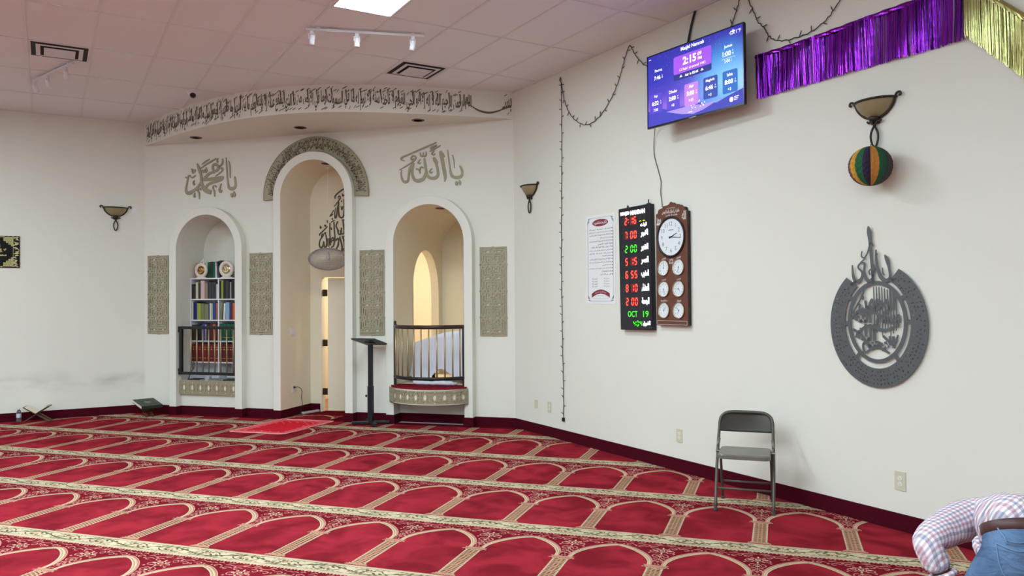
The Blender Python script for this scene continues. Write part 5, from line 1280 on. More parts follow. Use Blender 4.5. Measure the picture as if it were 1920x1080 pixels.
for x, z, h_, m_ in ((0.102, 0.009, 6, 32), (0.102, -0.199, 4, 45), (0.102, -0.408, 6, 52), (-0.110, 0.009, 12, 0), (-0.110, -0.200, 5, 28), (-0.110, -0.408, 12, 8)):
    clockface(cb, 'small_clock', x, z, 0.072, h_, m_, M_grim)
YC = -0.0508; M_prn = mat('white_print', (226, 222, 216), rough=0.5, var=0)
for s, x, z, w, h in (('بسم الله الرحمن الرحيم', 0.0, 0.590, 0.12, 0.016), ('حافظوا على الصلوات والصلاة الوسطى', -0.005, 0.556, 0.25, 0.045), ('وقوموا لله قانتين', 0.005, 0.521, 0.17, 0.018),
                      ('الله', 0.180, 0.505, 0.055, 0.085), ('محمد', -0.178, 0.475, 0.065, 0.085), ('الفجر', 0.100, 0.103, 0.060, 0.026), ('الظهر', -0.112, 0.101, 0.060, 0.024),
                      ('العصر', 0.100, -0.105, 0.056, 0.020), ('المغرب', -0.112, -0.106, 0.062, 0.020), ('العشاء', 0.100, -0.314, 0.060, 0.020), ('صلاة الجمعة', -0.112, -0.313, 0.095, 0.024),
                      ('أوقات', -0.004, 0.088, 0.060, 0.028), ('الصلاة', -0.004, 0.060, 0.056, 0.028)):
    text(MB(), ar(s), x, z, w=w, h=h, y=YC, bold=0.02).obj('white_lettering', M_prn, cb)
MB().ring([(-0.212, -0.548), (0.212, -0.548), (0.212, -0.508), (-0.212, -0.508)], [(-0.209, -0.545), (0.209, -0.545), (0.209, -0.511), (-0.209, -0.511)], YC, YC + 0.0006, closed=True).obj('white_outline', M_prn, cb)
mb = MB()
for z in (0.46, 0.43, 0.40, 0.20, 0.17, 0.14, -0.10, -0.13, -0.40, -0.43): mb.prism([(x, zz + z) for x, zz in oval(0, 0, 0.003, 0.003, 6)], -0.0005, 0.0005)
mb.xf(Matrix.Translation((0.2195, -0.025, 0)) @ Matrix.Rotation(PI / 2, 4, 'Z')).obj('vent_holes', mat('vent_hole_grey', (120, 110, 110), var=0), cb)

# ------------------------------------------------------------------ poster
ps = thing('poster', 'narrow white poster of Arabic text with maroon title left of the LED board', 'poster', WR(1.880, 0, 2.114), ROT_R)
PW, PH = 0.267, 0.495
MB().box(-PW, PW, -0.004, -0.001, -PH, PH).obj('paper', mat('poster_paper', (232, 234, 234), rough=0.45, var=0), ps)
mb = MB()
for o_, i_ in ((0.238, 0.236), (0.228, 0.2265)):
    dzz = 0.47 - (0.238 - o_)
    mb.ring(rrect(0, 0, 2 * o_, 2 * dzz, 0.05, 5), rrect(0, 0, 2 * i_, 2 * dzz - 2 * (o_ - i_), 0.05, 5), -0.0046, -0.004, closed=True)
for sx in (-1, 1):
    for sz in (-1, 1):
        for q in ([(0.235, 0.40, 0.006), (0.225, 0.43, 0.010), (0.20, 0.44, 0.006)], [(0.19, 0.462, 0.006), (0.21, 0.452, 0.010), (0.228, 0.458, 0.006)], [(0.222, 0.415, 0.004), (0.208, 0.43, 0.008)]):
            mb.stroke([(sx * x, sz * z, w) for x, z, w in q], -0.0046, -0.004)
mb.obj('ornamental_border', mat('poster_grey_ink', (120, 116, 118), var=0), ps)
M_mar = mat('poster_maroon', (132, 40, 62), rough=0.5, var=0); M_ink = mat('poster_ink', (48, 48, 52), rough=0.5, var=0); M_pw = mat('poster_white_ink', (240, 236, 236), rough=0.5, var=0)
mb = MB().prism(oval(0.0, 0.407, 0.145, 0.040, 28), -0.0048, -0.004)
mb.obj('maroon_title', M_mar, ps)
mb = MB()
up = [(-0.165 + 0.33 * k / 16, -0.336 - 0.045 * (-1 + k / 8) ** 2) for k in range(17)]
mb.ring(up, [(x, z - 0.046) for x, z in up], -0.0048, -0.004)
mb.obj('maroon_footer', M_mar, ps)
mb = MB(); text(mb, ar('الأذكار بعد الصلاة المفروضة'), 0, 0.407, w=0.235, h=0.045, y=-0.0052, bold=0.02)
mb.obj('title_lettering', M_pw, ps)
mb = MB()
text(mb, ar('لا إله إلا الله محمد رسول الله'), 0, -0.362, w=0.20, h=0.024, y=-0.0052, mapf=lambda x, y, z: (x, y, z - 0.045 * (x / 0.165) ** 2))
mb.obj('footer_lettering', M_pw, ps)
mb = MB(); z = 0.335
LINES = [('أستغفر الله   أستغفر الله   أستغفر الله', 1), ('اللهم أنت السلام ومنك السلام تباركت يا ذا الجلال والإكرام', 1), ('لا إله إلا الله وحده لا شريك له له الملك وله الحمد', 1), ('وهو على كل شيء قدير', 0.5), ('لا إله إلا الله ولا نعبد إلا إياه له النعمة وله الفضل', 1), ('وله الثناء الحسن', 0.6), ('لا حول ولا قوة إلا بالله', 0.9), ('اللهم أعني على ذكرك وشكرك وحسن عبادتك', 1), ('سبحان الله   الحمد لله   الله أكبر', 1), ('تمام المئة', 0.4), ('لا إله إلا الله وحده لا شريك له له الملك وله الحمد', 1), ('وهو على كل شيء قدير وهو على كل شيء قدير', 1), ('قراءة آية الكرسي', 0.4), ('الله لا إله إلا هو الحي القيوم لا تأخذه سنة ولا نوم', 1), ('قراءة المعوذات', 0.45), ('قل هو الله أحد', 0.5)]
for s, f in LINES:
    w = 0.40 * f
    text(mb, ar(s), 0.195 if f < 1 and f != 0.9 else 0.0 + 0.195, z, w=w, h=0.024, y=-0.0046, align='r', bold=0.01)
    mb.box(0.207, 0.219, -0.0046, -0.004, z - 0.009, z + 0.006)
    z -= 0.0335
for k in range(4):
    text(mb, ar('سبحان الله'), 0.16, -0.215 - 0.028 * k, w=0.10, h=0.018, y=-0.0046, align='r'); text(mb, ar('الحمد لله'), -0.06, -0.215 - 0.028 * k, w=0.10, h=0.018, y=-0.0046, align='r')
for z, w in ((-0.405, 0.30), (-0.432, 0.28)): text(mb, ar('اللهم تقبل منا إنك أنت السميع العليم'), 0, z, w=w, h=0.012, y=-0.0046)
mb.obj('body_lettering', M_ink, ps)

# ------------------------------------------------------------------ metal wall emblem
M_iron = mat('gunmetal_sheet', (92, 96, 98), rough=0.42, metal=0.2, var=0.06)
em = thing('wall_emblem', 'large grey metal calligraphy emblem with oval ring on the right wall', 'wall art', WR(5.27, 0, 1.44), ROT_R)
EA, EB, EC = 0.397, 0.459, 0.029
def ell(a, b, c, t0, t1, n): return [(a * math.cos(t0 + (t1 - t0) * k / n), c + b * math.sin(t0 + (t1 - t0) * k / n)) for k in range(n + 1)]
t0, t1 = math.radians(63) - 2 * PI, math.radians(-231.5)
t0, t1 = math.radians(63), math.radians(129 - 360)
loop = ell(EA, EB, EC, t0, t1, 90) + ell(0.268, 0.335, EC + 0.016, t1 - 0.06, t0 + 0.06, 80)
holes = []
r2 = random.Random(11)
for i in range(64):
    for rr in (0.18, 0.39, 0.60, 0.81):
        th = t0 + (t1 - t0) * (i + 0.7 + 0.25 * (rr > 0.4)) / 65.5
        f = rr + r2.uniform(-0.02, 0.02)
        a = 0.268 + (EA - 0.268) * f; b = 0.335 + (EB - 0.335) * f; c = EC + 0.016 * (1 - f)
        x, z = a * math.cos(th), c + b * math.sin(th)
        if r2.random() < 0.32: continue
        L, w, an = r2.uniform(0.006, 0.011), r2.uniform(0.0026, 0.0044), r2.uniform(0, PI)
        bend = r2.uniform(-0.004, 0.004)
        pts = []
        for k in range(8):
            q = 2 * PI * k / 8
            lx, lz = L * math.cos(q), w * math.sin(q) + bend * math.cos(q) ** 2
            pts.append((x + lx * math.cos(an) - lz * math.sin(an), z + lx * math.sin(an) + lz * math.cos(an)))
        holes.append(pts)
vs, fs = fill2d([loop] + holes, 0.004, -0.020)
MB().add(vs, fs).obj('inscribed_ring', M_iron, em)
D = EC + 0.024
mb = MB().ring(ell(0.243, 0.303, D, 0, 2 * PI, 64)[:-1], ell(0.215, 0.275, D, 0, 2 * PI, 64)[:-1], -0.022, -0.018, closed=True)
for th in (35, 2, -52, -128, 182, 146): 
    a = math.radians(th); w = 0.05
    mb.add([(x, y, z) for y in (-0.0215, -0.0185) for x, z in ((0.235 * math.cos(a - w), D + 0.295 * math.sin(a - w)), (0.285 * math.cos(a - w), EC + 0.014 + 0.352 * math.sin(a - w)), (0.285 * math.cos(a + w), EC + 0.014 + 0.352 * math.sin(a + w)), (0.235 * math.cos(a + w), D + 0.295 * math.sin(a + w)))], [(0, 1, 2, 3), (7, 6, 5, 4), (0, 4, 5, 1), (2, 6, 7, 3)])
for s in ST_EMBLEM: mb.stroke(s, -0.022, -0.018)
mb.obj('frame_and_crest', M_iron, em)
mb = MB()
def inell(q):
    out = []
    for x, y, z in q: out.append((x, y, z))
    return out
text(mb, ar('الرحيم'), 0.01, D - 0.165, w=0.27, h=0.13, y=-0.020, bold=0.06)
text(mb, ar('بسم الله'), 0.0, D + 0.02, w=0.38, h=0.17, y=-0.0205, bold=0.05)
text(mb, ar('الرحمن'), 0.0, D + 0.14, w=0.30, h=0.20, y=-0.021, bold=0.05)
text(mb, ar('الله'), -0.09, D - 0.08, w=0.17, h=0.13, y=-0.0215, bold=0.05)
for k in range(9):
    x = -0.02 + 0.022 * k; top = D + 0.26 * math.sqrt(max(0.02, 1 - (x / 0.225) ** 2)); 
    mb.stroke([(x, D - 0.10 + 0.02 * (k % 3), 0.006), (x + 0.003, D + 0.06, 0.010), (x - 0.002, top, 0.006)], -0.0215, -0.0185)
for pts in ([(-0.215, 0.02, 0.012), (-0.14, 0.085, 0.022), (-0.03, 0.075, 0.022), (0.04, 0.04, 0.012)], [(-0.18, -0.12, 0.012), (-0.08, -0.03, 0.02), (0.06, -0.06, 0.022), (0.16, -0.02, 0.012)], [(-0.20, -0.06, 0.02), (-0.13, -0.10, 0.018), (-0.06, -0.20, 0.012)],
            [(-0.1, -0.235, 0.014), (0.0, -0.185, 0.02), (0.1, -0.225, 0.014)], [(0.05, -0.10, 0.018), (0.13, -0.16, 0.018), (0.17, -0.09, 0.012)], [(-0.16, 0.12, 0.012), (-0.12, 0.19, 0.014), (-0.10, 0.24, 0.010)], [(-0.20, 0.06, 0.012), (-0.15, 0.14, 0.012)]):
    mb.stroke([(x, z + D, w) for x, z, w in pts], -0.0222, -0.0182)
mb.obj('central_script', M_iron, em)

# ------------------------------------------------------------------ sconces
M_brn = mat('bronze_iron', (58, 50, 44), rough=0.45, metal=0.5, var=0.15, scale=50)
M_glass = mat('amber_alabaster_glass', (150, 138, 104), rough=0.35, var=0.2, scale=9)
def sconce(loc, rz, label):
    t = thing('wall_sconce', label, 'wall light', loc, rz, 'bowl sconces')
    prof = [(0.0001, -0.128), (0.03, -0.126), (0.07, -0.112), (0.11, -0.083), (0.14, -0.045), (0.158, -0.006), (0.160, 0.0), (0.152, 0.0), (0.132, -0.042), (0.102, -0.076), (0.06, -0.104), (0.0001, -0.118)]
    MB().lathe(prof, 20, axis='z', a0=PI, a1=2 * PI, sy=0.72).obj('glass_bowl', M_glass, t, smooth=True)
    rim = [(0.166 * math.cos(PI + PI * k / 20), 0.72 * 0.166 * math.sin(PI + PI * k / 20), 0.0) for k in range(21)]
    MB().tube(rim, 0.0085, 8).obj('rim', M_brn, t, smooth=True)
    for sx in (-1, 1):
        cur = [(0.045, 0, -0.128), (0.10, 0, -0.098), (0.145, 0, -0.05), (0.165, -0.005, 0.0), (0.180, -0.008, 0.022), (0.202, -0.008, 0.024), (0.208, -0.008, 0.006), (0.195, -0.008, 0.0)]
        MB().tube(smooth([(sx * x, y - 0.012, z) for x, y, z in cur], 4), 0.0085, 8).obj('arm', M_brn, t, smooth=True)
        lo = [(0.060, 0, -0.145), (0.045, 0, -0.158), (0.030, 0, -0.150), (0.008, 0, -0.178), (-0.006, 0, -0.196), (-0.026, 0, -0.24), (-0.026, 0, -0.29), (-0.010, 0, -0.335), (0.0, 0, -0.338)]
        MB().tube(smooth([(sx * x, -0.022 - 0.006 * (sx > 0), z) for x, y, z in lo], 4), 0.0080, 8).obj('twisted_bar', M_brn, t, smooth=True)
    MB().lathe([(0.014, -0.165), (0.03, -0.150), (0.042, -0.128), (0.030, -0.118)], 14, (0, -0.03, 0)).obj('cup', M_brn, t, smooth=True)
    MB().box(-0.035, 0.035, -0.02, 0.0, -0.17, -0.02).obj('wall_plate', M_brn, t, bevel=0.004)
    return t
sconce(WL(0.398, 0, 3.085), ROT_L, 'bronze bowl sconce on the left wall near the corner')
sconce(WR(0.425, 0, 3.112), ROT_R, 'bronze bowl sconce on the right wall between the corner and the string lights')
sconce(WR(5.275, 0, 3.125), ROT_R, 'bronze bowl sconce on the right wall above the striped paper ball')
# honeycomb ball hanging from the last sconce
pbl = thing('paper_ball', 'honeycomb paper ball striped green, yellow and purple hanging under the sconce', 'decoration', WR(5.335, 0.162, 2.622), ROT_R)
SEQ = [(34, 62, 50), (112, 74, 82), (206, 158, 44), (196, 148, 40), (24, 88, 58), (26, 96, 62), (44, 32, 58), (38, 26, 50), (176, 116, 48), (190, 130, 50), (22, 82, 56), (24, 78, 54), (40, 58, 50), (66, 40, 46), (70, 46, 54), (40, 60, 52)]
mats_ = [mat('tissue_%d_%d_%d' % c, c, rough=0.8, var=0.12, scale=60) for c in SEQ]
NB, MBn = 160, 44
vs = []
for j in range(MBn + 1):
    b = -PI / 2 + PI * j / MBn
    for i in range(NB):
        a = 2 * PI * i / NB
        ridge = abs((i % 10) / 5.0 - 1)
        cellb = 0.018 * math.cos(2 * PI * (j / 4.0 + (i // 5) * 0.5)) * math.cos(b)
        r = 0.150 * (0.965 + 0.035 * ridge + cellb)
        vs.append((r * math.cos(b) * math.cos(a), r * math.cos(b) * math.sin(a), 0.143 * math.sin(b)))
fs, mi_ = [], []
for j in range(MBn):
    for i in range(NB):
        fs.append((j * NB + i, j * NB + (i + 1) % NB, (j + 1) * NB + (i + 1) % NB, (j + 1) * NB + i))
        a = (i + 0.5) / NB                      # viewer side is -y : angles 180..360 read left to right
        mi_.append(int(((a * 360 - 215) % 360) / 180 * 16) % 16)
b_ = MB(); b_.v, b_.f, b_.m = vs, fs, mi_
b_.obj('honeycomb', mats_, pbl)
MB().tube([(0, 0, 0.14), (-0.02, 0.03, 0.163), (-0.055, 0.125, 0.172)], 0.002, 5).obj('hanging_thread', M_black, pbl)

# ------------------------------------------------------------------ string lights
M_wire2 = mat('dark_green_wire', (44, 50, 46), rough=0.5)
M_bulb = mat('mini_bulb_cap', (60, 62, 58), rough=0.35)
bulb_me = None
def string_lights(path, label, spacing=0.105, twin=None):
    global bulb_me
    P = [tuple(p) for p in smooth(path, 8)]
    t = thing('string_lights', label, 'string lights', WR(path[0][0], 0, path[0][1]), ROT_R)
    ox, oz = path[0]
    def loc(p, off=0.012): return (p[0] - ox, -off, p[1] - oz)
    wob = [(p[0] + 0.004 * math.sin(i * 1.7), p[1] + 0.004 * math.cos(i * 1.3)) for i, p in enumerate(P)]
    MB().tube([loc(p) for p in wob], 0.0042, 5).obj('wire', M_wire2, t, smooth=True)
    L = 0.0; nxt = 0.04; k = 0
    for a, b in zip(P, P[1:]):
        d = math.dist(a, b)
        while nxt < L + d:
            q = (nxt - L) / d; x = a[0] + (b[0] - a[0]) * q; z = a[1] + (b[1] - a[1]) * q
            tx, tz = (b[0] - a[0]) / d, (b[1] - a[1]) / d
            s = (1, -1, 1, 1, -1)[k % 5]
            ang = math.atan2(tz, tx) + s * (1.15 + 0.25 * math.sin(k * 2.1))
            if bulb_me is None:
                o = MB().tube([(0, 0, 0), (0.018, 0, 0), (0.022, 0, 0), (0.038, 0, 0), (0.052, 0, 0)], [0.0035, 0.004, 0.005, 0.0042, 0.0008], 6).obj('mini_bulb', M_bulb, t); bulb_me = o.data
            else:
                o = bpy.data.objects.new('mini_bulb', bulb_me); COL.objects.link(o); o.parent = t
            o.location = loc((x, z), 0.014); o.rotation_euler = (0, -ang, 0)
            nxt += spacing; k += 1
        L += d
    return t
sa = string_lights([(1.137, 0.27), (1.143, 0.6), (1.128, 1.2), (1.118, 2.06), (1.132, 2.9), (1.144, 3.5), (1.145, 4.05), (1.139, 4.24), (1.128, 4.325), (1.150, 4.23), (1.199, 4.051), (1.27, 3.915), (1.362, 3.803), (1.5, 3.707), (1.657, 3.652), (1.839, 3.676), (2.007, 3.766), (2.151, 3.897), (2.245, 4.019), (2.32, 4.171), (2.405, 4.315), (2.435, 4.335), (2.465, 4.30), (2.533, 4.2), (2.668, 4.07), (2.80, 4.02), (2.98, 3.98)],
                   'dark string lights falling down the right wall near the corner and looping to the television', 0.098)
MB().box(-0.012, 0.022, -0.03, -0.006, -0.045, 0.0).obj('plug_end', M_black, sa, bevel=0.003)
string_lights([(3.70, 3.92), (3.80, 4.02), (3.871, 4.126), (3.93, 4.24), (3.975, 4.33), (4.02, 4.345), (4.061, 4.279), (4.132, 4.139), (4.166, 4.059), (4.236, 3.983), (4.281, 3.905), (4.349, 3.846), (4.449, 3.812), (4.60, 3.800), (4.73, 3.808), (4.867, 3.862), (4.941, 3.924), (5.0, 3.99), (5.10, 4.13), (5.18, 4.27), (5.25, 4.30)],
              'dark string lights looping from behind the television over the purple foil fringe', 0.115)

# ------------------------------------------------------------------ foil fringes
def foil(name, rgb, rough):
    m = mat(name, rgb, rough=rough, metal=1.0, var=0)
    nt = m.node_tree; n = nt.nodes; l = nt.links
    tc = n.new('ShaderNodeTexCoord'); mp = n.new('ShaderNodeMapping'); mp.inputs['Scale'].default_value = (70, 70, 5)
    nz = n.new('ShaderNodeTexNoise'); nz.inputs['Scale'].default_value = 1.0; nz.inputs['Detail'].default_value = 4
    l.new(tc.outputs['Object'], mp.inputs[0]); l.new(mp.outputs[0], nz.inputs['Vector'])
    b = n.new('ShaderNodeBump'); b.inputs['Strength'].default_value = 0.5; b.inputs['Distance'].default_value = 0.01
    l.new(nz.outputs['Fac'], b.inputs['Height']); l.new(b.outputs['Normal'], n['Principled BSDF'].inputs['Normal'])
    return m
def fringe(t, top, bot, u0, u1, m, seed, header):
    r2 = random.Random(seed); mb = MB(); x = u0
    while x < u1:
        w = r2.uniform(0.002, 0.004)
        z0 = top(x); z1 = bot(x) + r2.uniform(-0.012, 0.006)
        tilt = r2.uniform(-0.9, 0.9); y0 = -0.012 - r2.uniform(0, 0.020); sway = r2.uniform(-0.003, 0.003)
        vs = []
        N = 5
        for k in range(N + 1):
            f = k / N; tw = tilt + 0.22 * math.sin(f * 3 + x * 40)
            xc = x + sway * f + 0.0006 * math.sin(5 * f + x * 90); yc = y0 - 0.010 * math.sin(f * 2.2 + x * 13)
            z = z0 + (z1 - z0) * f
            vs += [(xc - w * math.cos(tw), yc - w * math.sin(tw) * 0.7, z), (xc + w * math.cos(tw), yc + w * math.sin(tw) * 0.7, z)]
        mb.add(vs, [(2 * k, 2 * k + 1, 2 * k + 3, 2 * k + 2) for k in range(N)])
        x += w * r2.uniform(0.7, 1.15)
    o = mb.obj('foil_strips', m, t); o['kind'] = 'stuff'
    n = 40
    vs = []
    for k in range(n + 1):
        x = u0 - 0.004 + (u1 - u0 + 0.008) * k / n; z = top(x)
        for dy, dz in ((-0.004, 0.004), (-0.030, 0.002 + 0.003 * math.sin(k * 1.9)), (-0.036, -header * 0.5), (-0.032 + 0.004 * math.sin(k * 2.3), -header)):
            vs.append((x, dy, z + dz))
    MB().add(vs, [(4 * k + j, 4 * k + 4 + j, 4 * k + 5 + j, 4 * k + 1 + j) for k in range(n) for j in range(3)]).obj('header_band', m, t)
M_pur = foil('purple_foil', (136, 40, 186), 0.17)
M_yel = foil('gold_foil', (190, 186, 122), 0.22)
fp = thing('foil_fringe', 'shiny purple foil fringe banner hanging high on the right wall', 'party banner', WR(5.05, 0, 3.39), ROT_R)
fringe(fp, lambda x: 0.372 + 0.012 * math.sin(x * 2.6) - 0.012 * x, lambda x: 0.002, -0.895, 0.895, M_pur, 3, 0.03)
fy = thing('foil_fringe', 'shiny gold foil fringe banner sloping down at the right edge', 'party banner', WR(5.962, 0, 3.39), ROT_R)
fringe(fy, lambda x: 0.365 - 0.99 * max(0, x - 0.02) + 0.06 * math.sin(min(1, max(0, x) / 0.8) * PI) * 0.4, lambda x: -0.006 - 1.03 * max(0, x - 0.0) + 0.02, -0.005, 0.85, M_yel, 5, 0.045)

# ------------------------------------------------------------------ outlets on the right wall
outlet('wall_switch', WR(0.516, 0.0, 0.361), ROT_R, 'pale blank cover plate low on the right wall, left one near the corner', 0.07, 0.105, 'blank', M_ivory)
outlet('wall_outlet', WR(0.822, 0.0, 0.356), ROT_R, 'ivory outlet low on the right wall between the blank plate and the string lights', 0.082, 0.125)
outlet('wall_outlet', WR(3.125, 0.0, 0.344), ROT_R, 'ivory outlet low on the right wall left of the folding chair', 0.082, 0.13)
outlet('wall_outlet', WR(5.429, 0.0, 0.354), ROT_R, 'ivory outlet low on the right wall below the metal emblem', 0.086, 0.138)
outlet('wall_plate', WL(0.145, 0.0, 3.056), ROT_L, 'small white blank plate on the left wall beside the sconce', 0.075, 0.115, 'blank', M_white)
# ------------------------------------------------------------------ black lectern
lc = thing('lectern', 'black metal lectern on a cross foot beside the balcony niche', 'lectern', (3.91, -0.27, 0))
a_ = 0.55
for sx, ang in ((1, a_), (-1, a_), (1, PI - a_), (-1, PI - a_)):
    d = Vector((math.cos(ang) * sx, math.sin(ang) * sx, 0))
for k in range(2):
    ang = (0.45, -0.9)[k]
    mb = MB().box(-0.25, 0.25, -0.03, 0.03, 0.014, 0.05).xf(Matrix.Rotation(ang, 4, 'Z')); mb.obj('foot_bar', M_black, lc, bevel=0.006)
    for sx in (-1, 1):
        MB().lathe([(0.016, 0.0), (0.016, 0.015)], 10, (sx * 0.23 * math.cos(ang), sx * 0.23 * math.sin(ang), 0)).obj('glide', M_black, lc)
MB().box(-0.033, 0.033, -0.033, 0.033, 0.05, 0.52).obj('lower_post', M_black, lc, bevel=0.003)
MB().box(-0.027, 0.027, -0.027, 0.027, 0.52, 1.08).obj('upper_post', M_black, lc, bevel=0.003)
MB().tube([(-0.033, 0, 0.385), (-0.062, 0, 0.385)], 0.005, 8).lathe([(0.008, 0), (0.018, 0.004), (0.018, 0.014), (0.0001, 0.018)], 12, (-0.076, 0, 0.385), 'x').obj('knob', M_black, lc, smooth=True)
top = MB().box(-0.172, 0.172, -0.23, 0.23, -0.010, 0.010)
top.xf(Matrix.Translation((0, -0.005, 1.116)) @ Matrix.Rotation(math.radians(-12.5), 4, 'X'))
top.obj('reading_desk', mat('black_desk_board', (46, 48, 50), rough=0.5, var=0.05), lc, bevel=0.004)
mb = MB().box(-0.06, 0.06, -0.05, 0.05, -0.022, -0.010).xf(Matrix.Translation((0, -0.005, 1.116)) @ Matrix.Rotation(math.radians(-12.5), 4, 'X')); mb.obj('mounting_plate', M_black, lc)

# ------------------------------------------------------------------ bright red prayer rug
rg = thing('prayer_rug', 'bright red prayer rug lying on the carpet before the tall middle niche', 'rug', (2.86, -0.72, 0.002), math.radians(-1.5))
M_rr = mat('rug_bright_red', (206, 34, 50), rough=0.95, var=0.18, scale=14, bump=0.3, bscale=300, spec=0.05)
M_rp = mat('rug_rose', (232, 110, 118), rough=0.95, var=0.2, scale=60, spec=0.05)
def rz_(x, y): return 0.004 + 0.004 * math.sin(x * 7 + y * 3) ** 2 + (0.012 * math.exp(-((y - 0.12 + 0.3 * x) / 0.05) ** 2) if x > -0.1 else 0.0) + 0.006 * math.exp(-((x - 0.40) / 0.06) ** 2) * max(0, math.sin(y * 9))
nx, ny = 40, 52
mb = MB()
RWX, RWY = 0.41, 0.545
vs = []; fs = []; mm_ = []
for j in range(ny + 1):
    for i in range(nx + 1):
        x = -RWX + 2 * RWX * i / nx; y = -RWY + 2 * RWY * j / ny
        vs.append((x + 0.04 * y, y, rz_(x, y)))
for j in range(ny):
    for i in range(nx):
        fs.append((j * (nx + 1) + i, j * (nx + 1) + i + 1, (j + 1) * (nx + 1) + i + 1, (j + 1) * (nx + 1) + i))
        x = -RWX + 2 * RWX * (i + 0.5) / nx; y = -RWY + 2 * RWY * (j + 0.5) / ny
        e = min(RWX - abs(x), RWY - abs(y))
        inner = abs(x) < 0.27 and -0.38 < y < 0.10 + 0.16 * (1 - (abs(x) / 0.27) ** 2)
        k = 1 if e < 0.03 else 0 if e < 0.05 else (1 if e < 0.075 or (0.10 < e < 0.125) else 0)
        if not inner and e >= 0.125: k = 1 if (i * 7 + j * 5 + (i * j) % 3) % 6 == 0 else 0
        mm_.append(k)
mb.v, mb.f, mb.m = vs, fs, mm_
mb.obj('pile', [M_rr, M_rp], rg, smooth=True)
def edge_pts():
    out = []
    for i in range(41): out.append((-RWX + 2 * RWX * i / 40, -RWY))
    for j in range(1, 41): out.append((RWX, -RWY + 2 * RWY * j / 40))
    for i in range(1, 41): out.append((RWX - 2 * RWX * i / 40, RWY))
    for j in range(1, 40): out.append((-RWX, RWY - 2 * RWY * j / 40))
    return out
MB().tube([(x + 0.04 * y, y, rz_(x, y)) for x, y in edge_pts()], 0.007, 6, closed=True).obj('bound_edge', mat('rug_edge_rose', (240, 150, 148), rough=0.9, var=0.1), rg, smooth=True)

# ------------------------------------------------------------------ book rests on the floor
M_rest = mat('carved_walnut', (92, 54, 40), rough=0.5, var=0.25, scale=14)
def book_rest(loc, rz, label, s=1.0):
    t = thing('book_rest', label, 'book stand', loc, rz, 'wooden book rests')
    for k, sg in enumerate((1, -1)):
        mb = MB()
        for q in (range(2) if k == 0 else range(1)):
            pass
        y0s = ((-0.10, -0.035), (0.035, 0.10)) if k == 0 else ((-0.033, 0.033),)
        mb.box(-0.19, 0.03, -0.10, 0.10, -0.006, 0.006)
        for a, b in y0s: mb.box(-0.03, 0.20, a, b, -0.006, 0.006)
        mb.xf(Matrix.Translation((0, 0, 0.115)) @ Matrix.Rotation(0, 4, 'Z') @ (Matrix.Identity(4) if sg > 0 else Matrix.Scale(-1, 4, (1, 0, 0))) @ Matrix.Rotation(math.radians(33), 4, 'Y'))
        mb.xf(Matrix.Scale(s, 4)).obj('slatted_leaf', M_rest, t, bevel=0.003)
    return t
def open_book(loc, rz, label, c, ang=28, back_only=False):
    t = thing('open_book' if not back_only else 'closed_book', label, 'book', loc, rz)
    return t
def rest_with_book(loc, rz, lab1, lab2, cov, closed=False):
    t = book_rest(loc, rz, lab1, 0.62 if closed else 1.0)
    if not closed:
        bk = thing('open_book', lab2, 'book', loc, rz)
        for sg in (1, -1):
            M = Matrix.Translation((0, 0, 0.121)) @ (Matrix.Identity(4) if sg > 0 else Matrix.Scale(-1, 4, (1, 0, 0))) @ Matrix.Rotation(math.radians(-33), 4, 'Y')
            mb = MB().box(0.012, 0.175, -0.125, 0.125, 0.006, 0.009).xf(M); mb.obj('cover', cover(cov), bk)
            mb = MB()
            n = 8
            pr_ = [(0.0 + 0.168 * i / n, 0.010 + 0.014 * math.sin(min(1, i / n * 1.6) * PI / 2) * (1 - 0.3 * i / n)) for i in range(n + 1)]
            mb.prism(pr_ + [(0.168, 0.009), (0.0, 0.009)], -0.12, 0.12)
            mb.xf(M); mb.obj('pages', M_pages, bk)
    else:
        bk = thing('closed_book', lab2, 'book', loc, rz)
        M = Matrix.Translation((0.0, 0, 0.166)) @ Matrix.Rotation(math.radians(12), 4, 'Y')
        mb = MB().box(-0.17, 0.17, -0.15, 0.15, 0.0, 0.004).box(-0.17, 0.17, -0.15, 0.15, 0.040, 0.044).box(0.166, 0.17, -0.15, 0.15, 0.0, 0.044).xf(M); mb.obj('cover', cover(cov), bk, bevel=0.002)
        mb = MB().box(-0.165, 0.164, -0.146, 0.146, 0.004, 0.040).xf(M); mb.obj('pages', M_pages, bk)
        mb = MB().ring(rrect(0, 0, 0.28, 0.24, 0.03), rrect(0, 0, 0.27, 0.23, 0.03), -0.0005, 0, closed=True).prism(oval(0, 0, 0.05, 0.05, 16), -0.0005, 0)
        mb.xf(M @ Matrix.Translation((0, 0, 0.0442)) @ Matrix.Rotation(-PI / 2, 4, 'X')); mb.obj('gilt_tooling', mat('dark_gilt', (96, 104, 76), rough=0.4), bk)
    return t
rest_with_book(WL(1.395, 0.22, 0), ROT_L + math.radians(-12), 'wooden book rest by the left wall next to the water bottle', 'open book on the book rest next to the water bottle', 'olive')
rest_with_book((0.36, -0.36, 0), math.radians(-27), 'wooden book rest in the corner left of the bookcase niche', 'closed dark green book on the book rest in the corner', 'dark green', True)
bt = thing('water_bottle', 'small clear plastic water bottle on the carpet by the left wall', 'bottle', WL(1.62, 0.16, 0))
M_pet = mat('clear_plastic', (235, 240, 245), rough=0.05, var=0, **{'Transmission Weight': 0.92, 'IOR': 1.3})
MB().lathe([(0.0001, 0.003), (0.026, 0.002), (0.031, 0.010), (0.031, 0.05), (0.029, 0.055), (0.031, 0.06), (0.031, 0.13), (0.027, 0.155), (0.014, 0.178), (0.0125, 0.19), (0.0125, 0.196)], 20).obj('bottle_body', M_pet, bt, smooth=True)
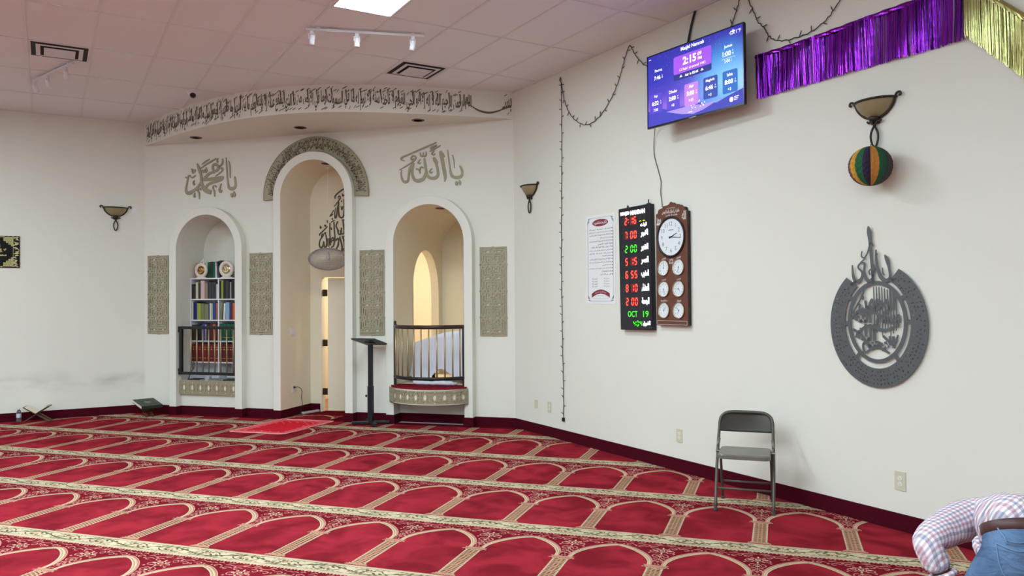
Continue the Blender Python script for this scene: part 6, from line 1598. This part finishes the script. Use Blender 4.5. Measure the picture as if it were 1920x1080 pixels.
MB().lathe([(0.0315, 0.068), (0.0318, 0.07), (0.0318, 0.118), (0.0315, 0.12)], 20).obj('paper_band', mat('bottle_band', (196, 200, 214), rough=0.5), bt, smooth=True)
MB().lathe([(0.015, 0.186), (0.0155, 0.188), (0.0155, 0.203), (0.0001, 0.204)], 16).obj('cap', M_white, bt)

# ------------------------------------------------------------------ framed picture at the left edge
pf = thing('framed_picture', 'black and gold framed Arabic picture at the left edge of the photo', 'picture', WL(1.93, 0, 2.393), ROT_L)
FW, FH = 0.3125, 0.2235
MB().box(-FW, FW, -0.018, -0.001, -FH, FH).obj('panel', mat('black_velvet', (18, 18, 20), rough=0.9), pf, bevel=0.002)
M_fg = mat('pale_gold_leaf', (184, 174, 120), rough=0.4, metal=0.45, var=0.15, scale=40)
mb = MB()
for x in (-0.235, 0.235): mb.box(x - 0.002, x + 0.002, -0.021, -0.018, -0.20, 0.20)
r2 = random.Random(21)
for sx in (-1, 1):
    for k in range(16):
        z = -0.2 + 0.4 * (k + 0.5) / 16
        x = sx * r2.uniform(0.25, 0.29)
        mb.stroke([(x - 0.024, z + r2.uniform(-0.012, 0.012), 0.007), (x, z + r2.uniform(-0.015, 0.015), 0.015), (x + 0.022, z + r2.uniform(-0.012, 0.012), 0.007)], -0.021, -0.018)
    for sz in (-1, 1):
        for i in range(5):
            for j in range(5):
                if i + j < 6: 
                    x, z = sx * (0.222 - 0.030 * i), sz * (0.185 - 0.024 * j)
                    if i * 0.030 + j * 0.024 < 0.115: mb.ring(rrect(x, z, 0.027, 0.021, 0.002, 1), rrect(x, z, 0.017, 0.011, 0.002, 1), -0.021, -0.018, closed=True).box(x - 0.005, x + 0.005, -0.021, -0.018, z - 0.003, z + 0.003)
for sz in (-1, 1):
    for k in range(22):
        x = -0.3 + 0.6 * (k + 0.5) / 22
        mb.stroke([(x - 0.013, sz * 0.205, 0.006), (x, sz * (0.205 + r2.uniform(-0.008, 0.008)), 0.012), (x + 0.013, sz * 0.207, 0.005)], -0.021, -0.018)
mb.obj('gold_pattern', M_fg, pf)
mb = MB()
text(mb, ar('الله'), 0, 0.085, w=0.16, h=0.05, y=-0.020, bold=0.04); text(mb, ar('لا إله إلا الله'), 0, 0.018, w=0.31, h=0.05, y=-0.020, bold=0.05); text(mb, ar('محمد رسول الله'), 0, -0.048, w=0.31, h=0.05, y=-0.020, bold=0.05)
mb.obj('gold_lettering', M_fg, pf)

# ------------------------------------------------------------------ folding chair
M_chair = mat('taupe_painted_steel', (84, 79, 71), rough=0.38, metal=0.15, var=0.04)
ch = thing('folding_chair', 'grey metal folding chair standing open near the right wall', 'chair', (8.748, -3.33, 0), math.radians(-3.5))
fx = 0.218
def side(sx): return [(sx * fx, -0.205, 0.012), (sx * fx, -0.05, 0.33), (sx * (fx - 0.004), 0.03, 0.49), (sx * (fx - 0.008), 0.115, 0.62)]
P = side(-1)
arc_top = [(-(fx - 0.010), 0.135, 0.655), (-(fx - 0.022), 0.152, 0.695), (-(fx - 0.055), 0.164, 0.722), (-(fx - 0.10), 0.169, 0.733)]
P = P + arc_top + [(0, 0.170, 0.736)] + [(-x, y, z) for x, y, z in reversed(arc_top)] + list(reversed(side(1)))
MB().tube(smooth(P, 4), 0.0125, 10).obj('front_frame', M_chair, ch, smooth=True)
for sx in (-1, 1):
    MB().tube([(sx * (fx - 0.020), 0.215, 0.012), (sx * (fx - 0.022), 0.06, 0.33), (sx * (fx - 0.024), -0.02, 0.45)], 0.011, 10).obj('rear_leg', M_chair, ch, smooth=True)
    MB().lathe([(0.0001, 0.0), (0.015, 0.001), (0.016, 0.022)], 10, (sx * fx, -0.205, 0)).obj('foot_cap', mat('grey_rubber', (70, 68, 66), rough=0.8), ch, smooth=True)
    MB().lathe([(0.0001, 0.0), (0.014, 0.001), (0.015, 0.022)], 10, (sx * (fx - 0.020), 0.215, 0)).obj('foot_cap', mat('grey_rubber', (70, 68, 66), rough=0.8), ch, smooth=True)
    MB().tube([(sx * (fx - 0.002), 0.012, 0.47), (sx * (fx - 0.012), 0.058, 0.53)], 0.018, 10, flat=0.6).obj('hinge_sleeve', mat('worn_steel', (128, 124, 118), rough=0.35, metal=0.5), ch, smooth=True)
    MB().tube([(sx * (fx + 0.012), -0.02, 0.44), (sx * (fx - 0.03), -0.02, 0.44)], 0.007, 8).obj('pivot_pin', mat('worn_steel', (128, 124, 118)), ch)
MB().tube([(-fx + 0.002, -0.13, 0.165), (fx - 0.002, -0.13, 0.165)], 0.0085, 8).obj('front_stretcher', M_chair, ch, smooth=True)
MB().tube([(-fx + 0.022, 0.145, 0.165), (fx - 0.022, 0.145, 0.165)], 0.0085, 8).obj('rear_stretcher', M_chair, ch, smooth=True)
# seat pan with rounded corners and a folded skirt
def rr2(hx, y0, y1, r, n=6):
    out = []
    for qx, qy, a0 in ((hx - r, y1 - r, 0), (-hx + r, y1 - r, PI / 2), (-hx + r, y0 + r, PI), (hx - r, y0 + r, 1.5 * PI)):
        for k in range(n + 1):
            a = a0 + PI / 2 * k / n; out.append((qx + r * math.cos(a), qy + r * math.sin(a)))
    return out
o1 = rr2(0.192, -0.235, 0.125, 0.05); o2 = rr2(0.198, -0.242, 0.130, 0.055); o3 = rr2(0.12, -0.15, 0.05, 0.04)
vs = [(x, y, 0.418) for x, y in o2] + [(x, y, 0.445) for x, y in o2] + [(x, y, 0.4545) for x, y in o1] + [(x, y, 0.450) for x, y in o3]
n = len(o1)
fs = []
for L in range(3):
    for i in range(n): fs.append((L * n + i, L * n + (i + 1) % n, (L + 1) * n + (i + 1) % n, (L + 1) * n + i))
fs.append(tuple(3 * n + i for i in range(n)))
MB().add(vs, fs).obj('seat', mat('seat_painted_steel', (116, 113, 104), rough=0.35, metal=0.15, var=0.05), ch)
# backrest: curved panel filling the top of the frame
vs, fs = [], []
NU, NV = 20, 8
for j in range(NV + 1):
    f = j / NV
    for i in range(NU + 1):
        s = -1 + 2 * i / NU
        z = 0.585 + 0.148 * f
        hw = fx - 0.010
        if z > 0.655: hw -= 0.5 * 0.06 * ((z - 0.655) / 0.078) ** 2 * 2.2
        y = 0.092 + (z - 0.585) * 0.56
        vs.append((s * hw, y + 0.028 * (1 - s * s) , z - 0.006 * (1 - s * s) * (1 - f)))
for j in range(NV):
    for i in range(NU): fs.append((j * (NU + 1) + i, j * (NU + 1) + i + 1, (j + 1) * (NU + 1) + i + 1, (j + 1) * (NU + 1) + i))
bk = MB().add(vs, fs).obj('backrest', mat('dark_taupe_steel', (60, 55, 48), rough=0.4, metal=0.1, var=0.04), ch, smooth=True)  # darker copy of the frame steel, shade painted into the backrest
so = bk.modifiers.new('sol', 'SOLIDIFY'); so.thickness = 0.006
mb = MB(); text(mb, 'SAMSONITE', 0, 0, w=0.13, h=0.016) if False else mb.stroke([(-0.065, 0.0, 0.003), (-0.04, 0.006, 0.005), (-0.01, -0.003, 0.004), (0.02, 0.005, 0.005), (0.06, -0.002, 0.003)], 0, 0.0004)
mb.xf(Matrix.Translation((0, 0.139, 0.672)) @ Matrix.Rotation(math.radians(-29), 4, 'X')).obj('worn_marking', mat('worn_mark_dark', (52, 50, 48), rough=0.6), ch)

# ------------------------------------------------------------------ ceiling fittings
M_diff = mat('diffuser_enamel', (214, 208, 212), rough=0.4, var=0.02)
def diffuser(a, b, label):
    t = thing('air_diffuser', label, 'air vent', GC(a + 0.5, b + 0.25), ROT_R, 'ceiling air diffusers')
    h = TB / 2 - 0.012
    def sq(o, i, zo, zi, nm, m):
        mb = MB(); O = [(-o, -o), (o, -o), (o, o), (-o, o)]; I = [(-i, -i), (i, -i), (i, i), (-i, i)]
        vs = [(x, y, zo) for x, y in O] + [(x, y, zi) for x, y in I]
        mb.add(vs, [(k, (k + 1) % 4, (k + 1) % 4 + 4, k + 4) for k in range(4)]).obj(nm, m, t)
    MB().box(-h, h, -h, h, -0.0014, -0.0006).obj('plenum', mat('duct_dark', (50, 48, 50), rough=0.9), t)  # flat dark plate, paints the shade of the recess behind the louvres
    sq(h, h - 0.025, -0.003, -0.003, 'outer_frame', M_diff)
    sq(h - 0.070, h - 0.112, -0.010, -0.013, 'inner_louvre', M_diff)
    MB().box(-h + 0.145, h - 0.145, -h + 0.145, h - 0.145, -0.023, -0.018).obj('centre_plate', M_diff, t)
diffuser(6, 0, 'square air diffuser in the ceiling right of the track light')
diffuser(0, 1, 'square air diffuser in the ceiling above the left wall')
def track(p, q, heads, label, box_at, aims):
    p, q = Vector(p), Vector(q); d = (q - p); L = d.length; rz = math.atan2(d.y, d.x)
    t = thing('track_light', label, 'track light', (p.x, p.y, HC), rz, 'track lights')
    MB().box(0, L, -0.017, 0.017, -0.040, -0.018).box(0.0, L, -0.006, 0.006, -0.041, -0.039).obj('track', M_steelw, t)
    for x in (0.12, L - 0.12): MB().box(x - 0.02, x + 0.02, -0.012, 0.012, -0.018, 0).obj('standoff', M_steelw, t)
    MB().box(box_at - 0.055, box_at + 0.055, -0.022, 0.022, -0.046, -0.014).obj('feed_box', M_steelw, t, bevel=0.003)
    for x, (ax, az) in zip(heads, aims):
        h = bpy.data.objects.new('spot_head', None); COL.objects.link(h); h.parent = t; h.location = (x, 0, -0.04)
        MB().box(-0.018, 0.018, -0.012, 0.012, -0.03, 0.0).obj('adapter', M_steelw, h, bevel=0.003)
        fk = MB()
        for sx in (-1, 1): fk.box(sx * 0.028 - 0.003, sx * 0.028 + 0.003, -0.008, 0.008, -0.085, -0.03)
        fk.box(-0.031, 0.031, -0.008, 0.008, -0.036, -0.030).obj('fork', M_steelw, h)
        R = Matrix.Translation((0, 0, -0.085)) @ Matrix.Rotation(az, 4, 'Z') @ Matrix.Rotation(ax, 4, 'X')
        MB().lathe([(0.012, 0.045), (0.026, 0.040), (0.026, -0.005), (0.028, -0.008), (0.028, -0.055), (0.024, -0.055), (0.022, -0.03), (0.0001, -0.028)], 16).xf(R).obj('lamp_can', M_steelw, h, smooth=True)
track((4.602, -3.049, 0), (5.641, -2.504, 0), (0.06, 0.50, 1.06), 'white track light with three spot heads below the lit ceiling panel', 0.26, ((0.15, 0.3), (0.0, 0), (0.25, 0.8)))
track((0.509, -2.419, 0), (1.526, -2.85, 0), (0.03, 0.40, 0.92), 'white track light with three spot heads below the left air diffuser', 0.62, ((0.5, 0.2), (0.6, 0.6), (0.7, 1.0)))
dc = thing('dome_camera', 'white security dome camera with black lens on the ceiling by the curved fascia', 'camera', (1.984, -1.407, HC), 0.3)
MB().lathe([(0.062, 0.0), (0.062, -0.03), (0.055, -0.036)], 24).obj('base', M_white, dc, smooth=True)
MB().sphere((0, -0.012, -0.040), 0.044, 20, 12).obj('eyeball', M_white, dc, smooth=True)
MB().lathe([(0.030, 0), (0.027, -0.010), (0.0001, -0.013)], 20).xf(Matrix.Translation((0.012, -0.036, -0.066)) @ Matrix.Rotation(math.radians(-42), 4, 'X') @ Matrix.Rotation(math.radians(-14), 4, 'Y')).obj('lens', mat('black_lens_glass', (14, 14, 18), rough=0.1, var=0), dc, smooth=True)
dc.scale = (1.3, 1.3, 1.3)
# ------------------------------------------------------------------ the person bending over at the right
M_skin = mat('dark_brown_skin', (74, 46, 36), rough=0.5, var=0.08, scale=20, **{'Subsurface Weight': 0.05})
M_hair = mat('black_hair', (16, 14, 14), rough=0.7, var=0.3, scale=120, bump=0.5)
def plaid():
    m = mat('plaid_cotton', (226, 218, 226), rough=0.85, var=0)
    nt = m.node_tree; n = nt.nodes; l = nt.links; p = n['Principled BSDF']
    tc = n.new('ShaderNodeTexCoord'); mp = n.new('ShaderNodeMapping')
    mp.inputs['Rotation'].default_value = (0.10, 0.15, -0.45)
    l.new(tc.outputs['Object'], mp.inputs[0])
    nz = n.new('ShaderNodeTexNoise'); nz.inputs['Scale'].default_value = 9; l.new(mp.outputs[0], nz.inputs['Vector'])
    wv = n.new('ShaderNodeVectorMath'); wv.operation = 'MULTIPLY_ADD'; wv.inputs[1].default_value = (0.016,) * 3
    l.new(nz.outputs['Color'], wv.inputs[0]); l.new(mp.outputs[0], wv.inputs[2])
    sp = n.new('ShaderNodeSeparateXYZ'); l.new(wv.outputs[0], sp.inputs[0])
    ad = n.new('ShaderNodeMath'); ad.operation = 'MULTIPLY_ADD'; ad.inputs[1].default_value = 0.8
    l.new(sp.outputs[2], ad.inputs[0]); l.new(sp.outputs[1], ad.inputs[2])
    prev = None
    def stripe(src, period, phase, width, col, prev):
        a = n.new('ShaderNodeMath'); a.operation = 'MULTIPLY_ADD'; a.inputs[1].default_value = 1 / period; a.inputs[2].default_value = phase
        l.new(src, a.inputs[0])
        f = n.new('ShaderNodeMath'); f.operation = 'FRACT'; l.new(a.outputs[0], f.inputs[0])
        r = ramp(nt, [(0.0, (1, 1, 1)), (width, (1, 1, 1)), (width + 0.06, (0, 0, 0))]); l.new(f.outputs[0], r.inputs[0])
        k = n.new('ShaderNodeMath'); k.operation = 'MULTIPLY'; k.inputs[1].default_value = 0.5; l.new(r.outputs[0], k.inputs[0])
        mx = n.new('ShaderNodeMix'); mx.data_type = 'RGBA'; mx.blend_type = 'MULTIPLY'
        mx.inputs[7].default_value = (*lin(col), 1)
        l.new(k.outputs[0], mx.inputs[0])
        if prev is None: mx.inputs[6].default_value = (*lin((232, 224, 232)), 1)
        else: l.new(prev, mx.inputs[6])
        return mx.outputs[2]
    B_, P_ = (118, 124, 148), (192, 120, 136)
    for src, ph in ((sp.outputs[0], 0.0), (ad.outputs[0], 0.3)):
        prev = stripe(src, 0.043, ph, 0.22, B_, prev)
        prev = stripe(src, 0.043, ph + 0.5, 0.22, P_, prev)
    l.new(prev, p.inputs['Base Color'])
    b = n.new('ShaderNodeBump'); b.inputs['Strength'].default_value = 0.5; b.inputs['Distance'].default_value = 0.03
    n2 = n.new('ShaderNodeTexNoise'); n2.inputs['Scale'].default_value = 13; n2.inputs['Detail'].default_value = 3; n2.inputs['Distortion'].default_value = 1.0
    l.new(tc.outputs['Object'], n2.inputs['Vector']); l.new(n2.outputs['Fac'], b.inputs['Height']); l.new(b.outputs['Normal'], p.inputs['Normal'])
    return m
def denim():
    m = mat('washed_denim', (112, 146, 186), rough=0.85, var=0.0)
    nt = m.node_tree; n = nt.nodes; l = nt.links; p = n['Principled BSDF']
    tc = n.new('ShaderNodeTexCoord')
    n1 = n.new('ShaderNodeTexNoise'); n1.inputs['Scale'].default_value = 7; n1.inputs['Detail'].default_value = 4
    n2 = n.new('ShaderNodeTexNoise'); n2.inputs['Scale'].default_value = 260
    l.new(tc.outputs['Object'], n1.inputs['Vector']); l.new(tc.outputs['Object'], n2.inputs['Vector'])
    r = ramp(nt, [(0.32, lin((58, 82, 118))), (0.68, lin((96, 126, 162)))]); l.new(n1.outputs['Fac'], r.inputs[0])
    mx = n.new('ShaderNodeMix'); mx.data_type = 'RGBA'; mx.blend_type = 'MULTIPLY'; mx.inputs[0].default_value = 0.25
    l.new(r.outputs[0], mx.inputs[6]); l.new(n2.outputs['Fac'], mx.inputs[7]); l.new(mx.outputs[2], p.inputs['Base Color'])
    b = n.new('ShaderNodeBump'); b.inputs['Strength'].default_value = 0.45; b.inputs['Distance'].default_value = 0.03
    n3 = n.new('ShaderNodeTexNoise'); n3.inputs['Scale'].default_value = 9; n3.inputs['Distortion'].default_value = 1.5
    mp = n.new('ShaderNodeMapping'); mp.inputs['Scale'].default_value = (1, 1, 2.2); l.new(tc.outputs['Object'], mp.inputs[0]); l.new(mp.outputs[0], n3.inputs['Vector'])
    l.new(n3.outputs['Fac'], b.inputs['Height']); l.new(b.outputs['Normal'], p.inputs['Normal'])
    return m
def skin_mesh(name, verts, edges, mats_, parent, root=0, sub=2):
    me = bpy.data.meshes.new(name); me.from_pydata([v[:3] for v in verts], edges, [])
    o = bpy.data.objects.new(name, me); COL.objects.link(o)
    md = o.modifiers.new('skin', 'SKIN'); md.use_smooth_shade = True; md.branch_smoothing = 0.6
    if not me.skin_vertices: 
        pass
    for i, v in enumerate(verts):
        sv = me.skin_vertices[0].data[i]; r = v[3]; r2_ = v[4] if len(v) > 4 else r
        sv.radius = (r, r2_); sv.use_root = (i == root)
    sb = o.modifiers.new('sub', 'SUBSURF'); sb.levels = sub; sb.render_levels = sub
    dg = bpy.context.evaluated_depsgraph_get(); dg.update()
    new = bpy.data.meshes.new_from_object(o.evaluated_get(dg))
    bpy.data.objects.remove(o)
    new.name = name
    new.materials.clear(); new.materials.append(mats_)
    new.polygons.foreach_set('use_smooth', [True] * len(new.polygons))
    o = bpy.data.objects.new(name, new); COL.objects.link(o); o.parent = parent
    return o
def chain(verts, edges, pts, start=None):
    prev = start
    for p in pts:
        verts.append(p); k = len(verts) - 1
        if prev is not None: edges.append((prev, k))
        prev = k
    return prev
CX = Vector((8.7484, -9.9684, 0)); RH = Vector((0.95962, 0.28132, 0)); FH_ = Vector((-0.28132, 0.95962, 0))
PO = CX + RH * 1.755 + FH_ * 2.75
per = thing('person', 'person in a plaid shirt and blue jeans bending far forward at the right edge', 'person', PO, math.radians(16.339))
V, Ed = [(0, 0.0, 0.80, 0.115)], []
sp_ = chain(V, Ed, [(0.008, 0.03, 0.87, 0.095), (0.052, 0.16, 0.85, 0.085), (0.115, 0.29, 0.815, 0.09), (0.175, 0.42, 0.765, 0.085)], 0)
nk = chain(V, Ed, [(0.215, 0.51, 0.69, 0.055), (0.235, 0.56, 0.63, 0.055)], sp_)
chain(V, Ed, [(0.285, 0.59, 0.57, 0.083), (0.29, 0.60, 0.50, 0.088), (0.29, 0.585, 0.43, 0.062)], nk)
def arm(sh, el, wr, hd, sg, st):
    a = chain(V, Ed, [(*sh, 0.046)], st)
    mid_ = [(sh[i] + el[i]) / 2 for i in range(3)]
    a = chain(V, Ed, [(*mid_, 0.041), (*el, 0.036)], a)
    m2 = [(el[i] * 0.6 + wr[i] * 0.4) for i in range(3)]
    a = chain(V, Ed, [(*m2, 0.037), (*wr, 0.025)], a)
    d = (Vector(hd) - Vector(wr)); d.normalize()
    sd = d.cross(Vector((0, 1, 0))); sd.normalize()
    bk = d.cross(sd)
    pm = Vector(wr) + d * 0.045
    pe = Vector(wr) + d * 0.085
    a = chain(V, Ed, [(*pm, 0.030, 0.018), (*pe, 0.034, 0.014)], a)
    for k, (o, L) in enumerate(((-0.030, 0.068), (-0.010, 0.078), (0.010, 0.073), (0.029, 0.056))):
        b0 = pe + sd * o + d * 0.012
        b1 = b0 + d * L * 0.45 + bk * 0.004; b2 = b1 + d * L * 0.32 + bk * 0.014; b3 = b2 + d * L * 0.2 + bk * 0.018
        chain(V, Ed, [(*b0, 0.0095), (*b1, 0.009), (*b2, 0.0082), (*b3, 0.007)], a)
    t0_ = pm + sd * (-0.028 * sg); t1_ = t0_ + d * 0.028 + sd * (-0.022 * sg) + bk * 0.008; t2_ = t1_ + d * 0.030 + bk * 0.010
    chain(V, Ed, [(*t0_, 0.012), (*t1_, 0.0105), (*t2_, 0.008)], a - 1)
LSH, LEL, LWR, LHD = (0.035, 0.42, 0.785), (-0.190, 0.27, 0.748), (-0.105, 0.22, 0.545), (-0.075, 0.20, 0.44)
RSH, REL, RWR, RHD = (0.335, 0.36, 0.785), (0.42, 0.27, 0.60), (0.285, 0.30, 0.42), (0.24, 0.31, 0.32)
arm(LSH, LEL, LWR, LHD, 1, sp_)
arm(RSH, REL, RWR, RHD, -1, sp_)
def legs(f, r):
    return [(f * 0.096, -0.02, 0.745, 0.103 * r), (f * 0.132, 0.02, 0.60, 0.092 * r), (f * 0.140, 0.06, 0.46, 0.064 * r), (f * 0.152, 0.02, 0.28, 0.060 * r), (f * 0.156, -0.01, 0.08, 0.045 * r)]
for f in (-1, 1):
    e = chain(V, Ed, legs(f, 0.86), 0)
    chain(V, Ed, [(f * 0.165, 0.10, 0.045, 0.036), (f * 0.172, 0.18, 0.04, 0.028)], e)
body = skin_mesh('body', V, Ed, M_skin, per)
# face and hair (turned down towards the floor)
fc = MB()
fc.sphere((0.25, 0.675, 0.492), 0.016, 10, 8, sc=(0.8, 1.3, 1.5))
for s in (-1, 1): fc.sphere((0.25 + s * 0.084, 0.60, 0.505), 0.022, 10, 8, sc=(0.5, 0.8, 1.3))
fc.sphere((0.25, 0.668, 0.455), 0.02, 10, 8, sc=(1.2, 0.5, 0.45))
fc.v = [(x + 0.04, y, z) for x, y, z in fc.v]
fc.obj('nose_mouth_ears', M_skin, per, smooth=True)
for s in (-1, 1): MB().sphere((0.29 + s * 0.032, 0.672, 0.522), 0.011, 10, 8).obj('eye', mat('eye_white', (226, 222, 214), rough=0.2), per, smooth=True)
hr = MB().sphere((0.287, 0.575, 0.545), 0.1, 24, 16, sc=(0.98, 0.95, 1.02))
hr.v = [(x, min(y, 0.652), z) for x, y, z in hr.v]
hr.obj('hair', M_hair, per, smooth=True)
# jeans
V, Ed = [(0, -0.015, 0.79, 0.138)], []
chain(V, Ed, [(0.004, 0.012, 0.85, 0.132), (0.008, 0.035, 0.893, 0.124)], 0)
for f in (-1, 1):
    chain(V, Ed, [(x, y, z, r) for x, y, z, r in legs(f, 1.05)[:4]] + [(f * 0.156, -0.01, 0.055, 0.068)], 0)
jeans = skin_mesh('jeans', V, Ed, denim(), per)
# shirt
V, Ed = [(0.004, -0.035, 0.898, 0.108)], []
s1 = chain(V, Ed, [(0.022, 0.07, 0.886, 0.120), (0.062, 0.18, 0.855, 0.122), (0.118, 0.29, 0.820, 0.130), (0.168, 0.40, 0.775, 0.126)], 0)
chain(V, Ed, [(0.205, 0.485, 0.712, 0.068)], s1)
for S_, E_, W_ in ((LSH, LEL, LWR), (RSH, REL, RWR)):
    m_ = [(S_[i] + E_[i]) / 2 for i in range(3)]; q = [(E_[i] * 0.72 + W_[i] * 0.28) for i in range(3)]; c_ = [(E_[i] * 0.44 + W_[i] * 0.56) for i in range(3)]
    chain(V, Ed, [(S_[0] * 0.6 + 0.168 * 0.4, S_[1] * 0.6 + 0.40 * 0.4, 0.785, 0.108), (*S_, 0.088), (*m_, 0.072), (*E_, 0.060), (*q, 0.056), (*c_, 0.052)], s1)
chain(V, Ed, [(0.0, 0.14, 0.765, 0.085), (0.04, 0.26, 0.72, 0.075)], 2)
M_pl = plaid()
shirt = skin_mesh('shirt', V, Ed, M_pl, per)
def ringtube(c, ax, r, w, n=40, flat=1.0):
    ax = Vector(ax).normalized(); u = ax.orthogonal().normalized(); v = ax.cross(u)
    return [Vector(c) + (u * math.cos(2 * PI * k / n) + v * math.sin(2 * PI * k / n)) * r for k in range(n)]
# cuffs, hem, belt
for S_, E_, W_ in ((LSH, LEL, LWR), (RSH, REL, RWR)):
    c_ = Vector(E_) * 0.44 + Vector(W_) * 0.56; ax = Vector(W_) - Vector(E_)
    MB().tube(ringtube(c_ + ax * 0.02, ax, 0.043, 0), 0.012, 8, closed=True).obj('cuff', M_pl, per, smooth=True)
bvj = None
from mathutils.bvhtree import BVHTree
def surf(o):
    return BVHTree.FromPolygons([v.co.copy() for v in o.data.vertices], [tuple(p.vertices) for p in o.data.polygons])
bv = surf(jeans)
def band(c, ax, a0, a1, off, n=60):
    """points where rays from a centre in the plane across ax leave the jeans"""
    ax = Vector(ax).normalized(); u = Vector((1, 0, 0)); u = (u - ax * u.dot(ax)).normalized(); v = u.cross(ax) * -1
    if v.z < 0: v = -v
    out = []
    for k in range(n):
        a = a0 + (a1 - a0) * k / n
        d = u * math.cos(a) + v * math.sin(a)
        h = bv.ray_cast(Vector(c) + d * 0.4, -d)
        r = (h[0] - Vector(c)).length if h[0] is not None else 0.12
        out.append((Vector(c) + d * (max(0.10, min(0.17, r)) + off), d))
    return out, ax
pts, ax = band((0.005, 0.014, 0.866), (0.05, 0.45, 0.89), 0, 2 * PI, 0.004)
mb = MB(); n = len(pts)
for p, d in pts:
    for o_, w_ in ((0.0, -0.019), (0.005, -0.016), (0.005, 0.016), (0.0, 0.019)): mb.v.append(tuple(p + d * o_ + ax * w_))
for k in range(n):
    for j in range(3): mb.f.append((4 * k + j, 4 * ((k + 1) % n) + j, 4 * ((k + 1) % n) + j + 1, 4 * k + j + 1)); mb.m.append(0)
mb.obj('belt', mat('brown_belt_leather', (74, 46, 44), rough=0.45, var=0.15), per, smooth=True)
def on_jeans(x, z, e=0.003):
    h = bv.ray_cast(Vector((x, -1.0, z)), Vector((0, 1, 0)))
    return (x, h[0].y - e, z) if h[0] is not None else None
M_seam = mat('denim_seam', (106, 136, 168), rough=0.85, var=0.05)
def seam(pts, r=0.0016):
    P = [on_jeans(x, z) for x, z in smooth(pts, 5)]; P = [p for p in P if p]
    return MB().tube(P, r, 6).obj('seam', M_seam, per, smooth=True) if len(P) > 1 else None
for s in (-1, 1):
    seam([(s * 0.022, 0.862), (s * 0.07, 0.852), (s * 0.122, 0.862)])
    seam([(s * 0.030, 0.835), (s * 0.034, 0.745), (s * 0.075, 0.728), (s * 0.115, 0.748), (s * 0.118, 0.84)])
    seam([(s * 0.030, 0.835), (s * 0.074, 0.825), (s * 0.118, 0.84)])
seam([(0.0, 0.885), (0.0, 0.80), (0.0, 0.73)])
for x in (0.012, -0.10, 0.115):
    P = [on_jeans(x, z, 0.011) for z in (0.90, 0.885, 0.865, 0.845)]
    P = [p for p in P if p]
    if len(P) > 1: MB().tube(P, 0.004, 6, flat=0.5).obj('belt_loop', M_seam, per, smooth=True)
# shoes
M_shoe = mat('dark_shoe', (40, 38, 40), rough=0.6)
for f in (-1, 1):
    V, Ed = [(f * 0.156, -0.03, 0.052, 0.045)], []
    chain(V, Ed, [(f * 0.160, 0.05, 0.046, 0.044), (f * 0.168, 0.13, 0.040, 0.042, 0.036), (f * 0.174, 0.19, 0.034, 0.034, 0.028)], 0)
    sh_ = skin_mesh('shoe', V, Ed, M_shoe, per, sub=1)
    for v in sh_.data.vertices: v.co.z = max(0.001, v.co.z)
for v in body.data.vertices: v.co.z = max(0.006, v.co.z)
